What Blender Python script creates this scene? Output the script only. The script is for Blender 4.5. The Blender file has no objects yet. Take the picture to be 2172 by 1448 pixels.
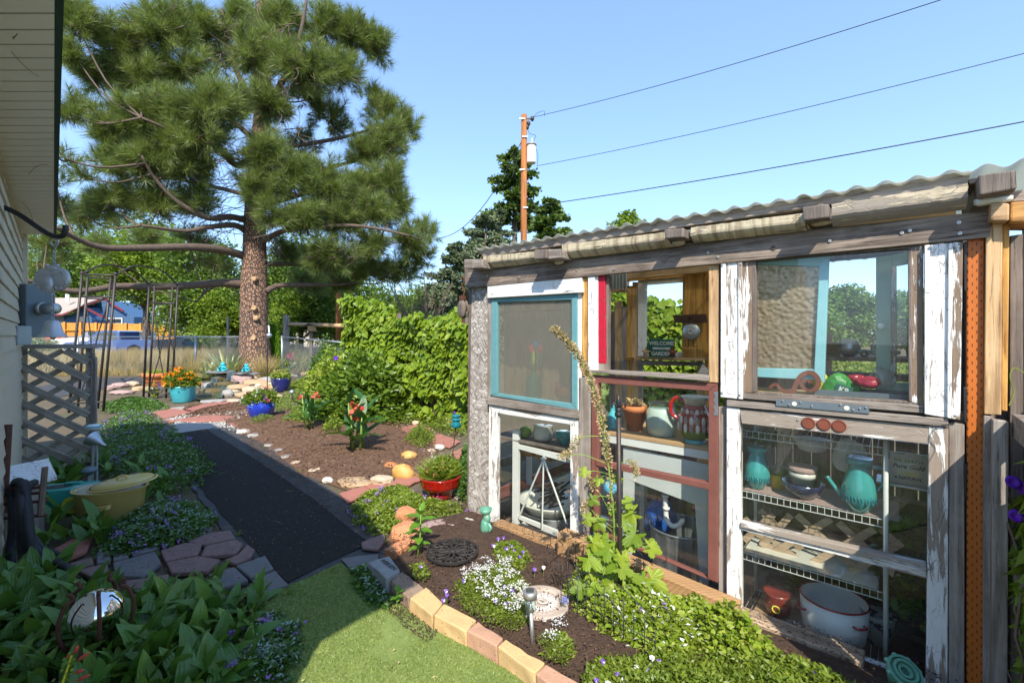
import bpy,bmesh,math,random
import numpy as np
from mathutils import Vector,Matrix,Quaternion
random.seed(7);rng=np.random.default_rng(11)
scene=bpy.context.scene
C=scene.collection
R=math.radians
# ---------------------------------------------------------------- camera,world,sun,exposure
F,CX,HY,CH=950.0,1086.0,710.0,1.5
cam=bpy.data.cameras.new('camera');camo=bpy.data.objects.new('camera', cam);C.objects.link(camo)
cam.sensor_width=36;cam.lens=36*F/2172;cam.shift_y=(HY-724)/2172.0
camo.location=(0,0,CH);camo.rotation_euler=(R(90),0,0)
cam.clip_start=0.03;cam.clip_end=1500
scene.camera=camo
wd=bpy.data.worlds.new("World");scene.world=wd;wd.use_nodes=True
nt=wd.node_tree;nt.nodes.clear()
SUN_H=Vector((-0.05,1.013,0))              # horizontal run of the light per metre of drop
sky=nt.nodes.new('ShaderNodeTexSky');sky.sky_type='NISHITA';sky.sun_disc=False
sky.sun_elevation=math.atan2(1,SUN_H.length)
tosun=Vector((-SUN_H.x,-SUN_H.y,1)).normalized()
sky.sun_rotation=math.atan2(tosun.x,tosun.y)
sky.altitude=900;sky.air_density=1.0;sky.dust_density=0.7;sky.ozone_density=2.0
bg=nt.nodes.new('ShaderNodeBackground');bg.inputs[1].default_value=0.15
ow=nt.nodes.new('ShaderNodeOutputWorld')
gmn=nt.nodes.new('ShaderNodeGamma');gmn.inputs[1].default_value=0.62;nt.links.new(sky.outputs[0],gmn.inputs[0])
tnt=nt.nodes.new('ShaderNodeMix');tnt.data_type='RGBA';tnt.blend_type='MULTIPLY';tnt.inputs[0].default_value=1;tnt.inputs[7].default_value=(.68,.84,1.06,1);nt.links.new(gmn.outputs[0],tnt.inputs[6])
nt.links.new(tnt.outputs[2],bg.inputs[0]);nt.links.new(bg.outputs[0],ow.inputs[0])
sl=bpy.data.lights.new('sun', 'SUN');sl.energy=2.0;sl.angle=R(0.5);sl.color=(1.0,0.92,0.80)
so=bpy.data.objects.new('sun', sl);C.objects.link(so);so.rotation_euler=tosun.to_track_quat('Z', 'Y').to_euler()
scene.view_settings.view_transform='Standard';scene.view_settings.look='None'
scene.view_settings.exposure=1.95;scene.view_settings.gamma=1
scene.view_settings.use_curve_mapping=False
scene.cycles.max_bounces=10;scene.cycles.transparent_max_bounces=24;scene.cycles.transmission_bounces=8
scene.cycles.caustics_reflective=False;scene.cycles.caustics_refractive=False

# ---------------------------------------------------------------- picking points of the place
def ray(px,py): return Vector(((px-CX)/F,1.0,(HY-py)/F))
def D(px,py,Y):
 d=ray(px,py);return Vector((d.x*Y,Y,CH+d.z*Y))
def G(px,py,z=0.0):
 d=ray(px,py);t=(z-CH)/d.z;return Vector((d.x*t,t,z))
SA=Vector((-0.344,3.80,0));SU=Vector((0.7584,-0.6517,0));SY=Vector((0.6517,0.7584,0))
TH=math.atan2(SU.y,SU.x)
MS=Matrix.Translation(SA)@Matrix.Rotation(TH,4,'Z')
def w(px,py,y=0.0):            # point of the picture -> (u,z) on the plane y of the greenhouse
 d=ray(px,py);o=Vector((0,0,CH))
 t=(y-(o-SA).dot(SY))/d.dot(SY)
 p=o+d*t
 return ((p-SA).dot(SU),p.z)
def L(px,py,y=0.0):
 u,z=w(px,py,y);return Vector((u,y,z))
def sw(u,y,z): return MS@Vector((u,y,z))

# ---------------------------------------------------------------- objects
def props(o,label=None,cat=None,group=None,kind=None):
 if label: o['label']=label
 if cat: o['category']=cat
 if group: o['group']=group
 if kind: o['kind']=kind
 return o
def T(name,label,cat,loc=(0,0,0),rz=0.0,group=None):
 o=bpy.data.objects.new(name,None);C.objects.link(o);o.empty_display_size=.1
 o.location=loc;o.rotation_euler=(0,0,rz)
 return props(o,label,cat,group)
def TS(name,label,cat,u,y,z,rz=0.0,group=None):
 return T(name,label,cat,sw(u,y,z),TH+rz,group)
class MB:
 def __init__(s): s.v=[];s.f=[]
 def add(s,vs,fs):
  n=len(s.v);s.v+=[tuple(v) for v in vs];s.f+=[tuple(i+n for i in f) for f in fs];return s
 def box(s,x0,x1,y0,y1,z0,z1,m=None):
  vs=[Vector((x,y,z)) for z in (z0,z1) for y in (y0,y1) for x in (x0,x1)]
  if m is not None: vs=[m@v for v in vs]
  return s.add(vs,[(0,2,3,1),(4,5,7,6),(0,1,5,4),(2,6,7,3),(0,4,6,2),(1,3,7,5)])
 def hexa(s,a,b):           # two matching quads
  vs=list(a)+list(b)
  return s.add(vs,[(0,1,2,3),(7,6,5,4),(0,4,5,1),(1,5,6,2),(2,6,7,3),(3,7,4,0)])
 def slab(s,pts,h):         # polygon extruded by vector h
  n=len(pts);h=Vector(h);vs=[Vector(p) for p in pts]+[Vector(p)+h for p in pts]
  return s.add(vs,[tuple(range(n))[::-1],tuple(range(n,2*n))]+[(i,(i+1)%n,n+(i+1)%n,n+i) for i in range(n)])
 def tube(s,pts,r,n=6,cap=True):
  pts=[Vector(p) for p in pts];k=len(pts)
  rs=r if isinstance(r,(list,tuple)) else [r]*k
  vs=[];up=None
  for i,p in enumerate(pts):
   t=(pts[min(i+1,k-1)]-pts[max(i-1,0)]).normalized()
   if up is None: up=t.orthogonal().normalized()
   up=(up-t*up.dot(t));up=up.normalized() if up.length>1e-6 else t.orthogonal().normalized()
   b=t.cross(up)
   for j in range(n):
    a=2*math.pi*j/n;vs.append(p+(up*math.cos(a)+b*math.sin(a))*rs[i])
  fs=[(i*n+j,i*n+(j+1)%n,(i+1)*n+(j+1)%n,(i+1)*n+j) for i in range(k-1) for j in range(n)]
  if cap: fs+=[tuple(range(n))[::-1],tuple(range((k-1)*n,k*n))]
  return s.add(vs,fs)
 def lathe(s,prof,n=20,sx=1,sy=1,c=(0,0,0),m=None):
  vs=[]
  for r,z in prof:
   for j in range(n):
    a=2*math.pi*j/n;v=Vector((c[0]+r*sx*math.cos(a),c[1]+r*sy*math.sin(a),c[2]+z))
    vs.append(m@v if m is not None else v)
  k=len(prof)
  fs=[(i*n+j,i*n+(j+1)%n,(i+1)*n+(j+1)%n,(i+1)*n+j) for i in range(k-1) for j in range(n)]
  rr_=[r for r,z in prof];zz_=[z for r,z in prof]
  if min(rr_)>.6*max(rr_) and max(zz_)-min(zz_)<.25*max(rr_): fs+=[((k-1)*n+j,(k-1)*n+(j+1)%n,(j+1)%n,j) for j in range(n)]   # a ring: close it,no caps
  else: fs+=[tuple(range(n))[::-1],tuple(range((k-1)*n,k*n))]
  return s.add(vs,fs)
 def ball(s,c,r,n=12,sc=(1,1,1),m=None):
  prof=[(max(1e-4,math.sin(math.pi*i/n)),-math.cos(math.pi*i/n)) for i in range(n+1)]
  mm=Matrix.Translation(c)@(m or Matrix())@Matrix.Diagonal((r*sc[0],r*sc[1],r*sc[2],1))
  return s.lathe(prof,max(8,int(n*1.6)),m=mm)
 def build(s,name,mat,parent=None,smooth=False,bevel=0,label=None):
  me=bpy.data.meshes.new(name);me.from_pydata([tuple(v) for v in s.v],[],s.f);me.update()
  if smooth: me.shade_smooth() if hasattr(me,'shade_smooth') else me.polygons.foreach_set('use_smooth', [True]*len(me.polygons))
  if mat: me.materials.append(mat)
  o=bpy.data.objects.new(name,me);C.objects.link(o)
  if parent: o.parent=parent
  if label: o['label']=label
  if bevel:
   b=o.modifiers.new('b', 'BEVEL');b.width=bevel;b.segments=2;b.limit_method='ANGLE';b.angle_limit=R(40)
  return o
def npmesh(name,V,Fs,mat,parent=None,smooth=False):
 me=bpy.data.meshes.new(name)
 V=np.asarray(V,dtype=np.float32).reshape(-1,3);Fs=np.asarray(Fs,dtype=np.int32);k=Fs.shape[1]
 me.vertices.add(len(V));me.vertices.foreach_set('co', V.ravel())
 me.loops.add(Fs.size);me.loops.foreach_set('vertex_index', Fs.ravel())
 me.polygons.add(len(Fs));me.polygons.foreach_set('loop_start', np.arange(0,Fs.size,k,dtype=np.int32))
 me.polygons.foreach_set('loop_total', np.full(len(Fs),k,dtype=np.int32))
 if smooth: me.polygons.foreach_set('use_smooth', np.ones(len(Fs),dtype=bool))
 me.update(calc_edges=True)
 if mat: me.materials.append(mat)
 o=bpy.data.objects.new(name,me);C.objects.link(o)
 if parent: o.parent=parent
 return o
def frames(dirs,ups):
 d=dirs/(np.linalg.norm(dirs,axis=1,keepdims=True)+1e-9)
 x=np.cross(d,ups);x /= (np.linalg.norm(x,axis=1,keepdims=True)+1e-9)
 z=np.cross(x,d)
 return np.stack([x,d,z],axis=2)
def scatter(bv,bf,P,M,S):
 bv=np.asarray(bv,float);bf=np.asarray(bf,int);P=np.asarray(P,float);n=len(P)
 S=np.asarray(S,float);S=S[:,None]*np.ones(3) if S.ndim==1 else S
 V=np.einsum('nij,nvj->nvi', M,bv[None]*S[:,None,:])+P[:,None,:]
 Fa=bf[None]+(np.arange(n)*len(bv))[:,None,None]
 return V.reshape(-1,3),Fa.reshape(-1,bf.shape[1])
def rdir(n,zmin=-1,zmax=1):
 z=rng.uniform(zmin,zmax,n);a=rng.uniform(0,2*np.pi,n);r=np.sqrt(np.maximum(0,1-z*z))
 return np.stack([r*np.cos(a),r*np.sin(a),z],1)
# leaves: along +y,width on x,facing +z,unit length
LEAF=(np.array([[0,0,0],[-.26,.3,.05],[0,.35,-.02],[.26,.3,.05],[-.22,.65,.0],[0,.7,-.07],[.22,.65,.0],[0,1,-.2]]),
  np.array([[0,2,1,1],[0,3,2,2],[1,2,5,4],[2,3,6,5],[4,5,7,7],[5,6,7,7]]))
def tri(f): 
 out=[]
 for q in f:
  out.append([q[0],q[1],q[2]])
  if q[3] != q[2]: out.append([q[0],q[2],q[3]])
 return np.array(out)
LEAFT=(LEAF[0],tri(LEAF[1]))
SMALL=(np.array([[0,0,0],[-.3,.45,.07],[0,.5,-.03],[.3,.45,.07],[0,1,-.1]]),np.array([[0,2,1],[0,3,2],[1,2,4],[2,3,4]]))
DIAM=(np.array([[0,0,0],[-.33,.5,.08],[.33,.5,.08],[0,1,0]]),np.array([[0,2,1],[1,2,3]]))
HEART=(np.array([[0,.06,0],[-.22,-.08,.03],[-.46,.12,.06],[-.42,.42,.06],[0,1,-.12],[.42,.42,.06],[.46,.12,.06],[.22,-.08,.03],[0,.45,-.04]]),
   np.array([[0,8,1],[1,8,2],[2,8,3],[3,8,4],[4,8,5],[5,8,6],[6,8,7],[7,8,0]])[:,::-1])
BLADE=(np.array([[-.5,0,0],[.5,0,0],[-.35,.5,.05],[.35,.5,.05],[0,1,.25]]),np.array([[0,1,3],[0,3,2],[2,3,4]]))
PETAL=(np.array([[0,0,0],[-.4,.5,.05],[.4,.5,.05],[-.25,.95,.0],[.25,.95,.0]]),np.array([[0,2,1],[1,2,4],[1,4,3]]))
def bigleaf(L_,W_,n=6,curl=.25,fold=.12,heart=0.0,seed=0):
 rr=random.Random(seed);v=[];f=[]
 for i in range(n+1):
  t=i/n;wd_=W_*(math.sin(math.pi*min(1,t*.97+.03)**.8)**.75 if t<1 else 0.0)*(1 if t>0 else .15)
  y=L_*t;zc=-curl*L_*t*t+rr.uniform(-.006,.006)
  for k,sx in enumerate((-1,-.5,0,.5,1)):
   v.append((sx*wd_,y,zc+abs(sx)*wd_*fold*2+(rr.uniform(-.05,.05)*wd_ if abs(sx)==1 else 0)))
 for i in range(n):
  for k in range(4): a=i*5+k;f.append((a,a+1,a+6,a+5))
 return v,f
def copytree(o,loc=None,rz=None,label=None,parent=None):
 c=o.copy();C.objects.link(c)
 if parent: c.parent=parent
 if loc is not None: c.location=loc
 if rz is not None: c.rotation_euler=(0,0,rz)
 if label: c['label']=label
 for ch in o.children: copytree(ch,parent=c)
 return c
def polar(r,a,z=0): return Vector((r*math.cos(a),r*math.sin(a),z))
def smooth_pts(pts,k=6):        # catmull-rom
 pts=[Vector(p) for p in pts];out=[]
 for i in range(len(pts)-1):
  p0=pts[max(i-1,0)];p1=pts[i];p2=pts[i+1];p3=pts[min(i+2,len(pts)-1)]
  for j in range(k):
   t=j/k;out.append(.5*((2*p1)+(p2-p0)*t+(2*p0-5*p1+4*p2-p3)*t*t+(3*p1-p0-3*p2+p3)*t**3))
 out.append(pts[-1]);return out
def inpoly(x,y,poly):
 ins=np.zeros(len(x),bool);n=len(poly)
 for i in range(n):
  x1,y1=poly[i][0],poly[i][1];x2,y2=poly[(i+1)%n][0],poly[(i+1)%n][1]
  c=((y1>y) != (y2>y)) & (x<(x2-x1)*(y-y1)/(y2-y1+1e-12)+x1);ins ^= c
 return ins
def polypts(poly,n):            # random points in a ground polygon
 P=np.array([(p[0],p[1]) for p in poly]);lo=P.min(0);hi=P.max(0);out=np.zeros((0,2))
 while len(out)<n:
  q=rng.uniform(lo,hi,(n*2,2));q=q[inpoly(q[:,0],q[:,1],P)];out=np.vstack([out,q])
 return out[:n]
def edgedist(pts,poly):
 d=np.full(len(pts),1e9);n=len(poly)
 for i in range(n):
  a=np.array(poly[i][:2]);b=np.array(poly[(i+1)%n][:2]);ab=b-a
  t=np.clip(((pts-a)@ab)/(ab@ab+1e-12),0,1);q=a+t[:,None]*ab
  d=np.minimum(d,np.linalg.norm(pts-q,axis=1))
 return d
# ---------------------------------------------------------------- materials
class NG:
 def __init__(s,name):
  s.m=bpy.data.materials.new(name);s.m.use_nodes=True;s.t=s.m.node_tree;s.t.nodes.clear()
  s.out=s.t.nodes.new('ShaderNodeOutputMaterial')
 def n(s,typ,ins=None,**kw):
  nd=s.t.nodes.new(typ)
  for k,v in kw.items(): setattr(nd,k,v)
  for k,v in (ins or {}).items():
   if hasattr(v,'links') or isinstance(v,bpy.types.NodeSocket): s.t.links.new(v,nd.inputs[k])
   else: nd.inputs[k].default_value=v
  return nd
 def coord(s,scale=(1,1,1),rnd=True):
  tc=s.n('ShaderNodeTexCoord').outputs['Object']
  if rnd:
   oi=s.n('ShaderNodeObjectInfo').outputs['Random']
   mu=s.n('ShaderNodeMath', {0: oi,1: 37.0},operation='MULTIPLY').outputs[0]
   tc=s.n('ShaderNodeVectorMath', {0: tc,1: mu},operation='ADD').outputs[0]
  return s.n('ShaderNodeMapping', {'Vector': tc,'Scale': scale}).outputs[0]
 def noise(s,co,scale=5,detail=4,rough=.6,dist=0):
  return s.n('ShaderNodeTexNoise', {'Vector': co,'Scale': scale,'Detail': detail,'Roughness': rough,'Distortion': dist}).outputs['Fac']
 def ramp(s,fac,stops,interp='LINEAR'):
  r=s.n('ShaderNodeValToRGB', {'Fac': fac});cr=r.color_ramp;cr.interpolation=interp
  while len(cr.elements)<len(stops): cr.elements.new(.5)
  for e,(p,c) in zip(cr.elements,stops):
   e.position=p;e.color=(c,c,c,1) if not hasattr(c,'__len__') else (*c[:3],1)
  return r.outputs['Color']
 def mix(s,f,a,b,typ='MIX'):
  nd=s.n('ShaderNodeMix', data_type='RGBA', blend_type=typ);
  for i,v in ((0,f),(6,a),(7,b)):
   if isinstance(v,bpy.types.NodeSocket): s.t.links.new(v,nd.inputs[i])
   else: nd.inputs[i].default_value=v if i==0 else ((*v[:3],1))
  return nd.outputs[2]
 def math(s,op,a,b=0.0):
  return s.n('ShaderNodeMath', {0: a,1: b},operation=op).outputs[0]
 def bump(s,h,strength=.3,dist=.01,nrm=None):
  d = {'Height': h,'Strength': strength,'Distance': dist}
  if nrm is not None: d['Normal']=nrm
  return s.n('ShaderNodeBump', d).outputs[0]
 def pbsdf(s,col,rough=.6,metal=0.0,nrm=None,**kw):
  d = {'Base Color': col if isinstance(col,bpy.types.NodeSocket) else (*col[:3],1),'Roughness': rough,'Metallic': metal}
  if nrm is not None: d['Normal']=nrm
  d.update(kw)
  return s.n('ShaderNodeBsdfPrincipled', d).outputs[0]
 def done(s,sh): s.t.links.new(sh,s.out.inputs[0]);return s.m
def plain(name,c1,c2=None,rough=.6,metal=0,sc=8,bump=.15,bsc=60,bd=.004,spots=None,coat=0,rnd=True):
 g=NG(name);co=g.coord(rnd=rnd);c2=c2 or tuple(x*.75 for x in c1)
 f=g.ramp(g.noise(co,sc,5,.65),[(.3,0.),(.7,1.)]);col=g.mix(f,c1,c2)
 if spots:
  f2=g.ramp(g.noise(co,spots[1],3,.6),[(spots[2],0.),(spots[2]+.04,1.)]);col=g.mix(f2,col,spots[0])
 b=g.bump(g.noise(co,bsc,4,.7),bump,bd)
 return g.done(g.pbsdf(col,rough,metal,b,**({'Coat Weight': coat,'Coat Roughness': .05} if coat else {})))
def leafm(name,cols,trans=.35,rough=.45,stripe=None,spec=.4,clump=None):
 g=NG(name);rp=g.n('ShaderNodeNewGeometry').outputs['Random Per Island']
 oi=g.n('ShaderNodeObjectInfo').outputs['Random'];f=g.math('FRACT', g.math('ADD', rp,oi))
 n=len(cols);col=g.ramp(f,[(i/(n-1),c) for i,c in enumerate(cols)])
 co=g.coord();nz=g.noise(co,3,2);col=g.mix(g.math('MULTIPLY', nz,.5),col,tuple(x*.55 for x in cols[0]))
 if clump: col=g.mix(g.ramp(g.noise(g.coord(),clump,3,.6),[(.38,.62),(.58,0.)]),col,tuple(x*.5 for x in cols[0]))
 p=g.pbsdf(col,rough,0,None,**{'Specular IOR Level': spec})
 tcol=g.mix(.6,col,(.28,.40,.03));
 tr=g.n('ShaderNodeBsdfTranslucent', {'Color': tcol}).outputs[0]
 mx=g.n('ShaderNodeMixShader', {0: trans,1: p,2: tr}).outputs[0]
 return g.done(mx)
def wood(name,c1,c2,c3=None,ax='z', scale=1.0,bump=.5,rough=.78,dark=.5,knots=True):
 g=NG(name);A=lambda lo,hi: {'x': (lo,hi,hi),'z': (hi,hi,lo),'y': (hi,lo,hi)}[ax]
 n1=g.noise(g.coord(tuple(v*scale for v in A(4,90))),1,6,.75,.5)       # fine grain
 n2=g.noise(g.coord(tuple(v*scale for v in A(1.6,26))),1,4,.6,.8)      # growth bands
 n3=g.noise(g.coord(),4.5,4,.65)                                          # blotches
 col=g.mix(g.ramp(n1,[(.40,0.),(.60,1.)]),c1,c2)
 col=g.mix(g.math('MULTIPLY', g.ramp(n2,[(.42,0.),(.58,1.)]),.75),col,c3 or tuple(x*.6 for x in c1))
 col=g.mix(g.math('MULTIPLY', g.ramp(n3,[(.45,0.),(.75,1.)]),.5),col,tuple(min(1,x*1.25) for x in c2))
 ck=g.math('MULTIPLY', g.ramp(n1,[(.36,1.),(.41,0.)]),g.ramp(n2,[(.45,1.),(.60,.2)]))
 col=g.mix(g.math('MULTIPLY', ck,min(1,dark*1.7)),col,(.02,.016,.012))
 return g.done(g.pbsdf(col,rough,0,g.bump(g.math('SUBTRACT', n1,g.math('MULTIPLY', ck,.7)),bump,.006)))
def peel(name,paint,under,under2,ax='z', amount=.5,crack=26,sc=1.0,rough=.55,drip=0):
 # flaking paint over weathered wood
 g=NG(name);st = {'x': (2.2,22,22),'z': (22,22,2.2)}[ax];co=g.coord(tuple(v*sc for v in st));co0=g.coord()
 n1=g.noise(co,1,8,.72,.4);n3=g.noise(co0,3.5,3,.6)
 v=g.n('ShaderNodeTexVoronoi', {'Vector': g.coord({'x': (.5,1.6,1.6),'z': (1.6,1.6,.5)}[ax]),'Scale': crack},feature='DISTANCE_TO_EDGE').outputs['Distance']
 comb=g.math('ADD', n1,g.math('MULTIPLY', n3,.45))
 off=g.ramp(comb,[(amount,0.),(amount+.025,1.)])
 stf = {'x': (5,70,70),'z': (70,70,5)}[ax];gn=g.noise(g.coord(stf),1,5,.7)
 wcol=g.mix(gn,under,under2);hair=g.ramp(v,[(.0,1.),(.03,0.)])
 wear=g.ramp(g.noise(co0,9,3),[(.45,0.),(.62,1.)])
 hm=g.math('MULTIPLY', g.math('MULTIPLY', hair,wear),.8)
 chk=g.math('MULTIPLY', g.ramp(g.noise(g.coord({'x': (7,95,95),'z': (95,95,7)}[ax]),1,3,.6),[(.33,1.),(.37,0.)]),g.ramp(g.noise(co0,6,3),[(.42,0.),(.6,1.)]));hm=g.math('MAXIMUM', hm,g.math('MULTIPLY', chk,.85))
 dirt=g.mix(g.math('MULTIPLY', g.noise(co0,14,4),.35),paint,tuple(x*.62 for x in paint))
 if drip: dirt=g.mix(g.math('MULTIPLY', g.ramp(g.noise(g.coord((34,1,2.5)),1,3,.6),[(.48,0.),(.66,1.)]),drip),dirt,(.20,.15,.08))
 pc=g.mix(hm,dirt,(.05,.04,.03));col=g.mix(off,pc,wcol)
 h=g.math('ADD', g.math('MULTIPLY', g.math('SUBTRACT', 1.0,off),1.0),g.math('MULTIPLY', gn,.35))
 h=g.math('SUBTRACT', h,hm)
 return g.done(g.pbsdf(col,rough,0,g.bump(h,.7,.004)))
def glassm(name,tint=(.9,.93,.92),refl=1.0,dirt=.03):
 g=NG(name);fc=g.n('ShaderNodeLayerWeight', {'Blend': .5}).outputs['Facing'];fr=g.math('ADD', g.math('MULTIPLY', g.math('POWER', fc,4.0),.75),.03)
 tr=g.n('ShaderNodeBsdfTransparent', {'Color': (*tint,1)}).outputs[0]
 gl=g.n('ShaderNodeBsdfGlossy', {'Color': (1,1,1,1),'Roughness': .015}).outputs[0]
 m1=g.n('ShaderNodeMixShader', {0: g.math('MULTIPLY', fr,refl),1: tr,2: gl}).outputs[0]
 co=g.coord();dn=g.ramp(g.noise(co,5,6,.75),[(.35,0.),(.8,1.)]);sp=g.ramp(g.noise(co,160,2),[(.7,0.),(.76,1.)])
 df=g.math('ADD', g.math('MULTIPLY', dn,dirt),g.math('MULTIPLY', sp,.22))
 dd=g.n('ShaderNodeBsdfDiffuse', {'Color': (.5,.5,.47,1)}).outputs[0]
 return g.done(g.n('ShaderNodeMixShader', {0: df,1: m1,2: dd}).outputs[0])
def vein(name,c1,c2,c3):      # broad glossy leaf with parallel veins along its length
 g=NG(name);oi=g.n('ShaderNodeObjectInfo').outputs['Random']
 co=g.n('ShaderNodeTexCoord').outputs['Object']
 sx=g.n('ShaderNodeSeparateXYZ', {0: co}).outputs[0]
 wv=g.math('SINE', g.math('MULTIPLY', sx,420.0));base=g.ramp(oi,[(0,c1),(.6,c2),(1,c3)])
 nz=g.noise(g.coord((1,1,1)),9,4,.7)
 col=g.mix(g.math('MULTIPLY', nz,.6),base,tuple(x*.45 for x in c1))
 col=g.mix(g.ramp(g.noise(g.coord(),16,3),[(.66,0.),(.72,.8)]),col,(.16,.16,.03))
 nm=g.bump(g.math('ADD', wv,g.math('MULTIPLY', nz,1.2)),.35,.0016)
 p=g.pbsdf(col,.38,0,nm,**{'Specular IOR Level': .55});tr=g.n('ShaderNodeBsdfTranslucent', {'Color': g.mix(.5,col,(.2,.35,.03))}).outputs[0]
 return g.done(g.n('ShaderNodeMixShader', {0: .25,1: p,2: tr}).outputs[0])
M = {}
M['grey_h']=wood('weathered_grey_h', (.20,.165,.13),(.33,.29,.25),(.13,.10,.08),'x')
M['dark_h']=wood('weathered_dark_h', (.17,.125,.09),(.31,.25,.20),(.06,.045,.034),'x')
M['grey_v']=wood('weathered_grey_v', (.24,.205,.17),(.38,.34,.30),(.17,.13,.10),'z')
M['greyd_v']=wood('weathered_brown_v', (.13,.105,.085),(.22,.18,.15),(.09,.07,.055),'z')
M['tan_v']=wood('tan_wood_v', (.50,.30,.13),(.62,.42,.22),(.26,.15,.07),'z', dark=.35)
M['tan_h']=wood('tan_wood_h', (.44,.27,.13),(.58,.40,.22),(.28,.17,.09),'x', dark=.35)
M['honey_v']=wood('honey_wood_v', (.55,.27,.05),(.68,.40,.11),(.30,.13,.03),'z', dark=.4)
M['honey_h']=wood('honey_wood_h', (.50,.22,.05),(.65,.38,.12),(.25,.10,.03),'x', dark=.4)
M['timber']=wood('treated_timber', (.40,.22,.095),(.55,.34,.17),(.24,.13,.06),'x', bump=.8,dark=.6)
M['timber2']=wood('greyed_timber', (.36,.25,.16),(.56,.43,.30),(.22,.15,.09),'x', bump=.9,dark=.7)
M['lattice']=wood('lattice_wood', (.30,.26,.21),(.48,.43,.36),(.19,.16,.12),'x', scale=.8)
M['latin']=wood('lattice_tan', (.42,.29,.18),(.55,.41,.28),(.28,.19,.12),'x')
M['white_v']=peel('peeling_white_v', (.82,.81,.77),(.20,.15,.11),(.40,.33,.27),'z', .775)
M['white_h']=peel('peeling_white_h', (.80,.80,.77),(.24,.18,.13),(.42,.35,.28),'x', .77)
M['flaky_h']=peel('flaked_white_h', (.74,.72,.68),(.22,.18,.14),(.40,.34,.28),'x', .64)
M['flaky_v']=peel('flaked_white_v', (.80,.79,.75),(.14,.09,.06),(.28,.20,.13),'z', .70,crack=34)
M['clean_v']=peel('white_paint_v', (.80,.80,.78),(.35,.3,.25),(.45,.4,.35),'z', .9)
M['clean_h']=peel('white_paint_h', (.80,.80,.77),(.35,.3,.25),(.45,.4,.35),'x', .86)
M['red_v']=peel('red_paint_v', (.52,.008,.035),(.35,.3,.25),(.45,.4,.35),'z', .92)
M['cream_h']=peel('cream_gutter', (.58,.50,.35),(.22,.18,.14),(.40,.35,.29),'x', .66,drip=.3)
M['creams_h']=peel('cream_stained', (.58,.50,.34),(.20,.16,.12),(.36,.31,.25),'x', .80,drip=.75)
M['teal_v']=plain('teal_frame_paint', (.11,.27,.29),(.14,.32,.34),.5,sc=20,spots=((.5,.5,.47),30,.74))
M['aqua_v']=plain('aqua_frame_paint', (.26,.55,.60),(.32,.62,.66),.5,sc=12,spots=((.6,.6,.55),26,.72))
M['sage_v']=plain('sage_door_paint', (.24,.38,.30),(.29,.44,.36),.5,sc=10,spots=((.2,.14,.09),24,.74))
M['brown_v']=plain('brown_frame_paint', (.165,.058,.044),(.21,.08,.06),.6,sc=14,spots=((.08,.03,.02),22,.72))
M['black']=plain('black_iron', (.018,.018,.02),(.03,.03,.032),.45,.2)
M['rust']=plain('rusted_iron', (.13,.045,.022),(.06,.025,.015),.8,.1,sc=30,bump=.4)
M['darkm']=plain('dark_metal', (.045,.04,.038),(.08,.06,.05),.5,.5,sc=20)
M['steel']=plain('brushed_steel', (.60,.58,.54),(.5,.48,.44),.42,.8,sc=20,bump=.05)
M['galv']=plain('galvanised', (.50,.53,.55),(.38,.41,.43),.42,.85,sc=14,bump=.12)
M['silver']=plain('silver_paint', (.55,.56,.58),(.45,.46,.48),.42,.45,sc=10,bump=.12,bsc=200)
M['mirror']=plain('mirror_ball', (.80,.82,.82),(.75,.77,.77),.03,1.,bump=.0)
M['white']=plain('white_enamel', (.80,.80,.77),(.72,.72,.68),.35,sc=6)
M['wwire']=plain('white_wire', (.72,.73,.70),(.6,.6,.57),.4)
M['meter']=plain('meter_grey', (.13,.17,.19),(.11,.14,.16),.5)
M['lgrey']=plain('light_grey_box', (.36,.39,.38),(.3,.33,.32),.5)
M['siding']=plain('cream_siding', (.60,.53,.40),(.54,.47,.35),.55,sc=4)
M['soffit']=plain('white_soffit', (.86,.84,.80),(.80,.78,.73),.6,sc=5)
M['green_trim']=plain('green_gutter', (.010,.040,.032),(.016,.055,.044),.8)
M['terracotta']=plain('terracotta', (.55,.19,.065),(.46,.15,.05),.8,sc=10)
M['turq']=plain('turquoise_glaze', (.05,.34,.40),(.07,.42,.48),.25,sc=5,coat=.6)
M['tealg']=plain('teal_glaze', (.035,.27,.27),(.06,.36,.34),.15,sc=7,coat=1,spots=((.02,.10,.10),14,.66))
M['blue']=plain('cobalt_glaze', (.012,.035,.36),(.02,.05,.45),.13,sc=4,coat=1)
M['dblue']=plain('dark_blue_glaze', (.008,.012,.10),(.02,.025,.18),.13,sc=5,coat=1,spots=((.05,.02,.015),5,.62))
M['redg']=plain('red_glaze', (.42,.010,.006),(.26,.006,.005),.12,sc=5,coat=1)
M['yenamel']=plain('yellow_enamel', (.66,.50,.16),(.60,.45,.14),.3,sc=5,coat=.4,spots=((.25,.16,.05),26,.76))
M['tealtin']=plain('teal_tin', (.03,.28,.23),(.05,.36,.30),.4,sc=8)
M['greenstat']=plain('green_patina', (.10,.30,.20),(.18,.42,.30),.45,.2,sc=18,spots=((.22,.10,.04),24,.68))
M['aquastat']=plain('aqua_glaze_frog', (.02,.42,.50),(.04,.50,.58),.3,coat=.6)
M['insul']=plain('insulator_glass', (.006,.13,.16),(.01,.2,.24),.06,coat=1,bump=0)
M['soil']=plain('garden_soil', (.075,.042,.026),(.13,.075,.046),.95,sc=22,bump=1,bsc=90,bd=.03,spots=((.30,.24,.17),120,.70),rnd=False)
M['mulch']=plain('mulch_brown', (.17,.088,.050),(.27,.15,.088),.95,sc=14,bump=1,bsc=110,bd=.03,spots=((.07,.035,.02),60,.57),rnd=False)
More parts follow.
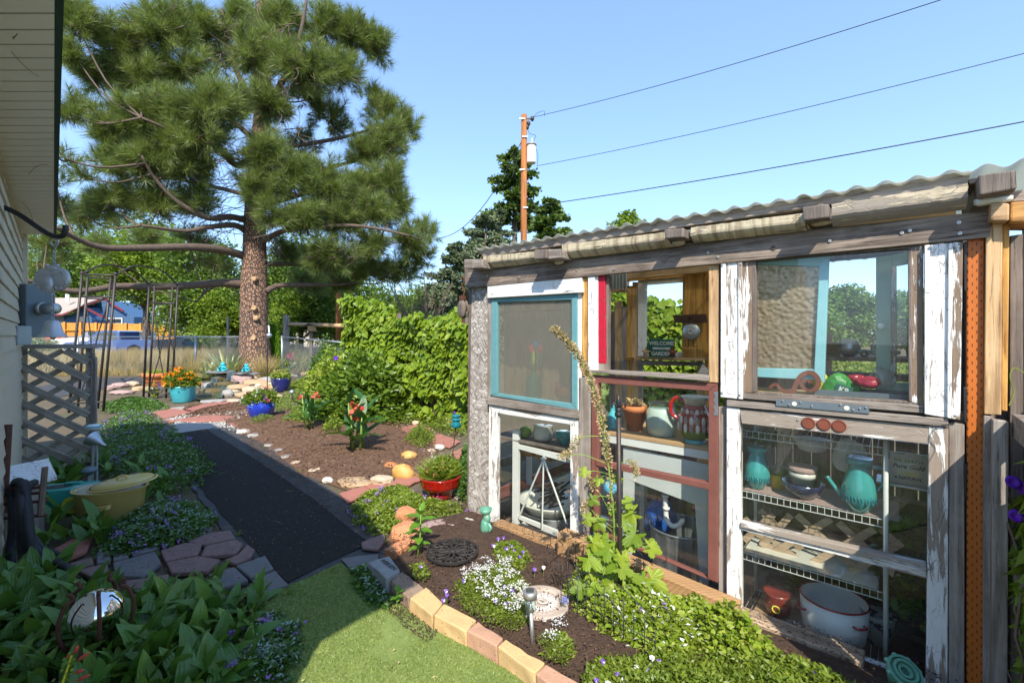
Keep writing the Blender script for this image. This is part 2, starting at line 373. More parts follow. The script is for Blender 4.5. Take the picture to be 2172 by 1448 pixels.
M['earth']=plain('dry_earth', (.16,.12,.075),(.24,.18,.11),.95,sc=3,bump=.8,bsc=40,bd=.03,rnd=False)
M['gravel']=plain('pea_gravel', (.55,.50,.44),(.30,.26,.22),.9,sc=60,bump=1,bsc=50,bd=.03,rnd=False)
M['felt']=plain('black_felt', (.015,.013,.011),(.031,.027,.023),1.0,sc=30,bump=1,bsc=110,bd=.03,spots=((.22,.19,.15),150,.70),rnd=False)
M['fabric']=plain('weed_fabric', (.035,.037,.040),(.065,.063,.060),.7,sc=7,bump=.7,bsc=18,bd=.03,spots=((.16,.12,.09),9,.62),rnd=False)
M['turf']=plain('turf_base', (.12,.18,.04),(.18,.23,.06),.95,sc=6,rnd=False)
M['concrete']=plain('concrete_grey', (.30,.31,.30),(.22,.225,.215),.9,sc=14,bump=.6,bsc=120,spots=((.06,.05,.04),50,.66))
M['paver']=plain('pink_paver', (.25,.155,.135),(.175,.115,.105),.9,sc=18,bump=.6,bsc=160,spots=((.07,.05,.045),70,.64))
M['paverg']=plain('grey_paver', (.18,.175,.17),(.13,.125,.125),.9,sc=18,bump=.6,bsc=160)
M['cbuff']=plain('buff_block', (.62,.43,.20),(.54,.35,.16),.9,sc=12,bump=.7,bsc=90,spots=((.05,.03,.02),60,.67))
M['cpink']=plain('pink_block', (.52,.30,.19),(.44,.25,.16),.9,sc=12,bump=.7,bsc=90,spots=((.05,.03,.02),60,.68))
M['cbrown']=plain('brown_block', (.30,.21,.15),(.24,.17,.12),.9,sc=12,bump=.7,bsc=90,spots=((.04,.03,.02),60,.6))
M['redstone']=plain('red_flagstone', (.38,.15,.105),(.30,.125,.095),.9,sc=8,bump=.5,bsc=40,bd=.01)
M['sandred']=plain('red_sandstone', (.52,.20,.085),(.62,.30,.15),.9,sc=6,bump=.8,bsc=20,bd=.03)
M['flag']=plain('grey_flagstone', (.36,.34,.31),(.26,.25,.24),.9,sc=6,bump=.6,bsc=26,bd=.02)
M['cream_rock']=plain('cream_rock', (.58,.47,.33),(.44,.35,.24),.9,sc=8,bump=.8,bsc=20,bd=.03)
M['tan_rock']=plain('tan_rock', (.50,.34,.18),(.38,.27,.17),.9,sc=7,bump=.8,bsc=16,bd=.03)
M['pink_rock']=plain('pink_rock', (.42,.28,.25),(.36,.25,.23),.9,sc=8,bump=.6,bsc=18,bd=.02)
M['gold_rock']=plain('golden_boulder', (.50,.24,.05),(.58,.38,.13),.6,sc=5,bump=.3,bsc=14,bd=.02,spots=((.45,.17,.04),7,.62))
M['orange_rock']=plain('orange_boulder', (.45,.19,.06),(.36,.13,.05),.6,sc=6)
M['wetrock']=plain('wet_rock', (.10,.075,.03),(.16,.12,.05),.2,sc=9,bump=.5,bsc=24,bd=.02)
M['slate']=plain('slate_slab', (.13,.14,.15),(.18,.18,.18),.7,sc=9)
M['white_rock']=plain('white_rock', (.68,.64,.57),(.5,.45,.4),.9,sc=20,bump=.8,bsc=30,bd=.02)
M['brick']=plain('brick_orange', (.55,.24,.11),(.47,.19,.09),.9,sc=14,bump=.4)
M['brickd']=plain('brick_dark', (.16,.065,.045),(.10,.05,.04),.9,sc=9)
M['pinebark']=None
M['cast']=plain('cast_iron_worn', (.030,.028,.028),(.055,.048,.042),.55,.4,sc=26,bump=.4)
M['stepst']=plain('carved_stone', (.46,.38,.31),(.36,.29,.23),.9,sc=12,bump=.5)
M['stepwh']=plain('carved_stone_white', (.70,.66,.60),(.60,.56,.5),.9,sc=12,bump=.5)
M['hose']=plain('hose_black', (.012,.013,.016),(.03,.031,.036),.6,sc=40,bump=.6,bsc=300)
M['redp']=plain('red_plastic', (.65,.01,.02),(.55,.01,.02),.4)
M['oxred']=plain('oxide_red', (.22,.06,.03),(.16,.045,.025),.7,sc=14)
M['greenp']=plain('sign_green', (.012,.13,.085),(.012,.11,.075),.5)
M['letter']=plain('sign_lettering', (.75,.74,.66),(.72,.7,.62),.6)
M['black_print']=plain('black_print', (.02,.02,.02),(.03,.03,.03),.7)
M['plate']=plain('rusty_plate', (.055,.030,.022),(.10,.05,.03),.6,.4,sc=20)
M['chip']=plain('chipboard', (.52,.33,.17),(.44,.27,.13),.85,sc=50)
M['panelg']=plain('grey_white_panel', (.60,.62,.60),(.52,.55,.54),.5,sc=4)
M['pvc']=plain('pvc_white', (.78,.78,.74),(.7,.69,.64),.35)
M['bluep']=plain('blue_plastic', (.02,.10,.42),(.03,.15,.5),.35)
M['skyblue']=plain('mottled_blue_glass', (.05,.36,.66),(.20,.58,.80),.1,sc=26,coat=1)
M['jar']=plain('pale_green_jar', (.42,.52,.45),(.36,.47,.41),.12,sc=4,coat=1,bump=0)
M['jarrim']=glassm('clear_glass_rim', (.8,.88,.86),1.2,.1)
M['pot_y']=plain('yellow_pot', (.62,.48,.03),(.5,.4,.04),.4)
M['pot_o']=plain('olive_pot', (.13,.16,.05),(.1,.12,.05),.4)
M['navy']=plain('navy_bowl', (.012,.014,.05),(.02,.022,.07),.15,coat=1,spots=((.55,.58,.6),55,.69))
M['floral']=plain('floral_china', (.72,.70,.60),(.66,.64,.55),.2,sc=5,coat=.6,spots=((.12,.12,.13),34,.69))
M['potred']=plain('red_brown_pot', (.28,.035,.02),(.2,.03,.02),.3,sc=8,coat=.5,spots=((.5,.30,.06),22,.68))
M['pattern']=plain('patterned_pot', (.5,.5,.47),(.42,.42,.4),.4,sc=6,spots=((.03,.03,.04),26,.54))
M['floorin']=plain('shed_floor', (.20,.17,.14),(.12,.10,.085),.9,sc=5)
M['wicker']=plain('wicker', (.42,.31,.18),(.30,.21,.12),.8,sc=60,bump=1,bsc=80,bd=.01)
M['bagw']=plain('white_bag', (.70,.72,.66),(.6,.62,.56),.4)
M['bagg']=plain('green_bag', (.05,.28,.04),(.03,.2,.05),.3)
M['bagy']=plain('yellow_bag', (.75,.70,.03),(.65,.6,.03),.35)
M['bagr']=plain('red_bag', (.40,.02,.05),(.3,.02,.04),.3)
M['film']=glassm('clear_film', (.85,.85,.85),2.0,.55)
M['pink']=leafm('pink_petal', [(.75,.12,.16),(.70,.20,.28),(.8,.08,.1)],.3)
M['coral']=leafm('coral_petal', [(.75,.08,.05),(.8,.16,.10),(.7,.06,.08)],.3)
M['marig']=leafm('marigold_petal', [(.8,.16,.01),(.85,.30,.01),(.85,.50,.02)],.2)
M['petw']=leafm('white_petal', [(.80,.80,.76),(.85,.85,.82),(.74,.72,.74)],.2)
M['petv']=leafm('violet_petal', [(.13,.03,.42),(.22,.08,.55),(.07,.01,.2),(.5,.42,.7)],.25)
M['petl']=leafm('lilac_petal', [(.32,.16,.55),(.42,.24,.62),(.26,.12,.5)],.25)
M['petmg']=leafm('glory_petal', [(.24,.03,.72),(.32,.06,.8),(.20,.03,.6)],.3)
M['petb']=leafm('blue_petal', [(.15,.22,.7),(.2,.3,.75),(.12,.18,.6)],.2)
M['dried']=leafm('dried_seedpod', [(.55,.42,.22),(.42,.30,.13),(.62,.52,.32),(.30,.20,.08)],.2,.8)
M['vine']=leafm('vine_leaf', [(.17,.28,.02),(.25,.38,.026),(.36,.46,.035),(.10,.20,.022)],.42)
M['peony']=leafm('peony_leaf', [(.11,.19,.018),(.17,.27,.025),(.06,.12,.018)],.3,.35)
M['lime']=leafm('lime_leaf', [(.30,.42,.03),(.22,.36,.03),(.42,.50,.06),(.50,.52,.16)],.35,clump=8)
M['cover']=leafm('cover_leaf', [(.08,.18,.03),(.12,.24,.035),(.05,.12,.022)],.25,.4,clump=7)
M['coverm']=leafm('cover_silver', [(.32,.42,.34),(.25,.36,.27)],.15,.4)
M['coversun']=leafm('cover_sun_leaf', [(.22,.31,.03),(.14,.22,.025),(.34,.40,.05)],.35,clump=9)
M['moss']=leafm('thyme_leaf', [(.16,.22,.04),(.22,.28,.05),(.09,.15,.03)],.2)
M['lily']=vein('lily_leaf', (.085,.20,.03),(.125,.27,.035),(.22,.36,.05))
M['canna']=vein('canna_leaf', (.030,.12,.025),(.045,.16,.03),(.08,.2,.035))
M['youngl']=leafm('young_leaf', [(.14,.32,.03),(.2,.4,.04)],.4)
M['needle']=leafm('pine_needle', [(.13,.19,.05),(.20,.26,.07),(.29,.35,.10),(.42,.45,.18)],.32,.42,clump=1.6)
M['needle2']=leafm('far_pine_needle', [(.08,.15,.03),(.12,.20,.035),(.17,.25,.045)],.2,.6,clump=.7)
M['spruce']=leafm('spruce_needle', [(.11,.17,.10),(.16,.23,.14),(.22,.20,.09)],.15,.6)
M['tleaf']=leafm('tree_leaf', [(.22,.34,.03),(.30,.43,.04),(.12,.22,.025),(.40,.50,.05)],.42,.5,clump=.8)
M['tleafd']=leafm('tree_leaf_dark', [(.11,.20,.025),(.18,.28,.03),(.06,.13,.02)],.3,.5,clump=.8)
M['plum']=leafm('plum_leaf', [(.06,.02,.035),(.1,.035,.05),(.04,.02,.03)],.2,.5)
M['straw']=leafm('dry_grass', [(.55,.40,.17),(.46,.32,.13),(.62,.49,.25),(.38,.31,.12)],.25,.8)
M['ggrass']=leafm('green_grass', [(.14,.22,.04),(.2,.28,.06),(.30,.32,.09)],.25,.6)
M['turfb']=leafm('turf_blade', [(.19,.26,.05),(.27,.34,.07),(.38,.42,.14),(.12,.19,.04)],.25,.5)
M['yucca']=leafm('yucca_leaf', [(.50,.56,.33),(.38,.46,.28),(.60,.62,.38),(.55,.50,.12)],.2,.5)
M['arbor']=leafm('arborvitae', [(.13,.28,.012),(.18,.34,.018),(.08,.2,.012)],.3,.6)
M['stem']=plain('green_stem', (.16,.28,.04),(.22,.32,.05),.5)
M['twig']=plain('dead_twig', (.22,.165,.12),(.14,.10,.075),.9)
def bark():
 g=NG('ponderosa_bark');co=g.coord((1,1,.45),False)
 v=g.n('ShaderNodeTexVoronoi', {'Vector': g.coord((9,9,3.6),False),'Scale': 1.7,'Randomness': 1},feature='DISTANCE_TO_EDGE').outputs['Distance']
 n1=g.noise(co,9,6,.7);cr=g.ramp(g.math('ADD', v,g.math('MULTIPLY', g.math('SUBTRACT', n1,.5),.3)),[(.02,0.),(.16,1.)])
 col=g.mix(g.ramp(n1,[(.3,0.),(.7,1.)]),(.40,.205,.115),(.24,.165,.125));col=g.mix(cr,(.085,.06,.048),col)
 return g.done(g.pbsdf(col,.9,0,g.bump(cr,1,.05)))
M['pinebark']=bark()
M['branch']=plain('pine_branch', (.075,.055,.042),(.14,.098,.072),.9,sc=12,bump=.7,bsc=30,bd=.02)
M['bark2']=plain('grey_bark', (.15,.115,.09),(.09,.07,.055),.9,sc=10,bump=.8,bsc=20,bd=.03)
def osb():
 g=NG('weathered_osb')
 def strands(rot,sc):
  m1=g.n('ShaderNodeMapping', {'Vector': g.coord(rnd=False),'Rotation': (0,rot,0)}).outputs[0]
  m2=g.n('ShaderNodeMapping', {'Vector': m1,'Scale': (4.2,1,1)}).outputs[0]
  v=g.n('ShaderNodeTexVoronoi', {'Vector': m2,'Scale': sc,'Randomness': 1});return v.outputs['Color'],g.noise(g.n('ShaderNodeMapping', {'Vector': m1,'Scale': (120,60,8)}).outputs[0],1,3,.7)
 c1,f1=strands(.5,15);c2,f2=strands(-.9,17);c3,f3=strands(1.5,13)
 s1=g.ramp(g.n('ShaderNodeRGBToBW', {0: c1}).outputs[0],[(.50,0.),(.52,1.)]);s2=g.ramp(g.n('ShaderNodeRGBToBW', {0: c2}).outputs[0],[(.50,0.),(.52,1.)])
 ca=g.mix(s1,c1,g.mix(s2,c2,c3));f=g.mix(s1,f1,g.mix(s2,f2,f3));bw=g.n('ShaderNodeRGBToBW', {0: ca}).outputs[0]
 col=g.ramp(bw,[(.2,(.30,.26,.22)),(.5,(.52,.48,.43)),(.8,(.72,.69,.64))]);col=g.mix(g.ramp(f,[(.36,.75),(.5,0.)]),col,(.06,.05,.04))
 return g.done(g.pbsdf(col,.85,0,g.bump(g.math('ADD', bw,g.math('MULTIPLY', f,.8)),1.0,.01)))
M['osb']=osb()
def pt_orange():                 # stained pressure treated post with incision marks
 g=NG('orange_treated_post');co=g.coord((1,1,1),False)
 sp=g.n('ShaderNodeSeparateXYZ', {0: co});xx=g.math('ADD', sp.outputs[0],g.math('MULTIPLY', sp.outputs[1],1.0))
 br=g.n('ShaderNodeTexBrick', {'Vector': g.n('ShaderNodeCombineXYZ', {0: sp.outputs[2],1: xx}).outputs[0],'Scale': 1.0,'Mortar Size': .0035,'Brick Width': .034,'Row Height': .011,'Mortar Smooth': .2})
 # short dark slits: inside bricks near one edge
 fz=g.math('FRACT', g.math('DIVIDE', g.math('ADD', sp.outputs[2],g.math('MULTIPLY', g.math('FLOOR', g.math('DIVIDE', xx,.013)),.017)),.036))
 fx=g.math('FRACT', g.math('DIVIDE', xx,.013))
 s1=g.math('LESS_THAN', fz,.36);s2=g.math('LESS_THAN', g.math('ABSOLUTE', g.math('SUBTRACT', fx,.5)),.14);slit=g.math('MULTIPLY', s1,s2)
 n1=g.noise(g.coord((30,30,2),False),1,4,.6);col=g.mix(n1,(.56,.15,.012),(.42,.105,.010));col=g.mix(g.math('MULTIPLY', slit,.85),col,(.06,.015,.005))
 return g.done(g.pbsdf(col,.55,0,g.bump(g.math('SUBTRACT', n1,slit),.5,.003)))
M['ptorange']=pt_orange()
def incised():
 g=NG('incised_timber');co=g.coord((1,1,1));sp=g.n('ShaderNodeSeparateXYZ', {0: co});yy=g.math('ADD', sp.outputs[2],sp.outputs[1])
 row=g.math('FLOOR', g.math('DIVIDE', yy,.011));fx=g.math('FRACT', g.math('DIVIDE', g.math('ADD', sp.outputs[0],g.math('MULTIPLY', row,.021)),.03));fy=g.math('FRACT', g.math('DIVIDE', yy,.011))
 slit=g.math('MULTIPLY', g.math('LESS_THAN', fx,.55),g.math('LESS_THAN', g.math('ABSOLUTE', g.math('SUBTRACT', fy,.5)),.17))
 n1=g.noise(g.coord((3,40,40)),1,5,.65);col=g.mix(g.ramp(n1,[(.3,0.),(.7,1.)]),(.34,.185,.075),(.50,.31,.15));col=g.mix(g.math('MULTIPLY', slit,.6),col,(.08,.04,.02))
 return g.done(g.pbsdf(col,.8,0,g.bump(g.math('SUBTRACT', n1,slit),.6,.005)))
M['incised']=incised()
M['glass']=glassm('window_glass', (.95,.965,.955),.9,.02)
M['glassd']=glassm('dusty_window_glass', (.93,.95,.94),1.,.035)
def hammered():
 g=NG('amber_hammered_glass');co=g.coord((1,1,1),False)
 v=g.n('ShaderNodeTexVoronoi', {'Vector': co,'Scale': 48},feature='SMOOTH_F1').outputs['Distance']
 b=g.bump(v,.8,.014)
 p=g.n('ShaderNodeBsdfGlass', {'Color': (.95,.80,.60,1),'Roughness': .05,'IOR': 1.35,'Normal': b}).outputs[0]
 tl=g.n('ShaderNodeBsdfTranslucent', {'Color': (.62,.45,.28,1),'Normal': b}).outputs[0]
 df=g.pbsdf(g.mix(g.noise(co,4,3),(.66,.46,.30),(.50,.44,.32)),.12,0,b);m0=g.n('ShaderNodeMixShader', {0: .6,1: tl,2: df}).outputs[0]
 return g.done(g.n('ShaderNodeMixShader', {0: .68,1: p,2: m0}).outputs[0])
M['hammer']=hammered()
def frosted():
 g=NG('frosted_glass');co=g.coord((1,1,1),False);b=g.bump(g.noise(co,260,2),.35,.003)
 tp=g.n('ShaderNodeBsdfTransparent', {'Color': (.90,.91,.86,1)}).outputs[0];gl=g.n('ShaderNodeBsdfGlossy', {'Color': (1,1,1,1),'Roughness': .18,'Normal': b}).outputs[0]
 df=g.pbsdf(g.mix(g.noise(co,5,4),(.34,.33,.29),(.48,.46,.40)),.25,0,b);tl=g.n('ShaderNodeBsdfTranslucent', {'Color': (.5,.5,.42,1),'Normal': b}).outputs[0]
 m1=g.n('ShaderNodeMixShader', {0: .35,1: df,2: tl}).outputs[0];m2=g.n('ShaderNodeMixShader', {0: .06,1: m1,2: gl}).outputs[0]
 return g.done(g.n('ShaderNodeMixShader', {0: .34,1: tp,2: m2}).outputs[0])
M['frost']=frosted()
def roofm():
 g=NG('fibreglass_roof');co=g.coord((1,1,1),False);n1=g.noise(co,6,4)
 col=g.mix(n1,(.42,.38,.31),(.60,.57,.50));p=g.pbsdf(col,.5,0);tr=g.n('ShaderNodeBsdfTranslucent', {'Color': (.62,.64,.54,1)}).outputs[0]
 m1=g.n('ShaderNodeMixShader', {0: .5,1: p,2: tr}).outputs[0]
 tp=g.n('ShaderNodeBsdfTransparent', {'Color': (.85,.85,.78,1)}).outputs[0]
 return g.done(g.n('ShaderNodeMixShader', {0: .35,1: m1,2: tp}).outputs[0])
M['roof']=roofm()
def waterm():
 g=NG('pond_water');b=g.bump(g.noise(g.coord(rnd=False),30,3),.3,.01)
 return g.done(g.pbsdf((.035,.05,.02),.04,0,b,**{'Specular IOR Level': .8}))
M['water']=waterm()
def treated_pole():
 g=NG('utility_pole_wood');n1=g.noise(g.coord((14,14,.7),False),1,5,.7,.4);col=g.ramp(n1,[(.3,(.10,.035,.015)),(.5,(.34,.115,.025)),(.75,(.48,.19,.05))])
 return g.done(g.pbsdf(col,.8,0,g.bump(n1,.6,.02)))
M['pole']=treated_pole()
def shingles():
 g=NG('roof_shingles');co=g.coord((1,1,1),False);n1=g.noise(co,5,4);return g.done(g.pbsdf(g.mix(n1,(.30,.25,.21),(.40,.34,.29)),.9,0,g.bump(n1,.5,.02)))
M['shingle']=shingles()
M['bluesid']=plain('blue_siding', (.040,.10,.20),(.05,.12,.23),.7)
M['redtrim']=plain('dark_red_trim', (.20,.025,.03),(.16,.02,.025),.6)
M['fenceo']=wood('orange_fence', (.62,.27,.04),(.70,.34,.07),(.5,.2,.03),'z', dark=.1)
M['fencer']=wood('red_fence', (.55,.085,.03),(.6,.11,.04),(.45,.07,.03),'z', dark=.1)
M['truckw']=plain('white_car_paint', (.72,.72,.70),(.68,.68,.66),.25,sc=2,coat=1,bump=0)
M['truckb']=plain('blue_car_paint', (.04,.085,.24),(.05,.10,.28),.25,sc=2,coat=1,bump=0)
M['truckt']=plain('teal_car_paint', (.03,.20,.22),(.04,.24,.26),.25,sc=2,coat=1,bump=0)
M['rubber']=plain('tyre_rubber', (.015,.015,.015),(.02,.02,.02),.8)
M['carglass']=plain('car_glass', (.03,.04,.045),(.04,.05,.055),.05,coat=1,bump=0)
M['wallw']=plain('pale_house_wall', (.50,.48,.43),(.45,.43,.38),.8)
# ================================================================ THE SETTING
def sheet(name,poly,z,mat,kind='structure', label=None,sub=0,amp=0.0,dome=0.0,cat=None,res=.06,rag=0.0):
 """ground sheet from a polygon of ground points; optional relief"""
 P=[(p[0],p[1]) for p in poly]
 if rag:
  Q=[]
  for i in range(len(P)):
   a,b=P[i],P[(i+1)%len(P)];n=max(1,int(math.dist(a,b)/.09))
   for j in range(n):
    t=j/n;Q.append((a[0]+(b[0]-a[0])*t+random.uniform(-rag,rag),a[1]+(b[1]-a[1])*t+random.uniform(-rag,rag)))
  P=Q
 bm=bmesh.new();vs=[bm.verts.new((x,y,0)) for x,y in P];f=bm.faces.new(vs)
 bmesh.ops.triangulate(bm,faces=[f])
 if amp or dome:
  xs=[p[0] for p in P];ys=[p[1] for p in P]
  for _ in range(9):
   ed=[e for e in bm.edges if e.calc_length()>res*1.6]
   if not ed: break
   bmesh.ops.subdivide_edges(bm,edges=ed,cuts=1);bmesh.ops.triangulate(bm,faces=bm.faces[:])
  co=np.array([v.co[:2] for v in bm.verts]);ed_=edgedist(co,P)
  from mathutils import noise as mn
  for v,e in zip(bm.verts,ed_):
   k=min(1,e/.25);h=mn.noise(Vector((v.co.x*3,v.co.y*3,1)))*.5+mn.noise(Vector((v.co.x*11,v.co.y*11,1)))*.3+mn.noise(Vector((v.co.x*33,v.co.y*33,1)))*.2
   v.co.z=k*(dome+amp*(h+.3)) 
 me=bpy.data.meshes.new(name);bm.normal_update()
 for f in bm.faces:
  if f.normal.z<0: f.normal_flip()
 bm.to_mesh(me);bm.free();me.materials.append(mat)
 for p in me.polygons: p.use_smooth=True
 o=bpy.data.objects.new(name,me);C.objects.link(o);o.location.z=z
 return props(o,label,cat,None,kind)
GP=lambda *pp: [G(x,y) for x,y in pp]
# base ground
mb=MB()
uend=w(2046,900,0)[0]   # the greenhouse stands over a shallow sunken floor,so the ground sheet is open there
hole=[sw(.02,.0,-.012),sw(uend-.02,.0,-.012),sw(uend-.02,1.56,-.012),sw(.02,1.56,-.012)]
outer=[(-600,-60,-.012),(600,-60,-.012),(600,900,-.012),(-600,900,-.012)]
mb.add(outer+[tuple(h) for h in hole],[(0,1,5,4),(1,2,6,5),(2,3,7,6),(3,0,4,7)])
gm=NG('ground_earth');gco=gm.n('ShaderNodeTexCoord').outputs['Object']
g1=gm.noise(gco,.8,5);g2=gm.noise(gco,30,4,.7);gc=gm.mix(gm.ramp(g1,[(.35,0.),(.65,1.)]),(.20,.155,.09),(.13,.125,.055));gc=gm.mix(g2,gc,(.09,.06,.04))
mb.build('ground', gm.done(gm.pbsdf(gc,.95,0,gm.bump(g2,1,.03))));props(bpy.data.objects['ground'],'dry earth and thin grass under the whole garden', None,None,'structure')
# garden gravel strip around stepping stones
sheet('gravel_path', GP((290,912),(360,925),(520,915),(560,880),(540,845),(380,862),(250,875)),-.004,M['gravel'],label='pale pea gravel between the red flagstones')
sheet('gravel_path', GP((1000,1035),(940,985),(880,925),(780,912),(640,862),(600,868),(560,900),(760,905),(905,1000),(970,1060)),-.004,M['gravel'],label='gravel strip with red stepping stones beyond the mulch bed')
felt_poly=GP((345,912),(431,907),(555,984),(670,1064),(785,1154),(611,1238),(549,1179),(496,1123),(425,1036),(370,960))
sheet('path', felt_poly,.012,M['felt'],label='black felt path mat across the garden', amp=.006,res=.10,rag=.006)
sheet('weed_fabric', GP((425,905),(502,900),(560,930),(622,978),(675,1018),(712,1046),(760,1095),(806,1150),(900,1200),(800,1260),(600,1245),(480,1130),(380,1000)),.004,M['fabric'],label='grey weed fabric strip showing beside the black path', amp=.008,res=.08,rag=.012)
# mulch bed and flower bed
mulch_poly=GP((470,893),(512,920),(560,945),(600,978),(640,1010),(700,1026),(735,1040),(820,1026),(850,1005),(905,990),(930,955),(905,930),(850,905),(760,888),(640,870),(560,876))
sheet('mulch_bed', mulch_poly,0.0,M['mulch'],label='brown mulch bed with two cannas', amp=.03,dome=.045,res=.07)
bed_poly=GP((872,1262),(800,1190),(830,1140),(880,1105),(990,1075),(1045,1090))+[sw(u,-.02,0) for u in (.2,1.0,2.0,3.1,3.9)]+[Vector((1.9,.2,0)),Vector((.62,.85,0)),G(1320,1590),G(1210,1460),G(1040,1370),G(950,1300)]
sheet('flower_bed', bed_poly,-.004,M['soil'],label='dark soil flower bed between block edging and greenhouse', amp=.03,dome=.05,res=.05)
# artificial turf
turf_poly=GP((600,1250),(660,1225),(722,1196),(770,1235),(868,1290),(1010,1385),(1170,1480))+[Vector((.55,.82,0)),Vector((.3,-.5,0)),Vector((-1.4,-.4,0)),G(200,1600),G(420,1440),G(520,1330)]
sheet('artificial_turf', turf_poly,.010,M['turf'],label='artificial turf mat in the front', rag=.004)
q=polypts(turf_poly,150000);n=len(q)
from mathutils import noise as mn
pt=np.array([mn.noise(Vector((a[0]*6,a[1]*6,3))) for a in q]);
dirt=(np.hypot((q[:,0]-G(885,1320)[0])/.17,(q[:,1]-G(885,1320)[1])/.24)<1+pt*1.2)
keep = ~(dirt & (rng.random(n)<.75));q=q[keep];n=len(q)
d=rdir(n,.15,.8);up=rdir(n);V,Fx=scatter(BLADE[0]*[.28,1,1],BLADE[1],np.c_[q,np.full(n,.010)],frames(d,up),rng.uniform(.008,.015,n))
props(npmesh('turf_blades', V,Fx,M['turfb']),'short bright green blades of the artificial turf', None,None,'stuff')
dc=polypts(GP((845,1265),(905,1275),(945,1330),(905,1370),(850,1330),(815,1290)),1500);n=len(dc)
V,Fx=scatter(DIAM[0],DIAM[1],np.c_[dc,np.full(n,.018)],frames(rdir(n,-.3,.3),rdir(n,.5,1)),rng.uniform(.003,.012,n))
props(npmesh('spilled_soil', V,Fx,M['soil']),'spilled brown soil on the turf by the edging', None,None,'stuff')
# litter: chips on the felt,mulch shreds,straw bits
def litter(name,poly,n,z,mat,smin,smax,label,wide=.25,bv=DIAM):
 q=polypts(poly,n);V,Fx=scatter(bv[0]*[wide*2.2,1,1],bv[1],np.c_[q,z+rng.uniform(0,.012,n)],frames(rdir(n,-.25,.25),rdir(n,.6,1)),rng.uniform(smin,smax,n) )
 return props(npmesh(name,V,Fx,mat),label,None,None,'stuff')
litter('mulch_shreds', mulch_poly,9000,.065,M['mulch'],.01,.045,'shredded bark lying on the mulch bed')
litter('mulch_shreds', mulch_poly,1600,.075,M['tan_v'],.006,.022,'pale wood chips in the mulch bed')
litter('soil_crumbs', bed_poly,14000,.06,M['soil'],.004,.022,'dark soil crumbs in the flower bed')
litter('bark_chips', bed_poly,2600,.065,M['mulch'],.006,.026,'bark chips and perlite in the flower bed')
litter('path_litter', felt_poly,900,.018,M['tan_v'],.003,.012,'pale specks scattered on the black path')
litter('pine_straw', felt_poly,26,.022,M['straw'],.05,.13,'dry needles lying on the black path', .02)
litter('mulch_patch', GP((400,858),(560,848),(600,862),(520,885),(430,895),(380,876)),9000,.0,M['mulch'],.02,.07,'reddish bark mulch by the pond edge')
sheet('mulch_ground', GP((395,862),(450,846),(560,846),(610,866),(520,888),(430,893),(370,880)),.006,M['mulch'],label='bark mulch ground between pond and flagstones')
litter('gravel_bits', GP((340,905),(520,915),(620,880),(600,862),(420,880),(250,880)),5000,.0,M['white_rock'],.015,.04,'light gravel bits between the flagstones', .45)
litter('gravel_bits', GP((985,1020),(940,985),(880,925),(780,912),(700,885),(760,905),(905,1000)),3000,.0,M['white_rock'],.012,.035,'white gravel bits beyond the mulch bed', .45)

# ---------------------------------------------------------------- stones
def rock_mesh(name,sx,sy,sz,mat,seed,flat=0.0,parent=None,ico=2):
 bm=bmesh.new();bmesh.ops.create_icosphere(bm,subdivisions=ico,radius=1.0);rr=Vector((seed*7.3,seed*1.7,seed))
 for v in bm.verts:
  nn=mn.noise(v.co*1.3+rr)*.35+mn.noise(v.co*3.1+rr)*.12
  v.co *= 1+nn
  if flat: v.co.z=math.copysign(abs(v.co.z)**(1-flat*.6),v.co.z)
  v.co.x *= sx;v.co.y *= sy;v.co.z *= sz
 me=bpy.data.meshes.new(name);bm.to_mesh(me);bm.free();me.materials.append(mat)
 for p in me.polygons: p.use_smooth=not flat
 o=bpy.data.objects.new(name,me);C.objects.link(o)
 if parent: o.parent=parent
 return o
def rock(px,py,wpx,hpx,mat,label,name='rock', seed=None,flat=0.0,rz=None,group=None,dz=0.0,deep=None,cat='rock'):
 """rock whose lowest visible pixel is (px,py)"""
 p=G(px,py,dz);s=p.y/F;sx=wpx*s/2*.95;sy=deep or sx*.75;p=p+Vector((0,sy*.8,0))
 sz=max(.02,hpx*s/2*.8);seed=seed or random.random()*50
 o=rock_mesh(name,sx,sy,sz,mat,seed,flat);o.location=p+Vector((0,0,sz*.55));o.rotation_euler=(0,0,rz if rz is not None else random.uniform(-.3,.3))
 return props(o,label,cat,group)
def flagstone(poly,h,mat,label,name='flagstone', z=0.0,group=None,cat='stone', rough=.012,parent=None):
 P=[G(x,y) for x,y in poly];c=sum(P,Vector())/len(P);Q=[]
 for i in range(len(P)):
  a,b=P[i]-c,P[(i+1)%len(P)]-c;n=max(1,int((b-a).length/.08))
  for j in range(n):
   q=a.lerp(b,j/n);Q.append(q+Vector((random.uniform(-rough,rough),random.uniform(-rough,rough),0)))
 o=MB().slab(Q,(0,0,h)).build(name,mat,parent,bevel=min(.008,h*.3));o.location=c+Vector((0,0,z))-(parent.location if parent else Vector())
 return props(o,label,None if parent else cat,group)
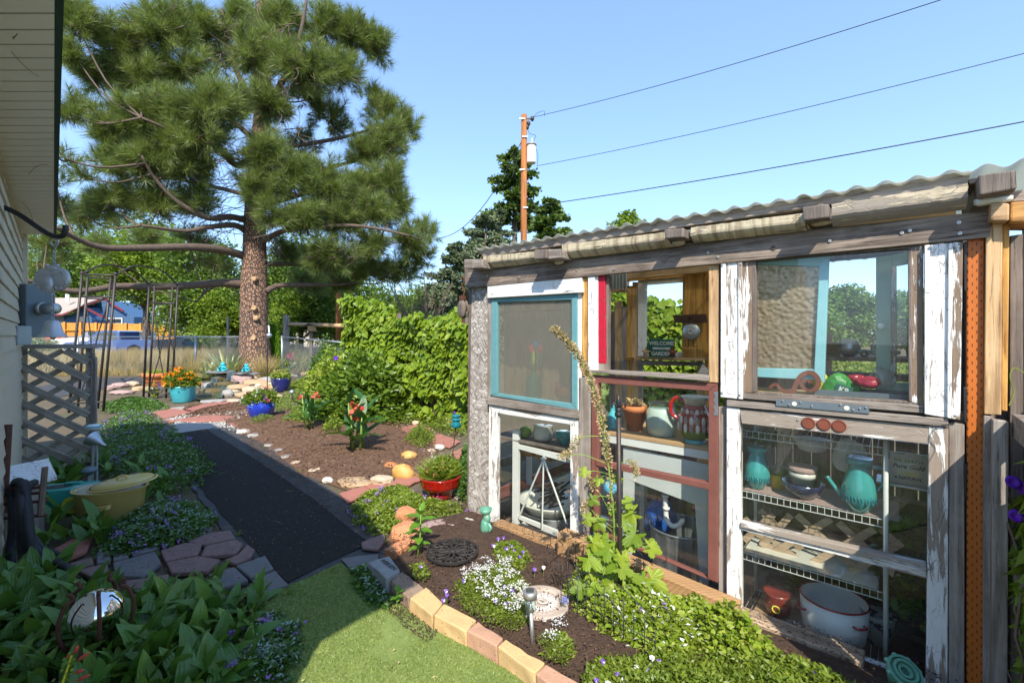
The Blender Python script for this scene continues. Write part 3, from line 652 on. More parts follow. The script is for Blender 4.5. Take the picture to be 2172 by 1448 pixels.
# red sandstone boulders,brick etc. beside the flower bed
rock(852,1150,66,44,M['sandred'],'red sandstone block standing between green cover and the holed brick', seed=3,flat=.6,deep=.11)
rock(855,1110,52,42,M['sandred'],'upper red sandstone piece leaning behind the larger red block', seed=5,flat=.6,dz=.04,deep=.10)
rock(932,1142,106,26,M['pink_rock'],'flat dusty red stone behind the iron trivet', seed=8,flat=.4,deep=.16)
rock(987,1112,36,16,M['white_rock'],'white pitted stone at the greenhouse corner', seed=9)
rock(1003,1186,26,12,M['pink_rock'],'small tan chip of stone beside the trivet', seed=12)
rock(851,1017,56,46,M['gold_rock'],'large golden boulder at the tip of the mulch bed', name='boulder', seed=21,cat='boulder')
rock(826,998,34,28,M['orange_rock'],'rusty orange boulder left of the golden ones', name='boulder', seed=22,cat='boulder')
rock(864,975,40,27,M['gold_rock'],'smaller golden boulder resting behind the large one', name='boulder', seed=25,dz=.03,cat='boulder')
rock(843,981,18,14,M['orange_rock'],'little round orange stone between the boulders', name='boulder', seed=27,cat='boulder')
for i,(x,y,a,b,m,t) in enumerate([
 (805,1032,56,30,'cream_rock', 'angular cream rock against the large golden boulder'),
 (742,1034,82,20,'tan_rock', 'long layered tan rock edging the mulch bed'),
 (692,1024,28,16,'white_rock', 'pale triangular rock at the path end of the mulch bed'),
 (668,1004,42,13,'cream_rock', 'flat pale stone edging the mulch bed above the triangular one'),
 (628,985,34,9,'cream_rock', 'thin flat stone in the shade of the mulch bed edge'),
 (604,972,24,11,'flag', 'bluish flat stone in the shaded mulch edge'),
 (588,958,20,9,'flag', 'small bluish stone in the shaded mulch edge'),
 (566,948,22,8,'flag', 'shaded grey stone higher on the mulch edge'),
 (533,928,28,12,'flag', 'pale grey stone below the round blue pot'),
 (512,920,30,14,'white_rock', 'light grey stone nearest the round blue pot'),
 (890,960,22,13,'paverg', 'dark rounded stone behind the golden boulders'),
 (930,955,24,18,'white_rock', 'white rounded rock behind the red planter'),
 (914,960,20,13,'cream_rock', 'cream rock beside the white rounded one'),
 (958,905,48,26,'tan_rock', 'tan rock behind the glass insulator'),
 (856,893,28,22,'white_rock', 'pale upright rock below the vine wall'),
 (880,900,20,12,'cream_rock', 'cream stone beside the pale upright rock'),
 (905,872,36,16,'tan_rock', 'tan rock at the foot of the vine wall'),
 (930,884,22,10,'pink_rock', 'pinkish stone at the foot of the vine wall'),
 (1030,1180,12,5,'cream_rock', 'tiny pale stone in the flower bed by the sill timber')]):
 rock(x,y,a,b,M[m],t,seed=30+i,flat=.35)
for poly,m,t in [
 ([(1000,1030),(956,1022),(940,1008),(985,1000),(1010,1010)],'redstone', 'red flagstone in gravel nearest the greenhouse corner'),
 ([(955,952),(920,945),(900,930),(935,922),(975,938)],'redstone', 'red flagstone behind the white rounded rock'),
 ([(905,925),(860,922),(850,908),(885,902),(915,912)],'redstone', 'red flagstone in gravel by the low bush'),
 ([(1010,975),(975,985),(960,962),(990,948),(1015,955)],'redstone', 'red flagstone by the insulator stake'),
 ([(870,1030),(905,1015),(880,1003),(835,1020),(850,1035)],'redstone', 'red paving piece left of the red planter'),
 ([(720,1050),(772,1034),(790,1046),(738,1070)],'redstone', 'red paving brick at the tip of the black path'),
 ([(772,1034),(830,1020),(850,1032),(792,1046)],'redstone', 'red paving brick right of the tip brick'),
 ([(300,880),(362,868),(415,873),(372,884),(330,892)],'redstone', 'red flagstone nearest the marigold planter'),
 ([(370,892),(440,882),(500,884),(482,893),(400,896)],'redstone', 'long red flagstone left of the round blue pot'),
 ([(312,905),(348,890),(372,895),(352,906)],'redstone', 'red flagstone at the groundcover edge'),
 ([(318,918),(380,898),(455,900),(478,905),(420,914),(350,925)],'flag', 'wide grey flagstone at the head of the black path'),
 ([(486,899),(545,893),(552,897),(500,906)],'redstone', 'thin red flagstone in front of the round blue pot'),
 ([(388,872),(430,858),(500,849),(508,852),(440,864),(402,875)],'redstone', 'red curb slab curving round the mulch by the pond'),
 ([(640,836),(668,828),(700,833),(690,840),(655,842)],'redstone', 'flat rose stone behind the low flowers'),
 ([(590,852),(640,848),(676,852),(650,858),(600,858)],'cream_rock', 'flat cream stone behind the solar globe light'),
 ([(720,852),(780,862),(800,872),(750,870)],'cream_rock', 'flat cream stone in the creeping plants')]:
 flagstone(poly,.022,M[m],t)
# pavers by the lily bed
pav=T('paver_path', 'crossing of old pink and grey concrete pavers between two leafy beds', 'paving', G(420,1200))
for poly,m in [
 ([(104,1178),(175,1140),(198,1142),(185,1178),(120,1204)],'redstone'),
 ([(203,1179),(234,1174),(236,1198),(205,1203)],'paverg'),([(238,1176),(270,1171),(274,1190),(240,1198)],'paverg'),
 ([(276,1176),(335,1163),(338,1172),(280,1186)],'paverg'),([(237,1200),(330,1176),(344,1202),(300,1232),(245,1230)],'paverg'),
 ([(140,1205),(196,1190),(198,1204),(160,1216)],'paver'),([(160,1220),(228,1202),(232,1222),(190,1232)],'paver'),
 ([(192,1236),(236,1226),(238,1246),(205,1250)],'paver'),([(262,1240),(304,1236),(360,1226),(350,1262),(270,1258)],'paver'),
 ([(340,1176),(392,1158),(430,1160),(420,1185),(350,1200)],'paver'),([(395,1156),(440,1136),(490,1130),(500,1148),(434,1162)],'paver'),
 ([(424,1188),(434,1164),(500,1150),(518,1158),(500,1182)],'paver'),([(350,1202),(420,1188),(470,1196),(440,1222),(362,1226)],'paver'),
 ([(474,1196),(504,1184),(526,1160),(542,1172),(532,1190),(500,1204)],'paver'),
 ([(500,1208),(562,1186),(582,1214),(530,1236)],'paverg'),([(532,1240),(585,1216),(612,1248),(560,1268)],'paverg'),
 ([(440,1226),(498,1208),(528,1238),(470,1256)],'paverg'),
 ([(380,1140),(420,1120),(452,1125),(440,1134),(398,1152)],'paverg')]:
 cx_=sum(p[0] for p in poly)/len(poly);cy_=sum(p[1] for p in poly)/len(poly)
 poly=[(cx_+(x-cx_)*.975,cy_+(y-cy_)*.97) for x,y in poly]
 flagstone(poly,.03,M[m],None,'paver', z=random.uniform(-.004,.004),parent=pav,rough=.003)
flagstone([(722,1190),(800,1180),(800,1225),(772,1236),(745,1215)],.012,M['paverg'],'dark paver corner between path and engraved block', z=.014)
flagstone([(765,1158),(815,1140),(820,1152),(800,1175),(772,1170)],.02,M['paver'],'pink paver piece at the corner of the black path', z=.014)
# edging blocks
def edge_block(top,base_front,h,mat,label,name='edging_block'):
 # top: four picture points on the block's top at height h : back-left,back-right,front-right,front-left
 P=[G(x,y,h) for x,y in top];c=sum(P,Vector())/4;c.z=0
 lo=[p-c-Vector((0,0,p.z)) for p in P]
 bm=bmesh.new();vsb=[bm.verts.new(p+Vector((0,0,-.02))) for p in lo];vst=[bm.verts.new(p+Vector((0,0,h))) for p in lo]
 bm.faces.new(vsb[::-1]);bm.faces.new(vst)
 for i in range(4): bm.faces.new((vsb[i],vsb[(i+1)%4],vst[(i+1)%4],vst[i]))
 bmesh.ops.recalc_face_normals(bm,faces=bm.faces[:])
 bmesh.ops.subdivide_edges(bm,edges=bm.edges[:],cuts=9,use_grid_fill=True)
 for v in bm.verts:
  nz=mn.noise(v.co*14+c*3);v.co+=Vector((nz,mn.noise(v.co*16+c),mn.noise(v.co*12-c)*.6))*.0045+v.co.normalized()*(-.010*max(0,mn.noise(v.co*9+c*7)-.15))
 me=bpy.data.meshes.new(name);bm.to_mesh(me);bm.free();me.materials.append(mat)
 o=bpy.data.objects.new(name,me);C.objects.link(o);o.location=c
 b=o.modifiers.new('b', 'BEVEL');b.width=.006;b.segments=2;b.limit_method='ANGLE';b.angle_limit=R(45)
 return props(o,label,'edging block')
H_=.085
edge_block([(826,1178),(850,1206),(822,1232),(778,1192)][0:1]+[(848,1208),(820,1226),(779,1191)],None,.11,M['concrete'],'grey engraved edging block lettered IVERSEN at the path corner', 'engraved_block')
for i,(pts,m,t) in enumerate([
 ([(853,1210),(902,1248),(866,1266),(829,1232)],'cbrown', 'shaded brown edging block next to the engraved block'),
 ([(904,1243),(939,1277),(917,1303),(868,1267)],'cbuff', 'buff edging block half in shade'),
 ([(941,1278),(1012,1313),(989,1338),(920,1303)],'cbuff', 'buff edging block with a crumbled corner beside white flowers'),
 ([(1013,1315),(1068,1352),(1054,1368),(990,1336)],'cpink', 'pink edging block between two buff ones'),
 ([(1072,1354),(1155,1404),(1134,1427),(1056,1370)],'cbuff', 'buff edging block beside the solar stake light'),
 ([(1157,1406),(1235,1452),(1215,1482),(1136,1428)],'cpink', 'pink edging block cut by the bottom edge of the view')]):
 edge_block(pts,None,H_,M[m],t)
# engraved lettering: flat strokes on the grey block
def text_obj(name,body,size,mat,parent,loc,rot,ext=.0004,align='CENTER', shear=0.0,bold=0.0):
 cu=bpy.data.curves.new(name,'FONT');cu.body=body;cu.size=size;cu.extrude=ext;cu.align_x=align;cu.align_y='CENTER';cu.shear=shear;cu.offset=bold;cu.resolution_u=2
 tmp=bpy.data.objects.new('tmp_text', cu);C.objects.link(tmp);dg=bpy.context.evaluated_depsgraph_get();me=bpy.data.meshes.new_from_object(tmp.evaluated_get(dg));bpy.data.objects.remove(tmp)
 me.materials.clear();me.materials.append(mat);o=bpy.data.objects.new(name,me);C.objects.link(o);o.parent=parent;o.location=loc;o.rotation_euler=rot
 return o
eb=bpy.data.objects['engraved_block'];P0=G(808,1186,.112);P1=G(840,1208,.112)
text_obj('lettering', 'IVERSEN', .043,M['black_print'],eb,(P0+P1)/2-eb.location,(0,0,math.atan2(P1.y-P0.y,P1.x-P0.x)),bold=.0004)

# ---------------------------------------------------------------- the house on the left
EH=2.6
Zf=(EH-CH)*F/(HY-497);fx0=lambda px,Z: (px-CX)/F*Z
far_out=Vector((fx0(114,Zf),Zf,EH));Zn=(EH-CH)*F/(HY-0)
dirE=(Vector((fx0(115.5,Zn),Zn,EH))-far_out).normalized()
far_in=Vector((fx0(46,Zf),Zf,EH));dirW=dirE.copy()
near_out=far_out+dirE*(far_out-Vector((-1.15,1.12,EH))).length
near_in=far_in+dirW*(far_out-near_out).length
wall_in=far_in+dirW*((far_out-near_out).length+.9)
house=T('cream_sided_house', 'cream vinyl sided house along the left edge with white soffit and green gutter', 'house', (far_in.x,far_in.y,0))
hl=house.location
def hb(name,mbx,mat,**k): 
 o=mbx.build(name,mat,None,**k);o.parent=house;o.location=-hl;return o
Wl=(wall_in-far_in).length;wn=Vector((-dirW.y,dirW.x,0));
if wn.dot(Vector((1,1,0)))<0: wn=-wn
wn.z=0;wn.normalize()
base=Vector((far_in.x,far_in.y,0))
course=.115
nC=int(EH/course)+1
for i in range(nC):
 z0=i*course;z1=min(EH+.0,z0+course);mbx=MB();seg=30;va=[];
 for s in range(seg+1):
  p=base+dirW*(Wl*(s/seg)**1.5+.0)
  wob=.0022*math.sin(s*1.9+i*1.3)+.0012*math.sin(s*4.1+i)
  va+=[p+wn*(.016+wob)+Vector((0,0,z0)),p+wn*(.004)+Vector((0,0,z1-.002)),p+wn*(.0)+Vector((0,0,z0))]
 fs=[]
 for s in range(seg):
  a=s*3;fs+=[(a,a+3,a+4,a+1),(a+2,a+5,a+3,a)]
 mbx.add(va,fs);hb('siding_plank', mbx,M['siding'])
mbx=MB();mbx.slab([base,base+dirW*Wl,base+dirW*Wl-wn*4,base-wn*4],(0,0,EH));hb('wall_core', mbx,M['siding'])
mbx=MB();mbx.slab([base-dirW*.03+wn*.045,base+dirW*.07+wn*.045,base+dirW*.07,base-dirW*.03-wn*.06],(0,0,EH-.01));hb('corner_trim', mbx,M['siding'])
# soffit boards: separate grooved panels
nb=46;
for i in range(nb):
 t0=(i/nb)**1.0;t1=((i+1)/nb);Lw=Wl
 a0=far_in.lerp(near_in,t0+.0012);a1=far_in.lerp(near_in,t1-.0012);b0=far_out.lerp(near_out,t0+.0012);b1=far_out.lerp(near_out,t1-.0012)
 hb('soffit_panel', MB().slab([a0,a1,b1,b0],(0,0,.012)),M['soffit'])
mbx=MB();mbx.slab([far_in+Vector((0,0,.014)),near_in+Vector((0,0,.014)),near_out+Vector((0,0,.014)),far_out+Vector((0,0,.014))],(0,0,.02));hb('soffit_backing', mbx,M['darkm'])
on=Vector((-dirE.y,dirE.x,0));on=on if on.dot(Vector((1,1,0)))>0 else -on;on.normalize()
mbx=MB();mbx.slab([far_out-dirE*.02,near_out,near_out+on*.022,far_out-dirE*.02+on*.022],(0,0,.06));hb('gutter', mbx,M['green_trim'])
zr=Vector((0,0,.062));n2=Vector((-.42,-.02,EH));nb2=n2+Vector((-.43,-.565,0))*2.3;nb3=Vector((-3.2,nb2.y,EH));fb=far_out-on*1.6
mbx=MB();mbx.slab([far_out+zr,near_out+zr,n2+zr,nb2+zr,nb3+zr,fb+zr],(0,0,.03));hb('roof', mbx,M['shingle'])  # unseen near corner bent outward so its shadow falls over path and turf
mbx=MB();mbx.slab([near_in,near_out,n2,n2-on*.4],(0,0,.02));hb('unseen_corner_soffit', mbx,M['soffit'])  # underside of the roof corner added out of view for its shadow
mbx=MB();mbx.slab([far_in,far_out,far_out+Vector((0,0,.05)),far_in+Vector((0,0,.05))],-dirE*.01);hb('end_fascia', mbx,M['green_trim'])
# wires dangling from the soffit
for i,pts in enumerate([[(26,80),(34,76),(36,72),(28,84)],[(24,110),(44,132),(66,152),(82,162)],[(60,370),(80,352),(102,350)],[(48,430),(62,445),(70,470)]]):
 P=[D(x,y,(EH-.03-CH)*F/(HY-y)) for x,y in pts];hb('loose_wire', MB().tube(smooth_pts(P,4),.0013,4),M['twig'])
# meter box,junction box,conduits
Zb=4.35
mt=T('electric_meter_box', 'tall blue grey electrical meter box on the house corner', 'meter box', D(46,715,Zb)-Vector((0,0,.0)))
a=mt.location
def zs(px,Z): return px*Z/F
mt_m=Matrix.Rotation(R(-46),4,'Z')
MB().box(-.07,.065,-.02,.26,0,zs(113,Zb)).build('housing', M['meter'],mt,bevel=.008)
MB().lathe([(.062,0),(.062,.04),(.058,.05)],20,m=Matrix.Translation((.065,.10,zs(62,Zb)))@Matrix.Rotation(R(90),4,'Y')).build('meter_ring', M['steel'],mt,smooth=True)
MB().lathe([(.055,0),(.057,.10),(.05,.125),(.02,.13)],20,m=Matrix.Translation((.115,.10,zs(62,Zb)))@Matrix.Rotation(R(90),4,'Y')).build('meter_glass', M['galv'],mt,smooth=True)
jb=T('junction_box', 'small light grey junction box mounted low on the cream siding', 'junction box', D(33,731,4.0))
MB().box(-.045,.05,-.03,.09,0,zs(40,4.0)).build('housing', M['lgrey'],jb,bevel=.006)
MB().box(-.038,.044,-.038,-.031,.012,zs(40,4)-.012).build('cover', M['lgrey'],jb,bevel=.004)
cd=T('conduit_pipe', 'pale conduit pipes running down the siding beside the lattice', 'pipe', G(18,1010))
cl=cd.location
for j,(pts,m,r) in enumerate([([(25,735),(24,760),(26,800),(24,870),(16,905),(20,985)],'lgrey', .016),([(17,760),(16,850),(18,900),(12,940),(14,1000)],'wwire', .012),([(20,838),(19,870),(17,990)],'greenstat', .014)]):
 MB().tube([D(x,y,3.95+.1*j)-cl for x,y in pts],r,8).build('pipe', M[m],cd,smooth=True)
for z in (.2,.6,.9): MB().lathe([(.02,0),(.02,.03)],8,c=tuple(D(17,838,4.05)-cl+Vector((0,0,-z+.2)))).build('collar', M['rust'],cd)
# hanging hook and chime
hk=T('chime_hook', 'curved black steel hook reaching out from the siding', 'hook', D(0,438,3.0))
P=smooth_pts([D(x,y,3.0)-hk.location for x,y in [(-60,430),(0,438),(40,455),(80,482),(104,497),(122,502),(135,498),(139,486),(139,478)]],6)
MB().tube(P,.0165,10).build('hook_rod', M['black'],hk,smooth=True)
ch=T('ladybird_bell_chime', 'silver ladybird chime with a bell hanging under the black hook', 'wind chime', D(113,500,3.0))
cl=ch.location;lp=lambda x,y,dz=0: D(x,y,3.0+dz)-cl
MB().tube(smooth_pts([lp(116,500),(lp(110,510)),lp(109,518),lp(114,522),lp(120,512),lp(122,506),lp(124,514),lp(118,526),lp(115,534)],5),.0045,7).build('hanging_ring', M['galv'],ch,smooth=True)
def chain(p,q,n,parent,mat,r=.006):
 for i in range(n):
  a=p.lerp(q,i/n);b=p.lerp(q,(i+1.25)/n);c=(a+b)/2;hx=.008;ln=(b-a).length/2
  pts=[c+Vector((hx*math.cos(t)*(1 if i%2 else 0),hx*math.cos(t)*(0 if i%2 else 1),ln*math.sin(t))) for t in [k*math.pi/4 for k in range(9)]]
  MB().tube(pts,.0028,5,False).build('chain_link', mat,parent,smooth=True)
chain(lp(115,532),lp(114,566),7,ch,M['galv']);chain(lp(113,622),lp(112,682),12,ch,M['galv'])
bc=lp(111,594);s3=3.0/F
for sgn in (-1,1):
 MB().ball(bc+Vector((sgn*14*s3,0,2*s3)),25*s3,14,(.98,.34,.98),Matrix.Rotation(R(sgn*22),4,'Y')).build('wing', M['silver'],ch,smooth=True)
 for dx,dz,r in [(24,10,6),(28,-6,6.5),(19,-16,5.5),(9,6,5)]:
  MB().lathe([(r*s3*.5,0),(r*s3*.95,.002),(r*s3,.006),(r*s3,-.02)],12,m=Matrix.Translation(bc+Vector((sgn*dx*s3,-7.4*s3+abs(dx-15)*s3*.12,dz*s3)))@Matrix.Rotation(R(90),4,'X')).build('wing_spot', M['silver'],ch,smooth=True)
MB().ball(bc+Vector((0,-.02,-10*s3)),16*s3,10,(.7,.6,1.2)).build('belly', M['silver'],ch,smooth=True)
for k in range(6): MB().tube([bc+Vector((x*s3*(10-k),-.052+abs(x)*.01,(-8-k*3.4-abs(x)*0)*s3)) for x in (-1,-.5,0,.5,1)],.0022,5).build('belly_ridge', M['silver'],ch,smooth=True)
MB().ball(bc+Vector((1*s3,0,25*s3)),9*s3,10,(1.3,.8,.8)).build('head', M['silver'],ch,smooth=True)
for sgn in (-1,1): MB().ball(bc+Vector((sgn*11*s3,0,31*s3)),3.6*s3,8).build('antenna', M['silver'],ch,smooth=True)
bp=lp(112,715);MB().lathe([(.0,37*s3),(7*s3,36*s3),(12*s3,32*s3),(14*s3,22*s3),(17*s3,10*s3),(23*s3,2*s3),(25*s3,0),(23*s3,.001),(15*s3,10*s3),(12*s3,28*s3)],28,c=tuple(bp)).build('bell', M['silver'],ch,smooth=True)
MB().ball(bp+Vector((0,0,-.003)),5*s3,8).build('clapper', M['silver'],ch,smooth=True)

# ---------------------------------------------------------------- lattice enclosure on the left
LZ=4.70
A0=D(22,985,LZ);A0.z=0;B0=D(192,985,LZ+.25);B0.z=0
lat=T('lattice_screen', 'weathered grey wooden lattice enclosure with ragged board top against the house', 'lattice screen', A0)
du=(B0-A0);Wd=du.length;du.normalize();Ht=CH-(740-HY)*LZ/F
def lt(x,z,y=0): return du*x+Vector((0,y,z))
def strip_between(p,q,width,y0,th,name='slat', mat='lattice', parent=None,frame=lt,bev=.003):
 p=Vector((p[0],0,p[1]));q=Vector((q[0],0,q[1]));d=(q-p);Lg=d.length;o=MB().box(-Lg/2,Lg/2,-th/2,th/2,-width/2,width/2).build(name,M[mat],parent,bevel=bev)
 c=(p+q)/2;ang=math.atan2(d.z,d.x);o.location=frame(c.x,c.z,y0);o.rotation_euler=Matrix(((du.x if frame is lt else 1,0,0),(0,1,0),(0,0,1))).to_euler() if False else (0,-ang,math.atan2(du.y,du.x) if frame is lt else 0)
 return o
def clip(p,d,W,Hh,z0=0.0):
 ts=[]
 for k,lo,hi in ((0,0,W),(1,z0,Hh)):
  if abs(d[k])>1e-6: ts+=[((lo-p[k])/d[k]),((hi-p[k])/d[k])]
 pts=sorted(t for t in ts if -1e-4<=p[0]+d[0]*t<=W+1e-4 and z0-1e-4<=p[1]+d[1]*t<=Hh+1e-4)
 return (p[0]+d[0]*pts[0],p[1]+d[1]*pts[0]),(p[0]+d[0]*pts[-1],p[1]+d[1]*pts[-1])
sl_=.66;nrm=math.hypot(1,sl_)
for k in range(12):
 z=-.35+k*.195
 try:
  a,b=clip((0,z+.62),(1,-sl_),Wd,Ht-.02)
  if math.dist(a,b)>.08: strip_between(a,b,.075,-.022,.016,parent=lat)
 except Exception: pass
for k in range(12):
 z=-.70+k*.195
 try:
  a,b=clip((0,z),(1,sl_),Wd,Ht-.02)
  if math.dist(a,b)>.08: strip_between(a,b,.055,.004,.014,parent=lat)
 except Exception: pass
strip_between((.03,0),(.03,Ht),.075,.03,.02,'post', parent=lat);strip_between((Wd-.03,0),(Wd-.03,Ht),.06,.03,.02,'post', parent=lat)
for i in range(6): # ragged top boards
 x0=-.06+random.uniform(-.02,.02);o=MB().box(-.05,Wd+.06,-.03+i*.02*3,.02+i*.06,0,.012).build('top_board', M['lattice'],lat,bevel=.002)
 o.location=lt(0,Ht+.004+.013*(i%3),0);o.rotation_euler=(random.uniform(-.03,.03),random.uniform(-.012,.012),math.atan2(du.y,du.x)+random.uniform(-.02,.02))
for k in range(3):
 o=MB().box(Wd+.004+k*.016,Wd+.016+k*.016,-.01,.03,.0+.05*k,Ht-.05*k).build('side_slat', M['grey_v'],lat);o.rotation_euler=(0,0,math.atan2(du.y,du.x))

# ---------------------------------------------------------------- arch trellis
ar=T('metal_arch_trellis', 'tall dark metal garden arch with two ladder panels', 'arch', G(290,858));al=ar.location
def rod(pts,r,mat='darkm', name='rod', parent=ar,n=6,origin=None): 
 return MB().tube([Vector(p)-(origin if origin is not None else parent.location) for p in pts],r,n).build(name,M[mat],parent,smooth=True)
def panel(tops,bots,Z,r):
 tp=[D(x,y,Z+dz) for x,y,dz in tops];bt=[D(x,y,Z+dz) for x,y,dz in bots]
 for a,b in zip(tp,bt): rod([b,a],r,name='upright')
 for t in (0.0,.16,.93):
  rod([tp[0].lerp(bt[0],t),tp[3].lerp(bt[3],t)],r*.8,name='crossbar');rod([tp[1].lerp(bt[1],t),tp[2].lerp(bt[2],t)],r*.7,name='crossbar')
 a1,a2=tp[1].lerp(bt[1],.18),tp[2].lerp(bt[2],.18);m_=tp[1].lerp(bt[1],.62).lerp(tp[2].lerp(bt[2],.62),.5);e1=bt[1].lerp(tp[1],.06);e2=bt[2].lerp(tp[2],.06)
 rod(smooth_pts([a1,a1.lerp(m_,.55)+Vector((.02,0,0)),m_,e2.lerp(m_,.4),e2],5),r*.5,name='scroll_bar');rod(smooth_pts([a2,a2.lerp(m_,.55)-Vector((.02,0,0)),m_,e1.lerp(m_,.4),e1],5),r*.5,name='scroll_bar')
 for p in (tp[0],tp[3]): MB().ball(p-al+Vector((0,0,.03)),.035,8).build('finial', M['darkm'],ar,smooth=True)
 return tp
t1=panel([(174,582,0),(186,588,.5),(235,590,.5),(245,584,0)],[(146,876,0),(165,868,.5),(207,866,.5),(219,872,0)],8.7,.022)
t2=panel([(316,602,0),(328,606,.4),(366,607,.4),(377,604,0)],[(304,848,0),(316,842,.4),(352,844,.4),(364,852,0)],10.3,.022)
for a,b in ((t1[0],t2[0]),(t1[3],t2[3])):
 m_=(a+b)/2+Vector((0,0,.28));rod(smooth_pts([a,a.lerp(m_,.5)+Vector((0,0,.10)),m_,b.lerp(m_,.5)+Vector((0,0,.10)),b],5),.017,name='arch_bar')
# ================================================================ THE GREENHOUSE
shed=T('greenhouse', 'rustic garden greenhouse assembled from old window frames, weathered boards and a corrugated roof', 'greenhouse', SA,TH)
def qb(px4,y0,y1,name,mat,parent=shed,bev=.003,wob=0.0,label=None,off=None,smooth=False):
 P=[L(x,y,y0) for x,y in px4]
 if off is not None: P=[p-off for p in P]
 n=Vector((0,y1-y0,0));return MB().hexa(P,[p+n for p in P]).build(name,M[mat],parent,bevel=bev,label=label)
def qpanel(px4,y,name,mat,parent=shed,th=.004,label=None): return qb(px4,y,y+th,name,mat,parent,0,label=label)
def ub(u0,u1,y0,y1,z0,z1,name,mat,parent=shed,bev=.003,label=None): return MB().box(u0,u1,y0,y1,z0,z1).build(name,M[mat],parent,bevel=bev,label=label)
def scr(px,py,y,r=.006,parent=shed,mat='steel'):
 p=L(px,py,y);o=MB().lathe([(r*.35,0),(r,.0),(r,.003),(r*.5,.0035),(r*.3,.001)],10,m=Matrix.Translation(p)@Matrix.Rotation(R(90),4,'X')).build('screw', M[mat],parent);return o
# main beam under the roof
qb([(992,562),(2109,446),(2100,503),(990,611)],-.055,-.012,'beam', 'dark_h', bev=.004)
qb([(985,566),(992,565),(992,606),(986,604)],-.05,.08,'beam_end', 'greyd_v')
for x,y in ((1034,585),(1103,588),(1223,573),(1302,571),(1502,536),(1523,545),(1930,489),(2034,472),(2036,495),(1913,494),(1760,511)): scr(x,y,-.057,.007)
for i,((x0,y0),s) in enumerate([((1100,590),5),((1410,551),7),((1640,527),5)]):
 MB().lathe([(.001,.004),(s*.002,.003),(s*.003,0)],10,m=Matrix.Translation(L(x0,y0,-.055))@Matrix.Rotation(R(90),4,'X')).build('wood_knot', M['greyd_v'],shed)
# cream painted half round fascia pieces,with rafter ends between them
def fascia(px4,name,mat,y0=-.135):
 P=[L(x,y,y0) for x,y in px4];TL,TR,BR,BL=P;n=26;k=7;vs=[]
 rr=random.Random(int(px4[0][0]))
 for i in range(n+1):
  t=i/n;a=TL.lerp(TR,t);b=BL.lerp(BR,t);jz=rr.uniform(-.002,.002)
  for j in range(k+1):
   s=j/k;ang=s*math.pi/2*1.15;p=a.lerp(b,s);p=Vector((p.x+(rr.uniform(-.004,.004) if i in (0,n) else 0),y0+.045*(max(0,s-.45)/.55)**2*1.3,p.z+jz));vs.append(p)
  vs.append(b+Vector((0,.09,.006)));vs.append(a+Vector((0,.09,0)))
 m=k+3;fs=[(i*m+j,i*m+(j+1)%m,(i+1)*m+(j+1)%m,(i+1)*m+j) for i in range(n) for j in range(m)]
 fs+=[tuple(range(m)),tuple(range(n*m,n*m+m))[::-1]];MB().add(vs,fs).build(name,M[mat],shed)
fascia([(1025,543),(1168,530),(1169,552),(1027,567)],'fascia_board', 'creams_h')
fascia([(1192,519),(1409,492.5),(1421,520.7),(1194,547)],'fascia_board', 'creams_h')
fascia([(1464,482.5),(1704,452),(1708,484.5),(1464,512)],'fascia_board', 'creams_h')
fascia([(1765,433),(2053,389),(2052,438),(1762,476.5)],'fascia_board', 'cream_h')
def raft(px4,y0,y1,mat='grey_h', endmat=None):
 qb(px4,y0,y1,'rafter_end', mat,bev=.006)
raft([(984,550),(1003,550),(1003,569),(984,569)],-.20,.2);raft([(1003,550),(1023,549),(1023,568),(1003,569)],-.19,.2,'grey_h')
raft([(1133,530),(1160,528),(1160,548),(1133,550)],-.22,.3,'greyd_v');raft([(1160,528),(1190,529),(1190,547),(1160,550)],-.20,.3)
raft([(1408,487),(1450,483),(1450,503),(1410,506)],-.20,.3,'greyd_v')
raft([(1702,439),(1758,432),(1760,461),(1704,468)],-.20,.3,'greyd_v')
raft([(2075,371),(2156,360),(2158,400),(2078,414)],-.20,.4,'greyd_v');
# cloth wads stuffed under rafters
for x,y,sx in ((1745,471,.05),(2105,425,.06),(1185,556,.035),(1440,515,.04)):
 o=rock_mesh('packing_cloth', sx,.03,.018,M['floral'] if x==2105 else M['cream_rock'],x*.01,0,shed,2);o.location=L(x,y,-.10)
# top nailing board under the sheets
qb([(1010,531),(2060,361),(2053,390),(1025,545)],-.125,-.03,'purlin', 'grey_h')
qb([(2053,380),(2150,366),(2150,372),(2056,390)],-.12,.1,'purlin', 'grey_h')
# corrugated roof sheets: profile along u,running back
def corr(u0,u1,zf0,zf1,y0,y1,slope,name,mat,pitch=.1,amp=.012,th=.003,parent=shed,n_per=10,ph=0.0,label=None):
 n=int((u1-u0)/pitch*n_per);vs=[]
 for i in range(n+1):
  u=u0+(u1-u0)*i/n;z=zf0+(zf1-zf0)*i/n+amp*math.cos(2*math.pi*(u/pitch+ph));
  for yy in (y0,y1): vs+=[(u,yy,z+(yy-y0)*slope),(u,yy,z+th+(yy-y0)*slope)]
 fs=[]
 for i in range(n):
  a=i*4;b=a+4;fs+=[(a,b,b+2,a+2),(a+1,a+3,b+3,b+1),(a,a+1,b+1,b),(a+2,b+2,b+3,a+3)]
 return MB().add(vs,fs).build(name,mat,parent,smooth=True,label=label)
zr0=w(1012,532,-.15)[1];zr1=w(2060,371,-.15)[1];ur0=w(1008,535,-.15)[0];ur1=w(2180,360,-.15)[0]
nsh=4;RS=-.03
for i in range(nsh):
 a,b=i/nsh,(i+1)/nsh;corr(ur0+(ur1-ur0)*a,ur0+(ur1-ur0)*b+.05,zr0+(zr1-zr0)*a+.012+.003*(i%2),zr0+(zr1-zr0)*b+.012+.003*(i%2),-.16,1.75,RS,'corrugated_sheet', M['roof'])
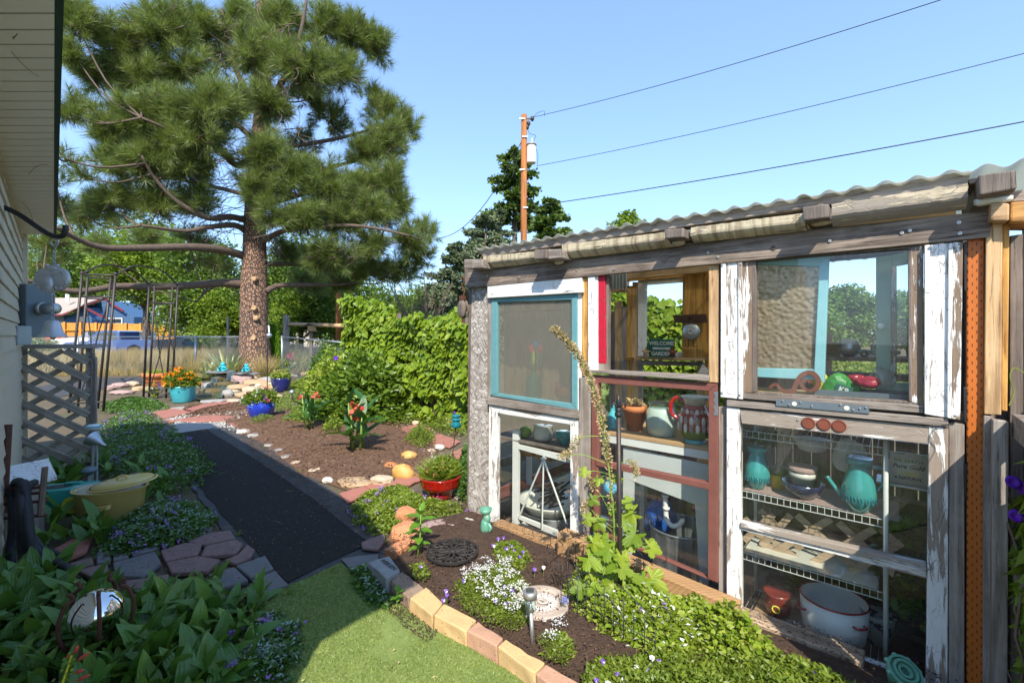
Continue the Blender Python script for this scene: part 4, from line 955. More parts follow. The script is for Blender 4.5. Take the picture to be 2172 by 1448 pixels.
# OSB corner panel
qb([(1001,609),(1034,606),(1031,1093),(993,1086)],-.012,.03,'osb_panel', 'osb', bev=0)
qb([(994,612),(1001,611),(993,1086),(990,1080)],.0,.12,'corner_board', 'greyd_v')
# ---------------- bay 1
qb([(1033.5,606),(1234,589),(1235,618),(1034,630)],-.05,-.012,'head_trim', 'clean_h')
qb([(1033.5,622),(1236,611),(1236,620),(1034,632)],-.062,-.04,'head_moulding', 'clean_h')
def window(name,outer,inner,y0,y1,mat_h,mat_v,glass,label=None,muntin=None,gy=None,glassname='pane'):
 """four rails meeting butt-jointed; outer/inner picture corners TL TR BR BL"""
 f=bpy.data.objects.new(name,None);C.objects.link(f);f.parent=shed
 if label: f['label']=label
 O,I=outer,inner
 qb([O[0],O[1],I[1],I[0]],y0,y1,'top_rail', mat_h,f);qb([I[3],I[2],O[2],O[3]],y0,y1,'bottom_rail', mat_h,f)
 qb([O[0],I[0],I[3],O[3]],y0-.002,y1,'stile', mat_v,f);qb([I[1],O[1],O[2],I[2]],y0-.002,y1,'stile', mat_v,f)
 yg=gy if gy is not None else (y0+y1)/2
 qpanel(I,yg,glassname,glass,f,.004)
 return f
wf=window('teal_window', [(1042,634),(1224,622),(1224,869),(1040,838)],[(1054,641),(1212,635),(1212,856),(1054,834)],-.035,.0,'teal_v', 'teal_v', 'frost', 'teal framed frosted window with silhouettes showing through')
qb([(1034,632),(1041,632),(1040,842),(1034,841)],-.03,.0,'side_trim', 'grey_v')
qb([(1225,620),(1234,619),(1232,878),(1225,878)],-.03,.0,'side_trim', 'clean_v')
qb([(1034,841),(1226,870),(1226,888),(1034,857)],-.05,.01,'sill', 'grey_h')
lwf=window('white_lower_window', [(1037,858),(1226,889),(1226,1176),(1036,1109)],[(1054,876),(1209,900),(1209,1166),(1053,1106)],-.03,.01,'white_h', 'white_v', 'glass', 'white framed clear window under the teal one')
qb([(1050,875),(1056,876),(1055,1107),(1050,1106)],-.012,.02,'inner_stile', 'tan_v')
for yy in (1030,1063):
 p=L(1212,yy,-.034);MB().box(p.x-.008,p.x+.008,p.y-.01,p.y,p.z-.012,p.z+.012).build('hinge_latch', M['steel'],shed,bevel=.002)
# ---------------- posts between bay 1 and 2
qb([(1235,590),(1247,588),(1247,800),(1234,796)],-.03,.02,'stud', 'honey_v')
qb([(1227,800),(1252,800),(1251,1180),(1227,1170)],-.03,.02,'stud', 'grey_v')
qb([(1247,587),(1261,586),(1261,789),(1247,788)],-.045,.0,'trim_board', 'clean_v');qb([(1260,586),(1268,585),(1268,790),(1260,789)],-.032,.0,'trim_board', 'clean_v')
qb([(1268,585),(1283,584),(1284,771),(1269,770)],-.025,.0,'red_strip', 'red_v', label='bright red painted wooden strip')
qb([(1269,771),(1284,772),(1284,786),(1269,785)],-.025,.0,'strip_end', 'grey_v')
qb([(1284,584),(1291,583),(1289,787),(1285,786)],-.01,.03,'dark_jamb', 'greyd_v')
# ---------------- bay 2
qb([(1249,784),(1503,796),(1503,808),(1249,790)],-.055,.02,'ledge', 'grey_h')
bf=window('brown_window', [(1256,795),(1522,814),(1522,1236),(1252,1124)],[(1269,812),(1503,829),(1501,1226),(1267,1122)],-.03,.01,'brown_v', 'brown_v', 'glass', 'red brown framed sliding window')
qb([(1263,975),(1502,1024),(1502,1038),(1264,987)],-.04,.004,'meeting_rail', 'brown_v', bf)
qb([(1503,561),(1524,558),(1524,812),(1503,810)],-.03,.03,'stud', 'tan_v');qb([(1522,558),(1530,557),(1528,815),(1522,813)],-.012,.05,'stud', 'greyd_v')  # narrow dark stud: shadowed side of the tan post put into its colour
# steel nail plate
mbp=MB();tx=[L(1513,832,-.034),L(1523,830,-.034),L(1523,881,-.034),L(1513,880,-.034)]
mbp.slab([tx[0],tx[1],tx[2],tx[3],L(1516,870,-.034),L(1513,862,-.034),L(1517,856,-.034),L(1513,848,-.034),L(1517,841,-.034)],(0,.003,0));mbp.build('nail_plate', M['galv'],shed)
# ---------------- bay 3 upper
qb([(1529,560),(1539,559),(1539,843),(1528,842)],-.05,.0,'trim_board', 'white_v');qb([(1539,558),(1565,556),(1566,846),(1539,843)],-.042,.0,'trim_board', 'white_v');qb([(1565,556),(1574,555),(1575,847),(1566,846)],-.05,.0,'trim_board', 'white_v')
wr=window('flaking_white_window', [(1575,557),(1959,521),(1959,861),(1575,834)],[(1603,552),(1926,526),(1927,850),(1603,832)],-.032,.012,'greyd_v', 'flaky_v', 'glassd', 'flaking white window frame open to the workbench')
qb([(1926,526),(1935,525),(1935,852),(1927,851)],-.036,.01,'inner_stop', 'greyd_v', wr)
qb([(1595,554),(1603,553),(1603,832),(1595,832)],-.036,.01,'inner_stop', 'greyd_v', wr)
qb([(1961,520),(1973,519),(1971,880),(1961,878)],-.06,.0,'trim_board', 'clean_v');qb([(1973,519),(2012,516),(2009,886),(1971,880)],-.05,.0,'trim_board', 'white_v')
qb([(2012,516),(2022,515),(2018,888),(2009,886)],-.062,.0,'trim_board', 'clean_v');qb([(2022,514),(2043,513),(2037,891),(2018,888)],-.052,.0,'trim_board', 'flaky_v')
for x,y in ((1532,563),(1571,560),(1975,523),(2031,523),(1531,833),(1569,838),(2025,882)): scr(x,y,-.064 if x>1960 else -.05,.006)
# lower rails
qb([(1575,834),(1960,860),(1959,876),(1575,845)],-.04,.02,'sill', 'grey_h');qb([(1541,848),(2012,888),(2012,905),(1541,861)],-.05,.02,'sill', 'grey_h')
mpl=qb([(1646,845.5),(1843,861),(1844,877),(1646,860)],-.056,-.051,'metal_plate', 'meter', bev=.0,label='grey perforated metal strap plate')
for x,y in ((1685,856),(1796,865)): MB().lathe([(.011,0),(.011,.002),(.001,.002)],14,m=Matrix.Translation(L(x,y,-.0565))@Matrix.Rotation(R(90),4,'X')).build('plate_hole', M['floral'],shed)
for x,y in ((1660,850),(1674,858),(1698,853),(1722,861),(1810,869),(1837,864),(1824,866),(1783,858)): scr(x,y,-.057,.0045,mat='steel')
# ---------------- bay 3 lower door
qb([(1524,862),(1541,862),(1541,1300),(1524,1292)],-.01,.03,'stud', 'grey_v')
dr=bpy.data.objects.new('lower_window', None);C.objects.link(dr);dr.parent=shed;dr['label']='large flaked white two pane window'
qb([(1568,867),(1971,903),(1970,942),(1573,898)],-.036,.008,'top_rail', 'flaky_h', dr)
qb([(1541,863),(1569,866),(1573,1312),(1541,1300)],-.038,.008,'stile', 'white_v', dr)
qb([(1970,903),(2012,906),(2010,1480),(1964,1462)],-.038,.008,'stile', 'white_v', dr)
qb([(1571,1107),(1965,1198),(1966,1214),(1571,1118)],-.052,.0,'middle_rail', 'flaky_h', dr);qb([(1571,1116),(1965,1212),(1966,1227),(1571,1123)],-.040,.008,'middle_rail', 'white_h', dr)
qb([(1573,1300),(1964,1445),(1964,1475),(1573,1322)],-.03,.0,'bottom_rail', 'white_h', dr)
qpanel([(1572,898),(1968,942),(1966,1200),(1572,1110)],-.012,'pane', 'glassd', dr);qpanel([(1572,1122),(1966,1226),(1964,1450),(1573,1303)],-.012,'pane', 'glassd', dr)
for i,(x,y) in enumerate([(1715,897),(1748,899.5),(1780,903)]):
 MB().lathe([(.0290,0),(.0290,.004),(.0255,.006),(.0255,.003),(.001,.003)],20,m=Matrix.Translation(L(x,y,-.0375))@Matrix.Rotation(R(90),4,'X')).build('copper_disc', M['oxred'],shed,smooth=False)
scr(1693,890,-.037,.006)
qb([(1535,838),(2046,872),(2046,912),(1535,872)],.022,.034,'backing_board', 'grey_h');qb([(2040,515),(2150,515),(2150,1500),(2040,1490)],.09,.10,'backing_board', 'greyd_v')
# ---------------- right hand posts
qb([(2012,896),(2046,900),(2046,1490),(2012,1480)],-.03,.02,'post', 'grey_v')
qb([(2046,512),(2052,512),(2052,1490),(2046,1490)],.0,.03,'gap_shade_strip', 'black')  # black strip stands in for the dark gap between trim and post
qb([(2051,509),(2088,505),(2086,1495),(2050,1490)],-.028,.04,'orange_post', 'ptorange', bev=.004,label='orange stained incised post')
for a,b in ((512,620),(820,900),(980,1060)): qb([(2044,a),(2052,a+4),(2050,b),(2045,b-6)],-.034,-.03,'black_smear', 'black')  # short black slivers over the left edge of the post
rightp=T('corner_fence_post', 'stacked tan and grey boards standing right of the orange post', 'post', SA,TH)
qb([(2092,475),(2127,470),(2124,880),(2088,878)],-.05,.03,'post_board', 'tan_v', rightp);qb([(2127,470),(2142,472),(2137,872),(2124,870)],-.035,.04,'post_board', 'honey_v', rightp)
qb([(2102,430),(2142,431),(2141,468),(2101,467)],-.12,.0,'beam_end', 'tan_h', rightp,bev=.006);qb([(2143,429),(2200,424),(2196,470),(2143,470)],-.10,.1,'beam_end', 'honey_h', rightp,bev=.006)
qb([(2128,408),(2200,398),(2200,424),(2124,429)],-.02,.06,'top_board', 'grey_h', rightp)
qb([(2087,881),(2106,883),(2104,1500),(2085,1495)],-.05,.02,'post_board', 'grey_v', rightp);qb([(2106,890),(2140,895),(2137,1510),(2103,1500)],-.10,-.05,'post_board', 'grey_v', rightp)
# dark fence boards behind the right edge,then the vine fence running towards the viewer
fr=T('grey_board_fence', 'dark weathered board fence behind the right end of the greenhouse', 'fence', SA,TH)
for i,(x0,x1,yt) in enumerate([(2142,2170,500),(2171,2210,474),(2211,2260,470)]):
 qb([(x0,yt),(x1,yt-4),(x1,1500),(x0,1500)],.05,.08,'fence_board', 'greyd_v', fr)
# side fence: rails whose ends show at the right edge and cast the bands of shade on the posts
sf=T('side_fence', 'side fence of grey rails overgrown with morning glory at the right edge', 'fence', SA,TH)
ufe=w(2150,900,-.1)[0]
for zc,th_ in ((w(2150,905,-.1)[1],.09),(w(2152,1210,-.1)[1],.085)):
 ub(ufe,ufe+.045,-.95,-.06,zc-th_/2,zc+th_/2,'rail', 'grey_h', sf);
ub(ufe+.05,ufe+.11,-1.0,-.91,0,1.35,'post', 'grey_v', sf)
for k in range(4): ub(ufe+.12,ufe+.14,-1.0+k*.25,-.78+k*.25,.05,1.3,'fence_board', 'greyd_v', sf)
# base timbers
qb([(1046,1108),(1186,1160),(1186,1212),(1046,1152)],-.11,-.012,'base_timber', 'incised', bev=.006)
qb([(1183,1128),(1563,1290),(1556,1352),(1181,1175)],-.20,-.10,'base_timber', 'incised', bev=.006)
qb([(1186,1165),(1200,1170),(1200,1230),(1186,1222)],-.098,-.012,'base_timber', 'timber')
qb([(1563,1305),(1832,1406),(1832,1470),(1563,1352)],-.13,-.015,'base_timber', 'timber2', bev=.006)
qb([(1100,1185),(1330,1290),(1330,1302),(1100,1196)],-.14,-.112,'base_slat', 'grey_h');qb([(1560,1356),(1800,1462),(1800,1476),(1560,1368)],-.16,-.135,'base_slat', 'grey_h')

# ---------------- inside: floor,back wall,left side,right side
uR=w(2046,900,0)[0];zE=zr0;YB=1.55
ub(.02,uR,-.010,.002,-.22,.0,'sill_curb', 'greyd_v')
ub(0,uR,-.02,YB,-.24,-.20,'floor_slab', 'floorin', bev=0)
def bq(px4,name='back_board', mat='tan_v', y=YB,th=.03,bev=.003,**k): return qb(px4,y,y+th,name,mat,bev=bev,**k)
# header and studs seen through the middle opening
bq([(1290,590),(1500,572),(1500,583),(1290,600)],'back_header', 'honey_h', YB-.05)
for i,(a,b,m,yt) in enumerate([(1292,1304,'greyd_v', 660),(1304,1318,'tan_v', 640),(1318,1329,'grey_v', 650),(1329,1341,'honey_v', 606),(1341,1355,'tan_v', 598)]): bq([(a,yt),(b,yt),(b,1010),(a,1010)],'back_stud', m)
bq([(1322,758),(1340,758),(1340,764),(1322,762)],'stud_block', 'honey_h', YB-.06,.06)
# small translucent corrugated piece hanging at the back left
pz=L(1292,590,1.2);corr(w(1292,590,1.2)[0],w(1332,590,1.2)[0],pz.z,pz.z,1.2,1.203,0,'corrugated_offcut', M['roof'])
mcc=MB();
u0_,u1_=w(1291,590,1.2)[0],w(1330,590,1.2)[0];zt,zb=w(1300,580,1.2)[1],w(1300,614,1.2)[1];nn_=40
vs=[];
for i in range(nn_+1):
 u=u0_+(u1_-u0_)*i/nn_;yy=1.2+.012*math.cos(i*.9);vs+=[(u,yy,zt),(u,yy,zb)]
mcc.add(vs,[(2*i,2*i+2,2*i+3,2*i+1) for i in range(nn_)]).build('corrugated_offcut', M['galv'],shed,smooth=True)
bq([(1292,614),(1332,612),(1334,620),(1294,620)],'offcut_ledge', 'tan_h', 1.18,.05)
# back window with white frame
BW=[(1353,592),(1450,586),(1450,756),(1353,758)];BI=[(1370,604),(1448,598),(1448,746),(1368,750)]
bwf=bpy.data.objects.new('back_window', None);C.objects.link(bwf);bwf.parent=shed
for nme,q4 in (('top_rail', [BW[0],BW[1],BI[1],BI[0]]),('stile', [BW[0],BI[0],BI[3],BW[3]]),('bottom_rail', [BI[3],BI[2],BW[2],BW[3]])): qb(q4,YB-.03,YB+.01,nme,'clean_v', bwf)
qpanel(BI,YB-.01,'pane', 'glass', bwf)
bq([(1348,755),(1494,759),(1494,766),(1348,762)],'back_shelf', 'tan_h', YB-.14,.14)
bq([(1354,764),(1492,768),(1492,776),(1354,774)],'back_rail', 'grey_h', YB-.04,.04)
bq([(1353,774),(1362,774),(1362,880),(1353,880)],'back_stud', 'grey_v');bq([(1448,574),(1496,570),(1494,759),(1446,758)],'osb_board', 'honey_v', YB-.10,.02,label='honey coloured chipboard panel')
bq([(1495,574),(1506,573),(1506,1000),(1494,1000)],'back_stud', 'honey_v', YB-.08);bq([(1478,776),(1495,776),(1495,1000),(1478,1000)],'back_stud', 'tan_v')
bq([(1450,574),(1500,571),(1500,577),(1450,579)],'back_header', 'clean_h', YB-.12)
# lower back wall boards (below the openings),darker
uB0=w(1300,880,YB)[0];
for i in range(26):
 a=-.02+i*.125
 if a>3.3: break
 top=.62 if a<uB0+.1 else .78
 if a<.75: continue
 ub(a,a+.118,YB+.0,YB+.025,-.22,top,'back_plank', random.choice(['greyd_v', 'greyd_v', 'brickd', 'grey_v']))
# right part of the back wall with an opening to the trees
ub(w(1575,700,YB)[0]-.03,w(1770,700,YB)[0]-.02,YB+.03,YB+.05,.78,1.5,'back_panel', 'greyd_v', bev=0)
qb([(1745,530),(1950,508),(1950,534),(1745,552)],.55,.60,'inner_header', 'greyd_v')
# left side wall: low rail only,open to the garden
ub(.0,.03,.12,YB,.30,.38,'side_rail', 'grey_h');ub(.0,.03,.12,YB,.02,.12,'side_board', 'brown_v');ub(0,.03,.12,YB,1.95,2.08,'side_rail', 'grey_h')
ub(0,.05,YB-.05,YB,-.2,2.1,'back_corner_post', 'grey_v')
# right side wall
ub(uR-.02,uR+.0,.05,YB,-.22,2.0,'right_wall', 'greyd_v', bev=0)
for k in range(3): ub(.02,uR,.35+k*.5,.39+k*.5,zE+.02+(.5+k*.5)*RS-.10,zE+.02+(.5+k*.5)*RS-.02,'roof_batten', 'tan_h')
# ---------------- turquoise casement with hammered glass standing open behind the upper window
cs=T('turquoise_casement', 'turquoise casement with amber hammered glass standing inside the upper right window', 'casement window', SA,TH)
def q_(px4,y0,y1,name,mat,parent,bev=.003): return qb(px4,y0,y1,name,mat,parent,bev)
q_([(1598,550),(1756,540),(1740,565),(1598,561)],.04,.075,'top_rail', 'aqua_v', cs);q_([(1598,780),(1730,783),(1735,806),(1598,799)],.04,.075,'bottom_rail', 'aqua_v', cs)
q_([(1738,560),(1758,541),(1748,812),(1726,800)],.035,.08,'stile', 'aqua_v', cs)
q_([(1598,560),(1738,564),(1730,783),(1598,781)],.055,.062,'hammered_pane', 'hammer', cs,0)
# sage door with porcelain knob
sd=T('sage_green_door', 'narrow sage green glazed cupboard door with a white porcelain knob', 'door', SA,TH)
q_([(1858,546),(1890,541),(1890,830),(1858,836)],.22,.25,'stile', 'sage_v', sd);q_([(1890,541),(1945,531),(1945,556),(1890,566)],.225,.25,'top_rail', 'sage_v', sd);q_([(1890,812),(1945,812),(1945,840),(1890,838)],.225,.25,'bottom_rail', 'sage_v', sd)
q_([(1890,566),(1902,564),(1902,812),(1890,812)],.215,.25,'inner_moulding', 'flaky_v', sd);q_([(1902,564),(1945,558),(1945,812),(1902,812)],.235,.239,'pane', 'glass', sd)
MB().lathe([(.006,0),(.006,.012),(.014,.018),(.016,.028),(.012,.036),(.001,.038)],16,m=Matrix.Translation(L(1870,692,.22))@Matrix.Rotation(R(90),4,'X')).build('knob', M['white'],sd,smooth=True)
# ================================================================ TREES,FAR HOUSES,FENCES,CARS
GZ=-0.012
def tubes_np(name,paths,mat,parent,n=5):
 mbx=MB()
 for pts,r in paths: mbx.tube(pts,r,n,False)
 return mbx.build(name,mat,parent,smooth=True)
# ---------------- ponderosa pine
PB=D(541,812,15.6);PB.z=GZ
pine=T('ponderosa_pine', 'huge ponderosa pine with orange plated bark filling the upper left sky', 'pine tree', PB)
Zp=15.6
def pl(px,py,dz=0.0): return D(px,py,Zp+dz)-PB
def trunk_mesh(path,name,mat,parent,n=22,flare=True):
 mbx=MB();P=smooth_pts([p for p,r in path],5);rs=[]
 R_=[r for p,r in path]
 for i in range(len(path)-1): rs+=[R_[i]+(R_[i+1]-R_[i])*j/5 for j in range(5)]
 rs.append(R_[-1]);k=len(P);vs=[]
 for i,p in enumerate(P):
  for j in range(n):
   a=2*math.pi*j/n;q=Vector((math.cos(a),math.sin(a),0));nn=1+.07*mn.noise(Vector((q.x*2.2,q.y*2.2,p.z*.8)))+.04*mn.noise(Vector((q.x*8,q.y*8,p.z*2.5)))
   if flare and i<6: nn+=(6-i)*.03*(1+.6*math.sin(a*5))
   vs.append(p+q*rs[i]*nn)
 mbx.add(vs,[(i*n+j,i*n+(j+1)%n,(i+1)*n+(j+1)%n,(i+1)*n+j) for i in range(k-1) for j in range(n)])
 return mbx.build(name,mat,parent,smooth=True)
tp=[(pl(541,815),.60),(pl(541,760),.50),(pl(540,700),.445),(pl(539,620),.41),(pl(540,540),.37),(pl(541,460),.34),(pl(548,380),.32),(pl(552,300),.29),(pl(560,200),.26),(pl(552,100),.23),(pl(560,0),.19),(pl(566,-120),.14),(pl(560,-260),.08)]
trunk_mesh(tp,'trunk', M['pinebark'],pine)
def trunk_at(py):
 for i in range(len(tp)-1):
  z=CH+(HY-py)*Zp/F-PB.z
  if tp[i][0].z<=z<=tp[i+1][0].z: return tp[i][0].lerp(tp[i+1][0],(z-tp[i][0].z)/(tp[i+1][0].z-tp[i][0].z))
 return tp[-1][0]
for x,y in ((541,591),(541,653),(545,674),(540,716)):
 MB().lathe([(.085,0),(.08,.10),(.05,.105)],10,m=Matrix.Translation(pl(x,y,-.36))@Matrix.Rotation(R(95),4,'X')).build('cut_stub', M['tan_h'],pine)
limbs=[ # big bare limbs: picture points,depth offsets
 ([(520,604,0),(470,600,-.6),(420,604,-1.2),(340,608,-2.2),(250,607,-3),(160,618,-3.8),(60,595,-4.4),(20,585,-4.8)],.15),
 ([(515,598,0),(500,594,.6),(470,600,1),(440,617,1.5),(415,640,1.8)],.08),
 ([(565,618,0),(590,606,.2),(650,604,.5),(725,603,.8),(740,600,.9)],.11),
 ([(525,545,0),(470,530,-1),(400,524,-2),(300,526,-3),(220,525,-3.8),(160,505,-4.4),(120,482,-5)],.15),
 ([(528,497,0),(500,478,-.6),(440,482,-1.5),(390,490,-2),(300,478,-3)],.12),
 ([(530,470,0),(490,460,-.8),(440,462,-1.6),(380,430,-2.2),(330,380,-2.6),(300,330,-3)],.12),
 ([(545,330,0),(500,350,-1),(455,300,-1.8),(420,300,-2),(370,280,-2.6),(300,250,-3.2)],.12),
 ([(560,250,0),(590,190,-.5),(620,130,-.8),(640,60,-1),(650,0,-1)],.13),([(552,240,0),(510,170,-.3),(485,100,-.5),(470,20,-.6)],.12),
 ([(555,320,0),(620,310,.5),(700,297,1),(770,280,1.3),(820,260,1.6)],.11),([(555,380,0),(640,370,.6),(720,350,1),(790,330,1.4),(850,300,1.8)],.11),
 ([(545,440,0),(620,418,.2),(700,395,.5),(780,388,.8),(840,350,1)],.11),([(545,520,0),(600,490,-.5),(680,480,-.8),(770,480,-.8),(870,500,-.6)],.11),
 ([(548,560,0),(620,560,.8),(700,566,1.4),(780,560,2),(880,555,2.6)],.09),([(545,300,0),(450,230,.8),(330,200,1.6),(250,160,2.2)],.10),
 ([(556,150,0),(460,80,0),(360,60,-.4),(250,60,-.8)],.09),([(556,120,0),(650,80,.4),(740,60,.8),(810,80,1.2)],.09),
 ([(546,420,0),(470,400,1.2),(380,380,2),(280,350,2.4),(180,340,2.8)],.09)]
for pts,r in limbs:
 P=smooth_pts([pl(*p) for p in pts],4);k=len(P);MB().tube(P,[r*(1-.75*i/k) for i in range(k)],8).build('limb', M['branch'],pine,smooth=True)
blobs=[ # picture ellipses of needle masses: x,y,rx,ry,depth offset,weight
 (165,55,55,50,-3,1),(250,95,70,55,-2,1),(335,60,70,55,-2,1.2),(420,60,70,55,-1,1.1),(505,45,60,45,0,.9),(600,50,70,50,-.5,1.1),(690,55,60,50,0,1.1),(755,75,55,55,.5,1.2),(805,95,36,50,1,1),(160,120,34,26,-3,.7),
 (205,165,60,34,-2,1),(300,160,60,40,-2,1.1),(395,145,70,40,-1.5,1),(650,140,70,55,-1,1.3),(725,150,55,50,0,1.2),(600,110,45,50,-1,1),(480,130,50,40,1,.5),
 (160,235,34,30,-3,.6),(235,290,50,42,-2.5,1.3),(300,245,60,45,-2.5,1.5),(375,235,60,40,-2.5,1.5),(450,230,55,50,-2.5,1.7),(490,210,40,40,-2,1.1),(420,290,70,40,-2.5,1.4),
 (815,235,38,36,1.5,1.1),(855,265,32,60,1.5,1.2),(820,300,60,46,1,1.5),(770,330,50,46,1,1.2),(790,210,20,34,1.5,.8),(700,250,60,50,1.5,.5),(660,210,60,30,1,.6),(140,235,20,22,-3,.6),
 (245,350,50,38,-2.5,1.2),(320,330,60,46,-2.5,1.6),(395,350,55,42,-2,1.4),(355,300,60,36,-2.5,1.3),(560,330,46,50,-1.6,1.3),(620,375,50,45,-1.4,1.5),(690,390,60,44,-.8,1.5),(760,400,60,50,0,1.5),(820,380,50,50,.5,1.3),(640,300,70,40,1.6,.4),
 (180,375,16,12,-3,.2),(170,450,40,26,-2.5,.7),(245,430,60,34,-2.5,1),(330,425,70,40,-2,1.2),(420,430,50,40,-1.5,.9),(560,410,40,40,-1.5,.9),(590,455,40,30,-1.5,.8),(650,460,60,42,-1,1.4),(720,460,60,46,-.5,1.4),(790,450,55,44,0,1.3),(840,430,34,40,.5,1),
 (860,510,46,40,.5,1.0),(905,490,28,30,1,.8),(800,515,50,34,0,1),(700,540,70,40,-.5,1.2),(620,540,50,34,1,.7),(780,575,60,40,1,1.1),(860,575,46,36,1.5,.9),(890,540,36,30,1.5,.8),(730,600,50,24,1.5,.7),(400,500,60,26,2,.5),(300,500,70,24,2,.5),(200,520,50,22,1,.4),(100,510,46,26,-2,.5),(80,560,36,20,-2,.4),(650,600,60,24,2,.6),(455,560,50,30,2.4,.4),(90,440,34,26,-4,.5),(540,110,46,70,-1.2,1.0),(570,215,50,50,-1.2,1.0),(520,60,50,60,1,.8),(545,400,36,40,-1.6,.9),(120,330,12,40,-4,.3),(118,390,8,18,-4,.2)]
TP=[];SP=[];sub=[]
allpts=[(q,r) for pts,r in limbs for q in smooth_pts([pl(*p) for p in pts],5)]+[(p,.2) for p,r in tp[3:]]
AP=np.array([q[:] for q,r in allpts])
for (x,y,rx,ry,dz,wgt) in blobs:
 n=int(wgt*rx*ry/29)+8;c=pl(x,y,dz);sx=rx*Zp/F;sz=ry*Zp/F;sy=(sx+sz)*.42
 a=AP[np.argmin(((AP-np.array(c[:]))**2).sum(1)+(AP[:,2]>c.z+.3)*4)];a=Vector(a)
 mid=a.lerp(c,.55)-Vector((0,0,.12*(a-c).length));sub.append((smooth_pts([a,mid,c],4),[.034,.032,.03,.028,.026,.024,.022,.02,.014]))
 v=rdir(n)*(rng.random(n)**(1/2.4))[:,None]*np.array([sx,sy,sz])+np.array(c[:])
 # twigs gather tufts in sprays
 ns=max(2,n // 5);cen=v[rng.integers(0,n,ns)]
 for s in cen: s_=Vector(s);sub.append((smooth_pts([c.lerp(s_,.05),c.lerp(s_,.5)-Vector((0,0,.08)),s_],3),[.026,.023,.02,.018,.015,.012,.010]))
 idx=rng.integers(0,ns,n);tg=cen[idx]+(v-cen[idx])*.45+rng.normal(0,.10,(n,3)) 
 for t,s in zip(tg[::2],cen[idx][::2]): sub.append(([Vector(s),(Vector(s)+Vector(t))/2+Vector((0,0,-.03)),Vector(t)],[.012,.009,.006]))
 outd=tg-np.array(c[:])+np.array([0,0,.25*sz]);outd /= np.linalg.norm(outd,axis=1)[:,None]+1e-6
 TP.append(tg);SP.append(outd+np.array([0,0,.35])+rng.normal(0,.25,(n,3)))
TPn=np.vstack(TP);TD=np.vstack(SP);TD /= np.linalg.norm(TD,axis=1)[:,None]
tubes_np('twigs', [(p,r) for p,r in sub],M['branch'],pine,4);bpy.data.objects['twigs']['kind']='stuff'
for k in range(110):  # dead bare twigs in the heart of the crown
 y0=random.uniform(60,520);a=trunk_at(y0);s=random.choice((-1,1));e=a+Vector((s*random.uniform(.5,2.2),random.uniform(-1.8,.5),random.uniform(-1.1,.5)));
 m_=a.lerp(e,.5)+Vector((random.uniform(-.2,.2),0,random.uniform(-.1,.3)));sub2=[(smooth_pts([a,m_,e],4),.012)]
 for j in range(3): q=m_.lerp(e,random.random());sub2.append((smooth_pts([q,q+Vector((random.uniform(-.3,.3),random.uniform(-.3,.3),-.35)),q+Vector((random.uniform(-.5,.5),random.uniform(-.5,.2),random.uniform(-.9,-.4)))],3),.007))
 tubes_np('dead_branch', sub2,M['twig'],pine,4)
# needles: each tuft a bottlebrush of thin blades
nt_=len(TPn);NPT=84;P=np.repeat(TPn,NPT,0);Dd=np.repeat(TD,NPT,0);N_=len(P)
al_=rng.random(N_)**1.0;rd=rdir(N_);side=rd-Dd*(rd*Dd).sum(1)[:,None];side /= np.linalg.norm(side,axis=1)[:,None]+1e-9
Ts=np.repeat(rng.uniform(.75,1.25,nt_),NPT)
pos=P+Dd*(al_*.34*Ts-.14)[:,None];nd=Dd*(.35+al_*1.1)[:,None]+side*1.0+np.array([0,0,-.06])
V,Fx=scatter(np.array([[-.5,0,0],[.5,0,0],[0,1,0]]),np.array([[0,1,2]]),pos,frames(nd,rdir(N_)),np.stack([np.full(N_,.0125),rng.uniform(.26,.38,N_)*Ts,np.ones(N_)],1))
print('pine needles', len(Fx));o=npmesh('needles', V,Fx,M['needle'],pine);o['kind']='stuff'

# ---------------- generic trees
def broad(px,py_base,Z,top_py,rx_px,label,mat='tleaf', nleaf=9000,leaf=.16,blobs_=None,trunk_r=.16,name='leafy_tree', group=None,low=.18,barkm='bark2', cat='tree', seed=None,base=None):
 b=base if base is not None else D(px,py_base,Z);b=Vector((b.x,b.y,GZ));H=CH+(HY-top_py)*Z/F;W=rx_px*Z/F
 t=T(name,label,cat,b,random.uniform(0,6),group)
 cz=H*(1+low)/2;hz=H*(1-low)/2
 nb_=blobs_ or 16;cs=rdir(nb_)*(rng.random(nb_)**.33)[:,None]*np.array([W,W*.8,hz])*.72+np.array([0,0,cz]);
 rb=rng.uniform(.28,.46,nb_)*min(W,hz)*1.15;pth=[]
 top=Vector((0,0,cz+hz*.3));MB().tube(smooth_pts([Vector((0,0,0)),Vector((W*.04,0,H*.3)),Vector((0,W*.05,H*.6)),top],3),[trunk_r*(1-.085*i) for i in range(10)],9).build('trunk', M[barkm],t,smooth=True)
 for c in cs: s=Vector((0,0,min(c[2]*.62,H*.6) ));c=Vector(c);pth.append((smooth_pts([s,s.lerp(c,.55)+Vector((0,0,hz*.06)),c],3),[trunk_r*.42,trunk_r*.35,trunk_r*.28,trunk_r*.22,trunk_r*.17,trunk_r*.12,trunk_r*.06]))
 tubes_np('branches', pth,M[barkm],t,5)['kind']='stuff'
 idx=rng.integers(0,nb_,nleaf);rad=rng.random(nleaf)**.45;q=cs[idx]+rdir(nleaf)*(rad*rb[idx])[:,None]*np.array([1.15,1.15,.8])
 V,Fx=scatter(*SMALL,q,frames(rdir(nleaf,-.8,.35),rdir(nleaf,.1,1)),rng.uniform(.6,1.25,nleaf)*leaf)
 o=npmesh('crown', V,Fx,M[mat],t);return t
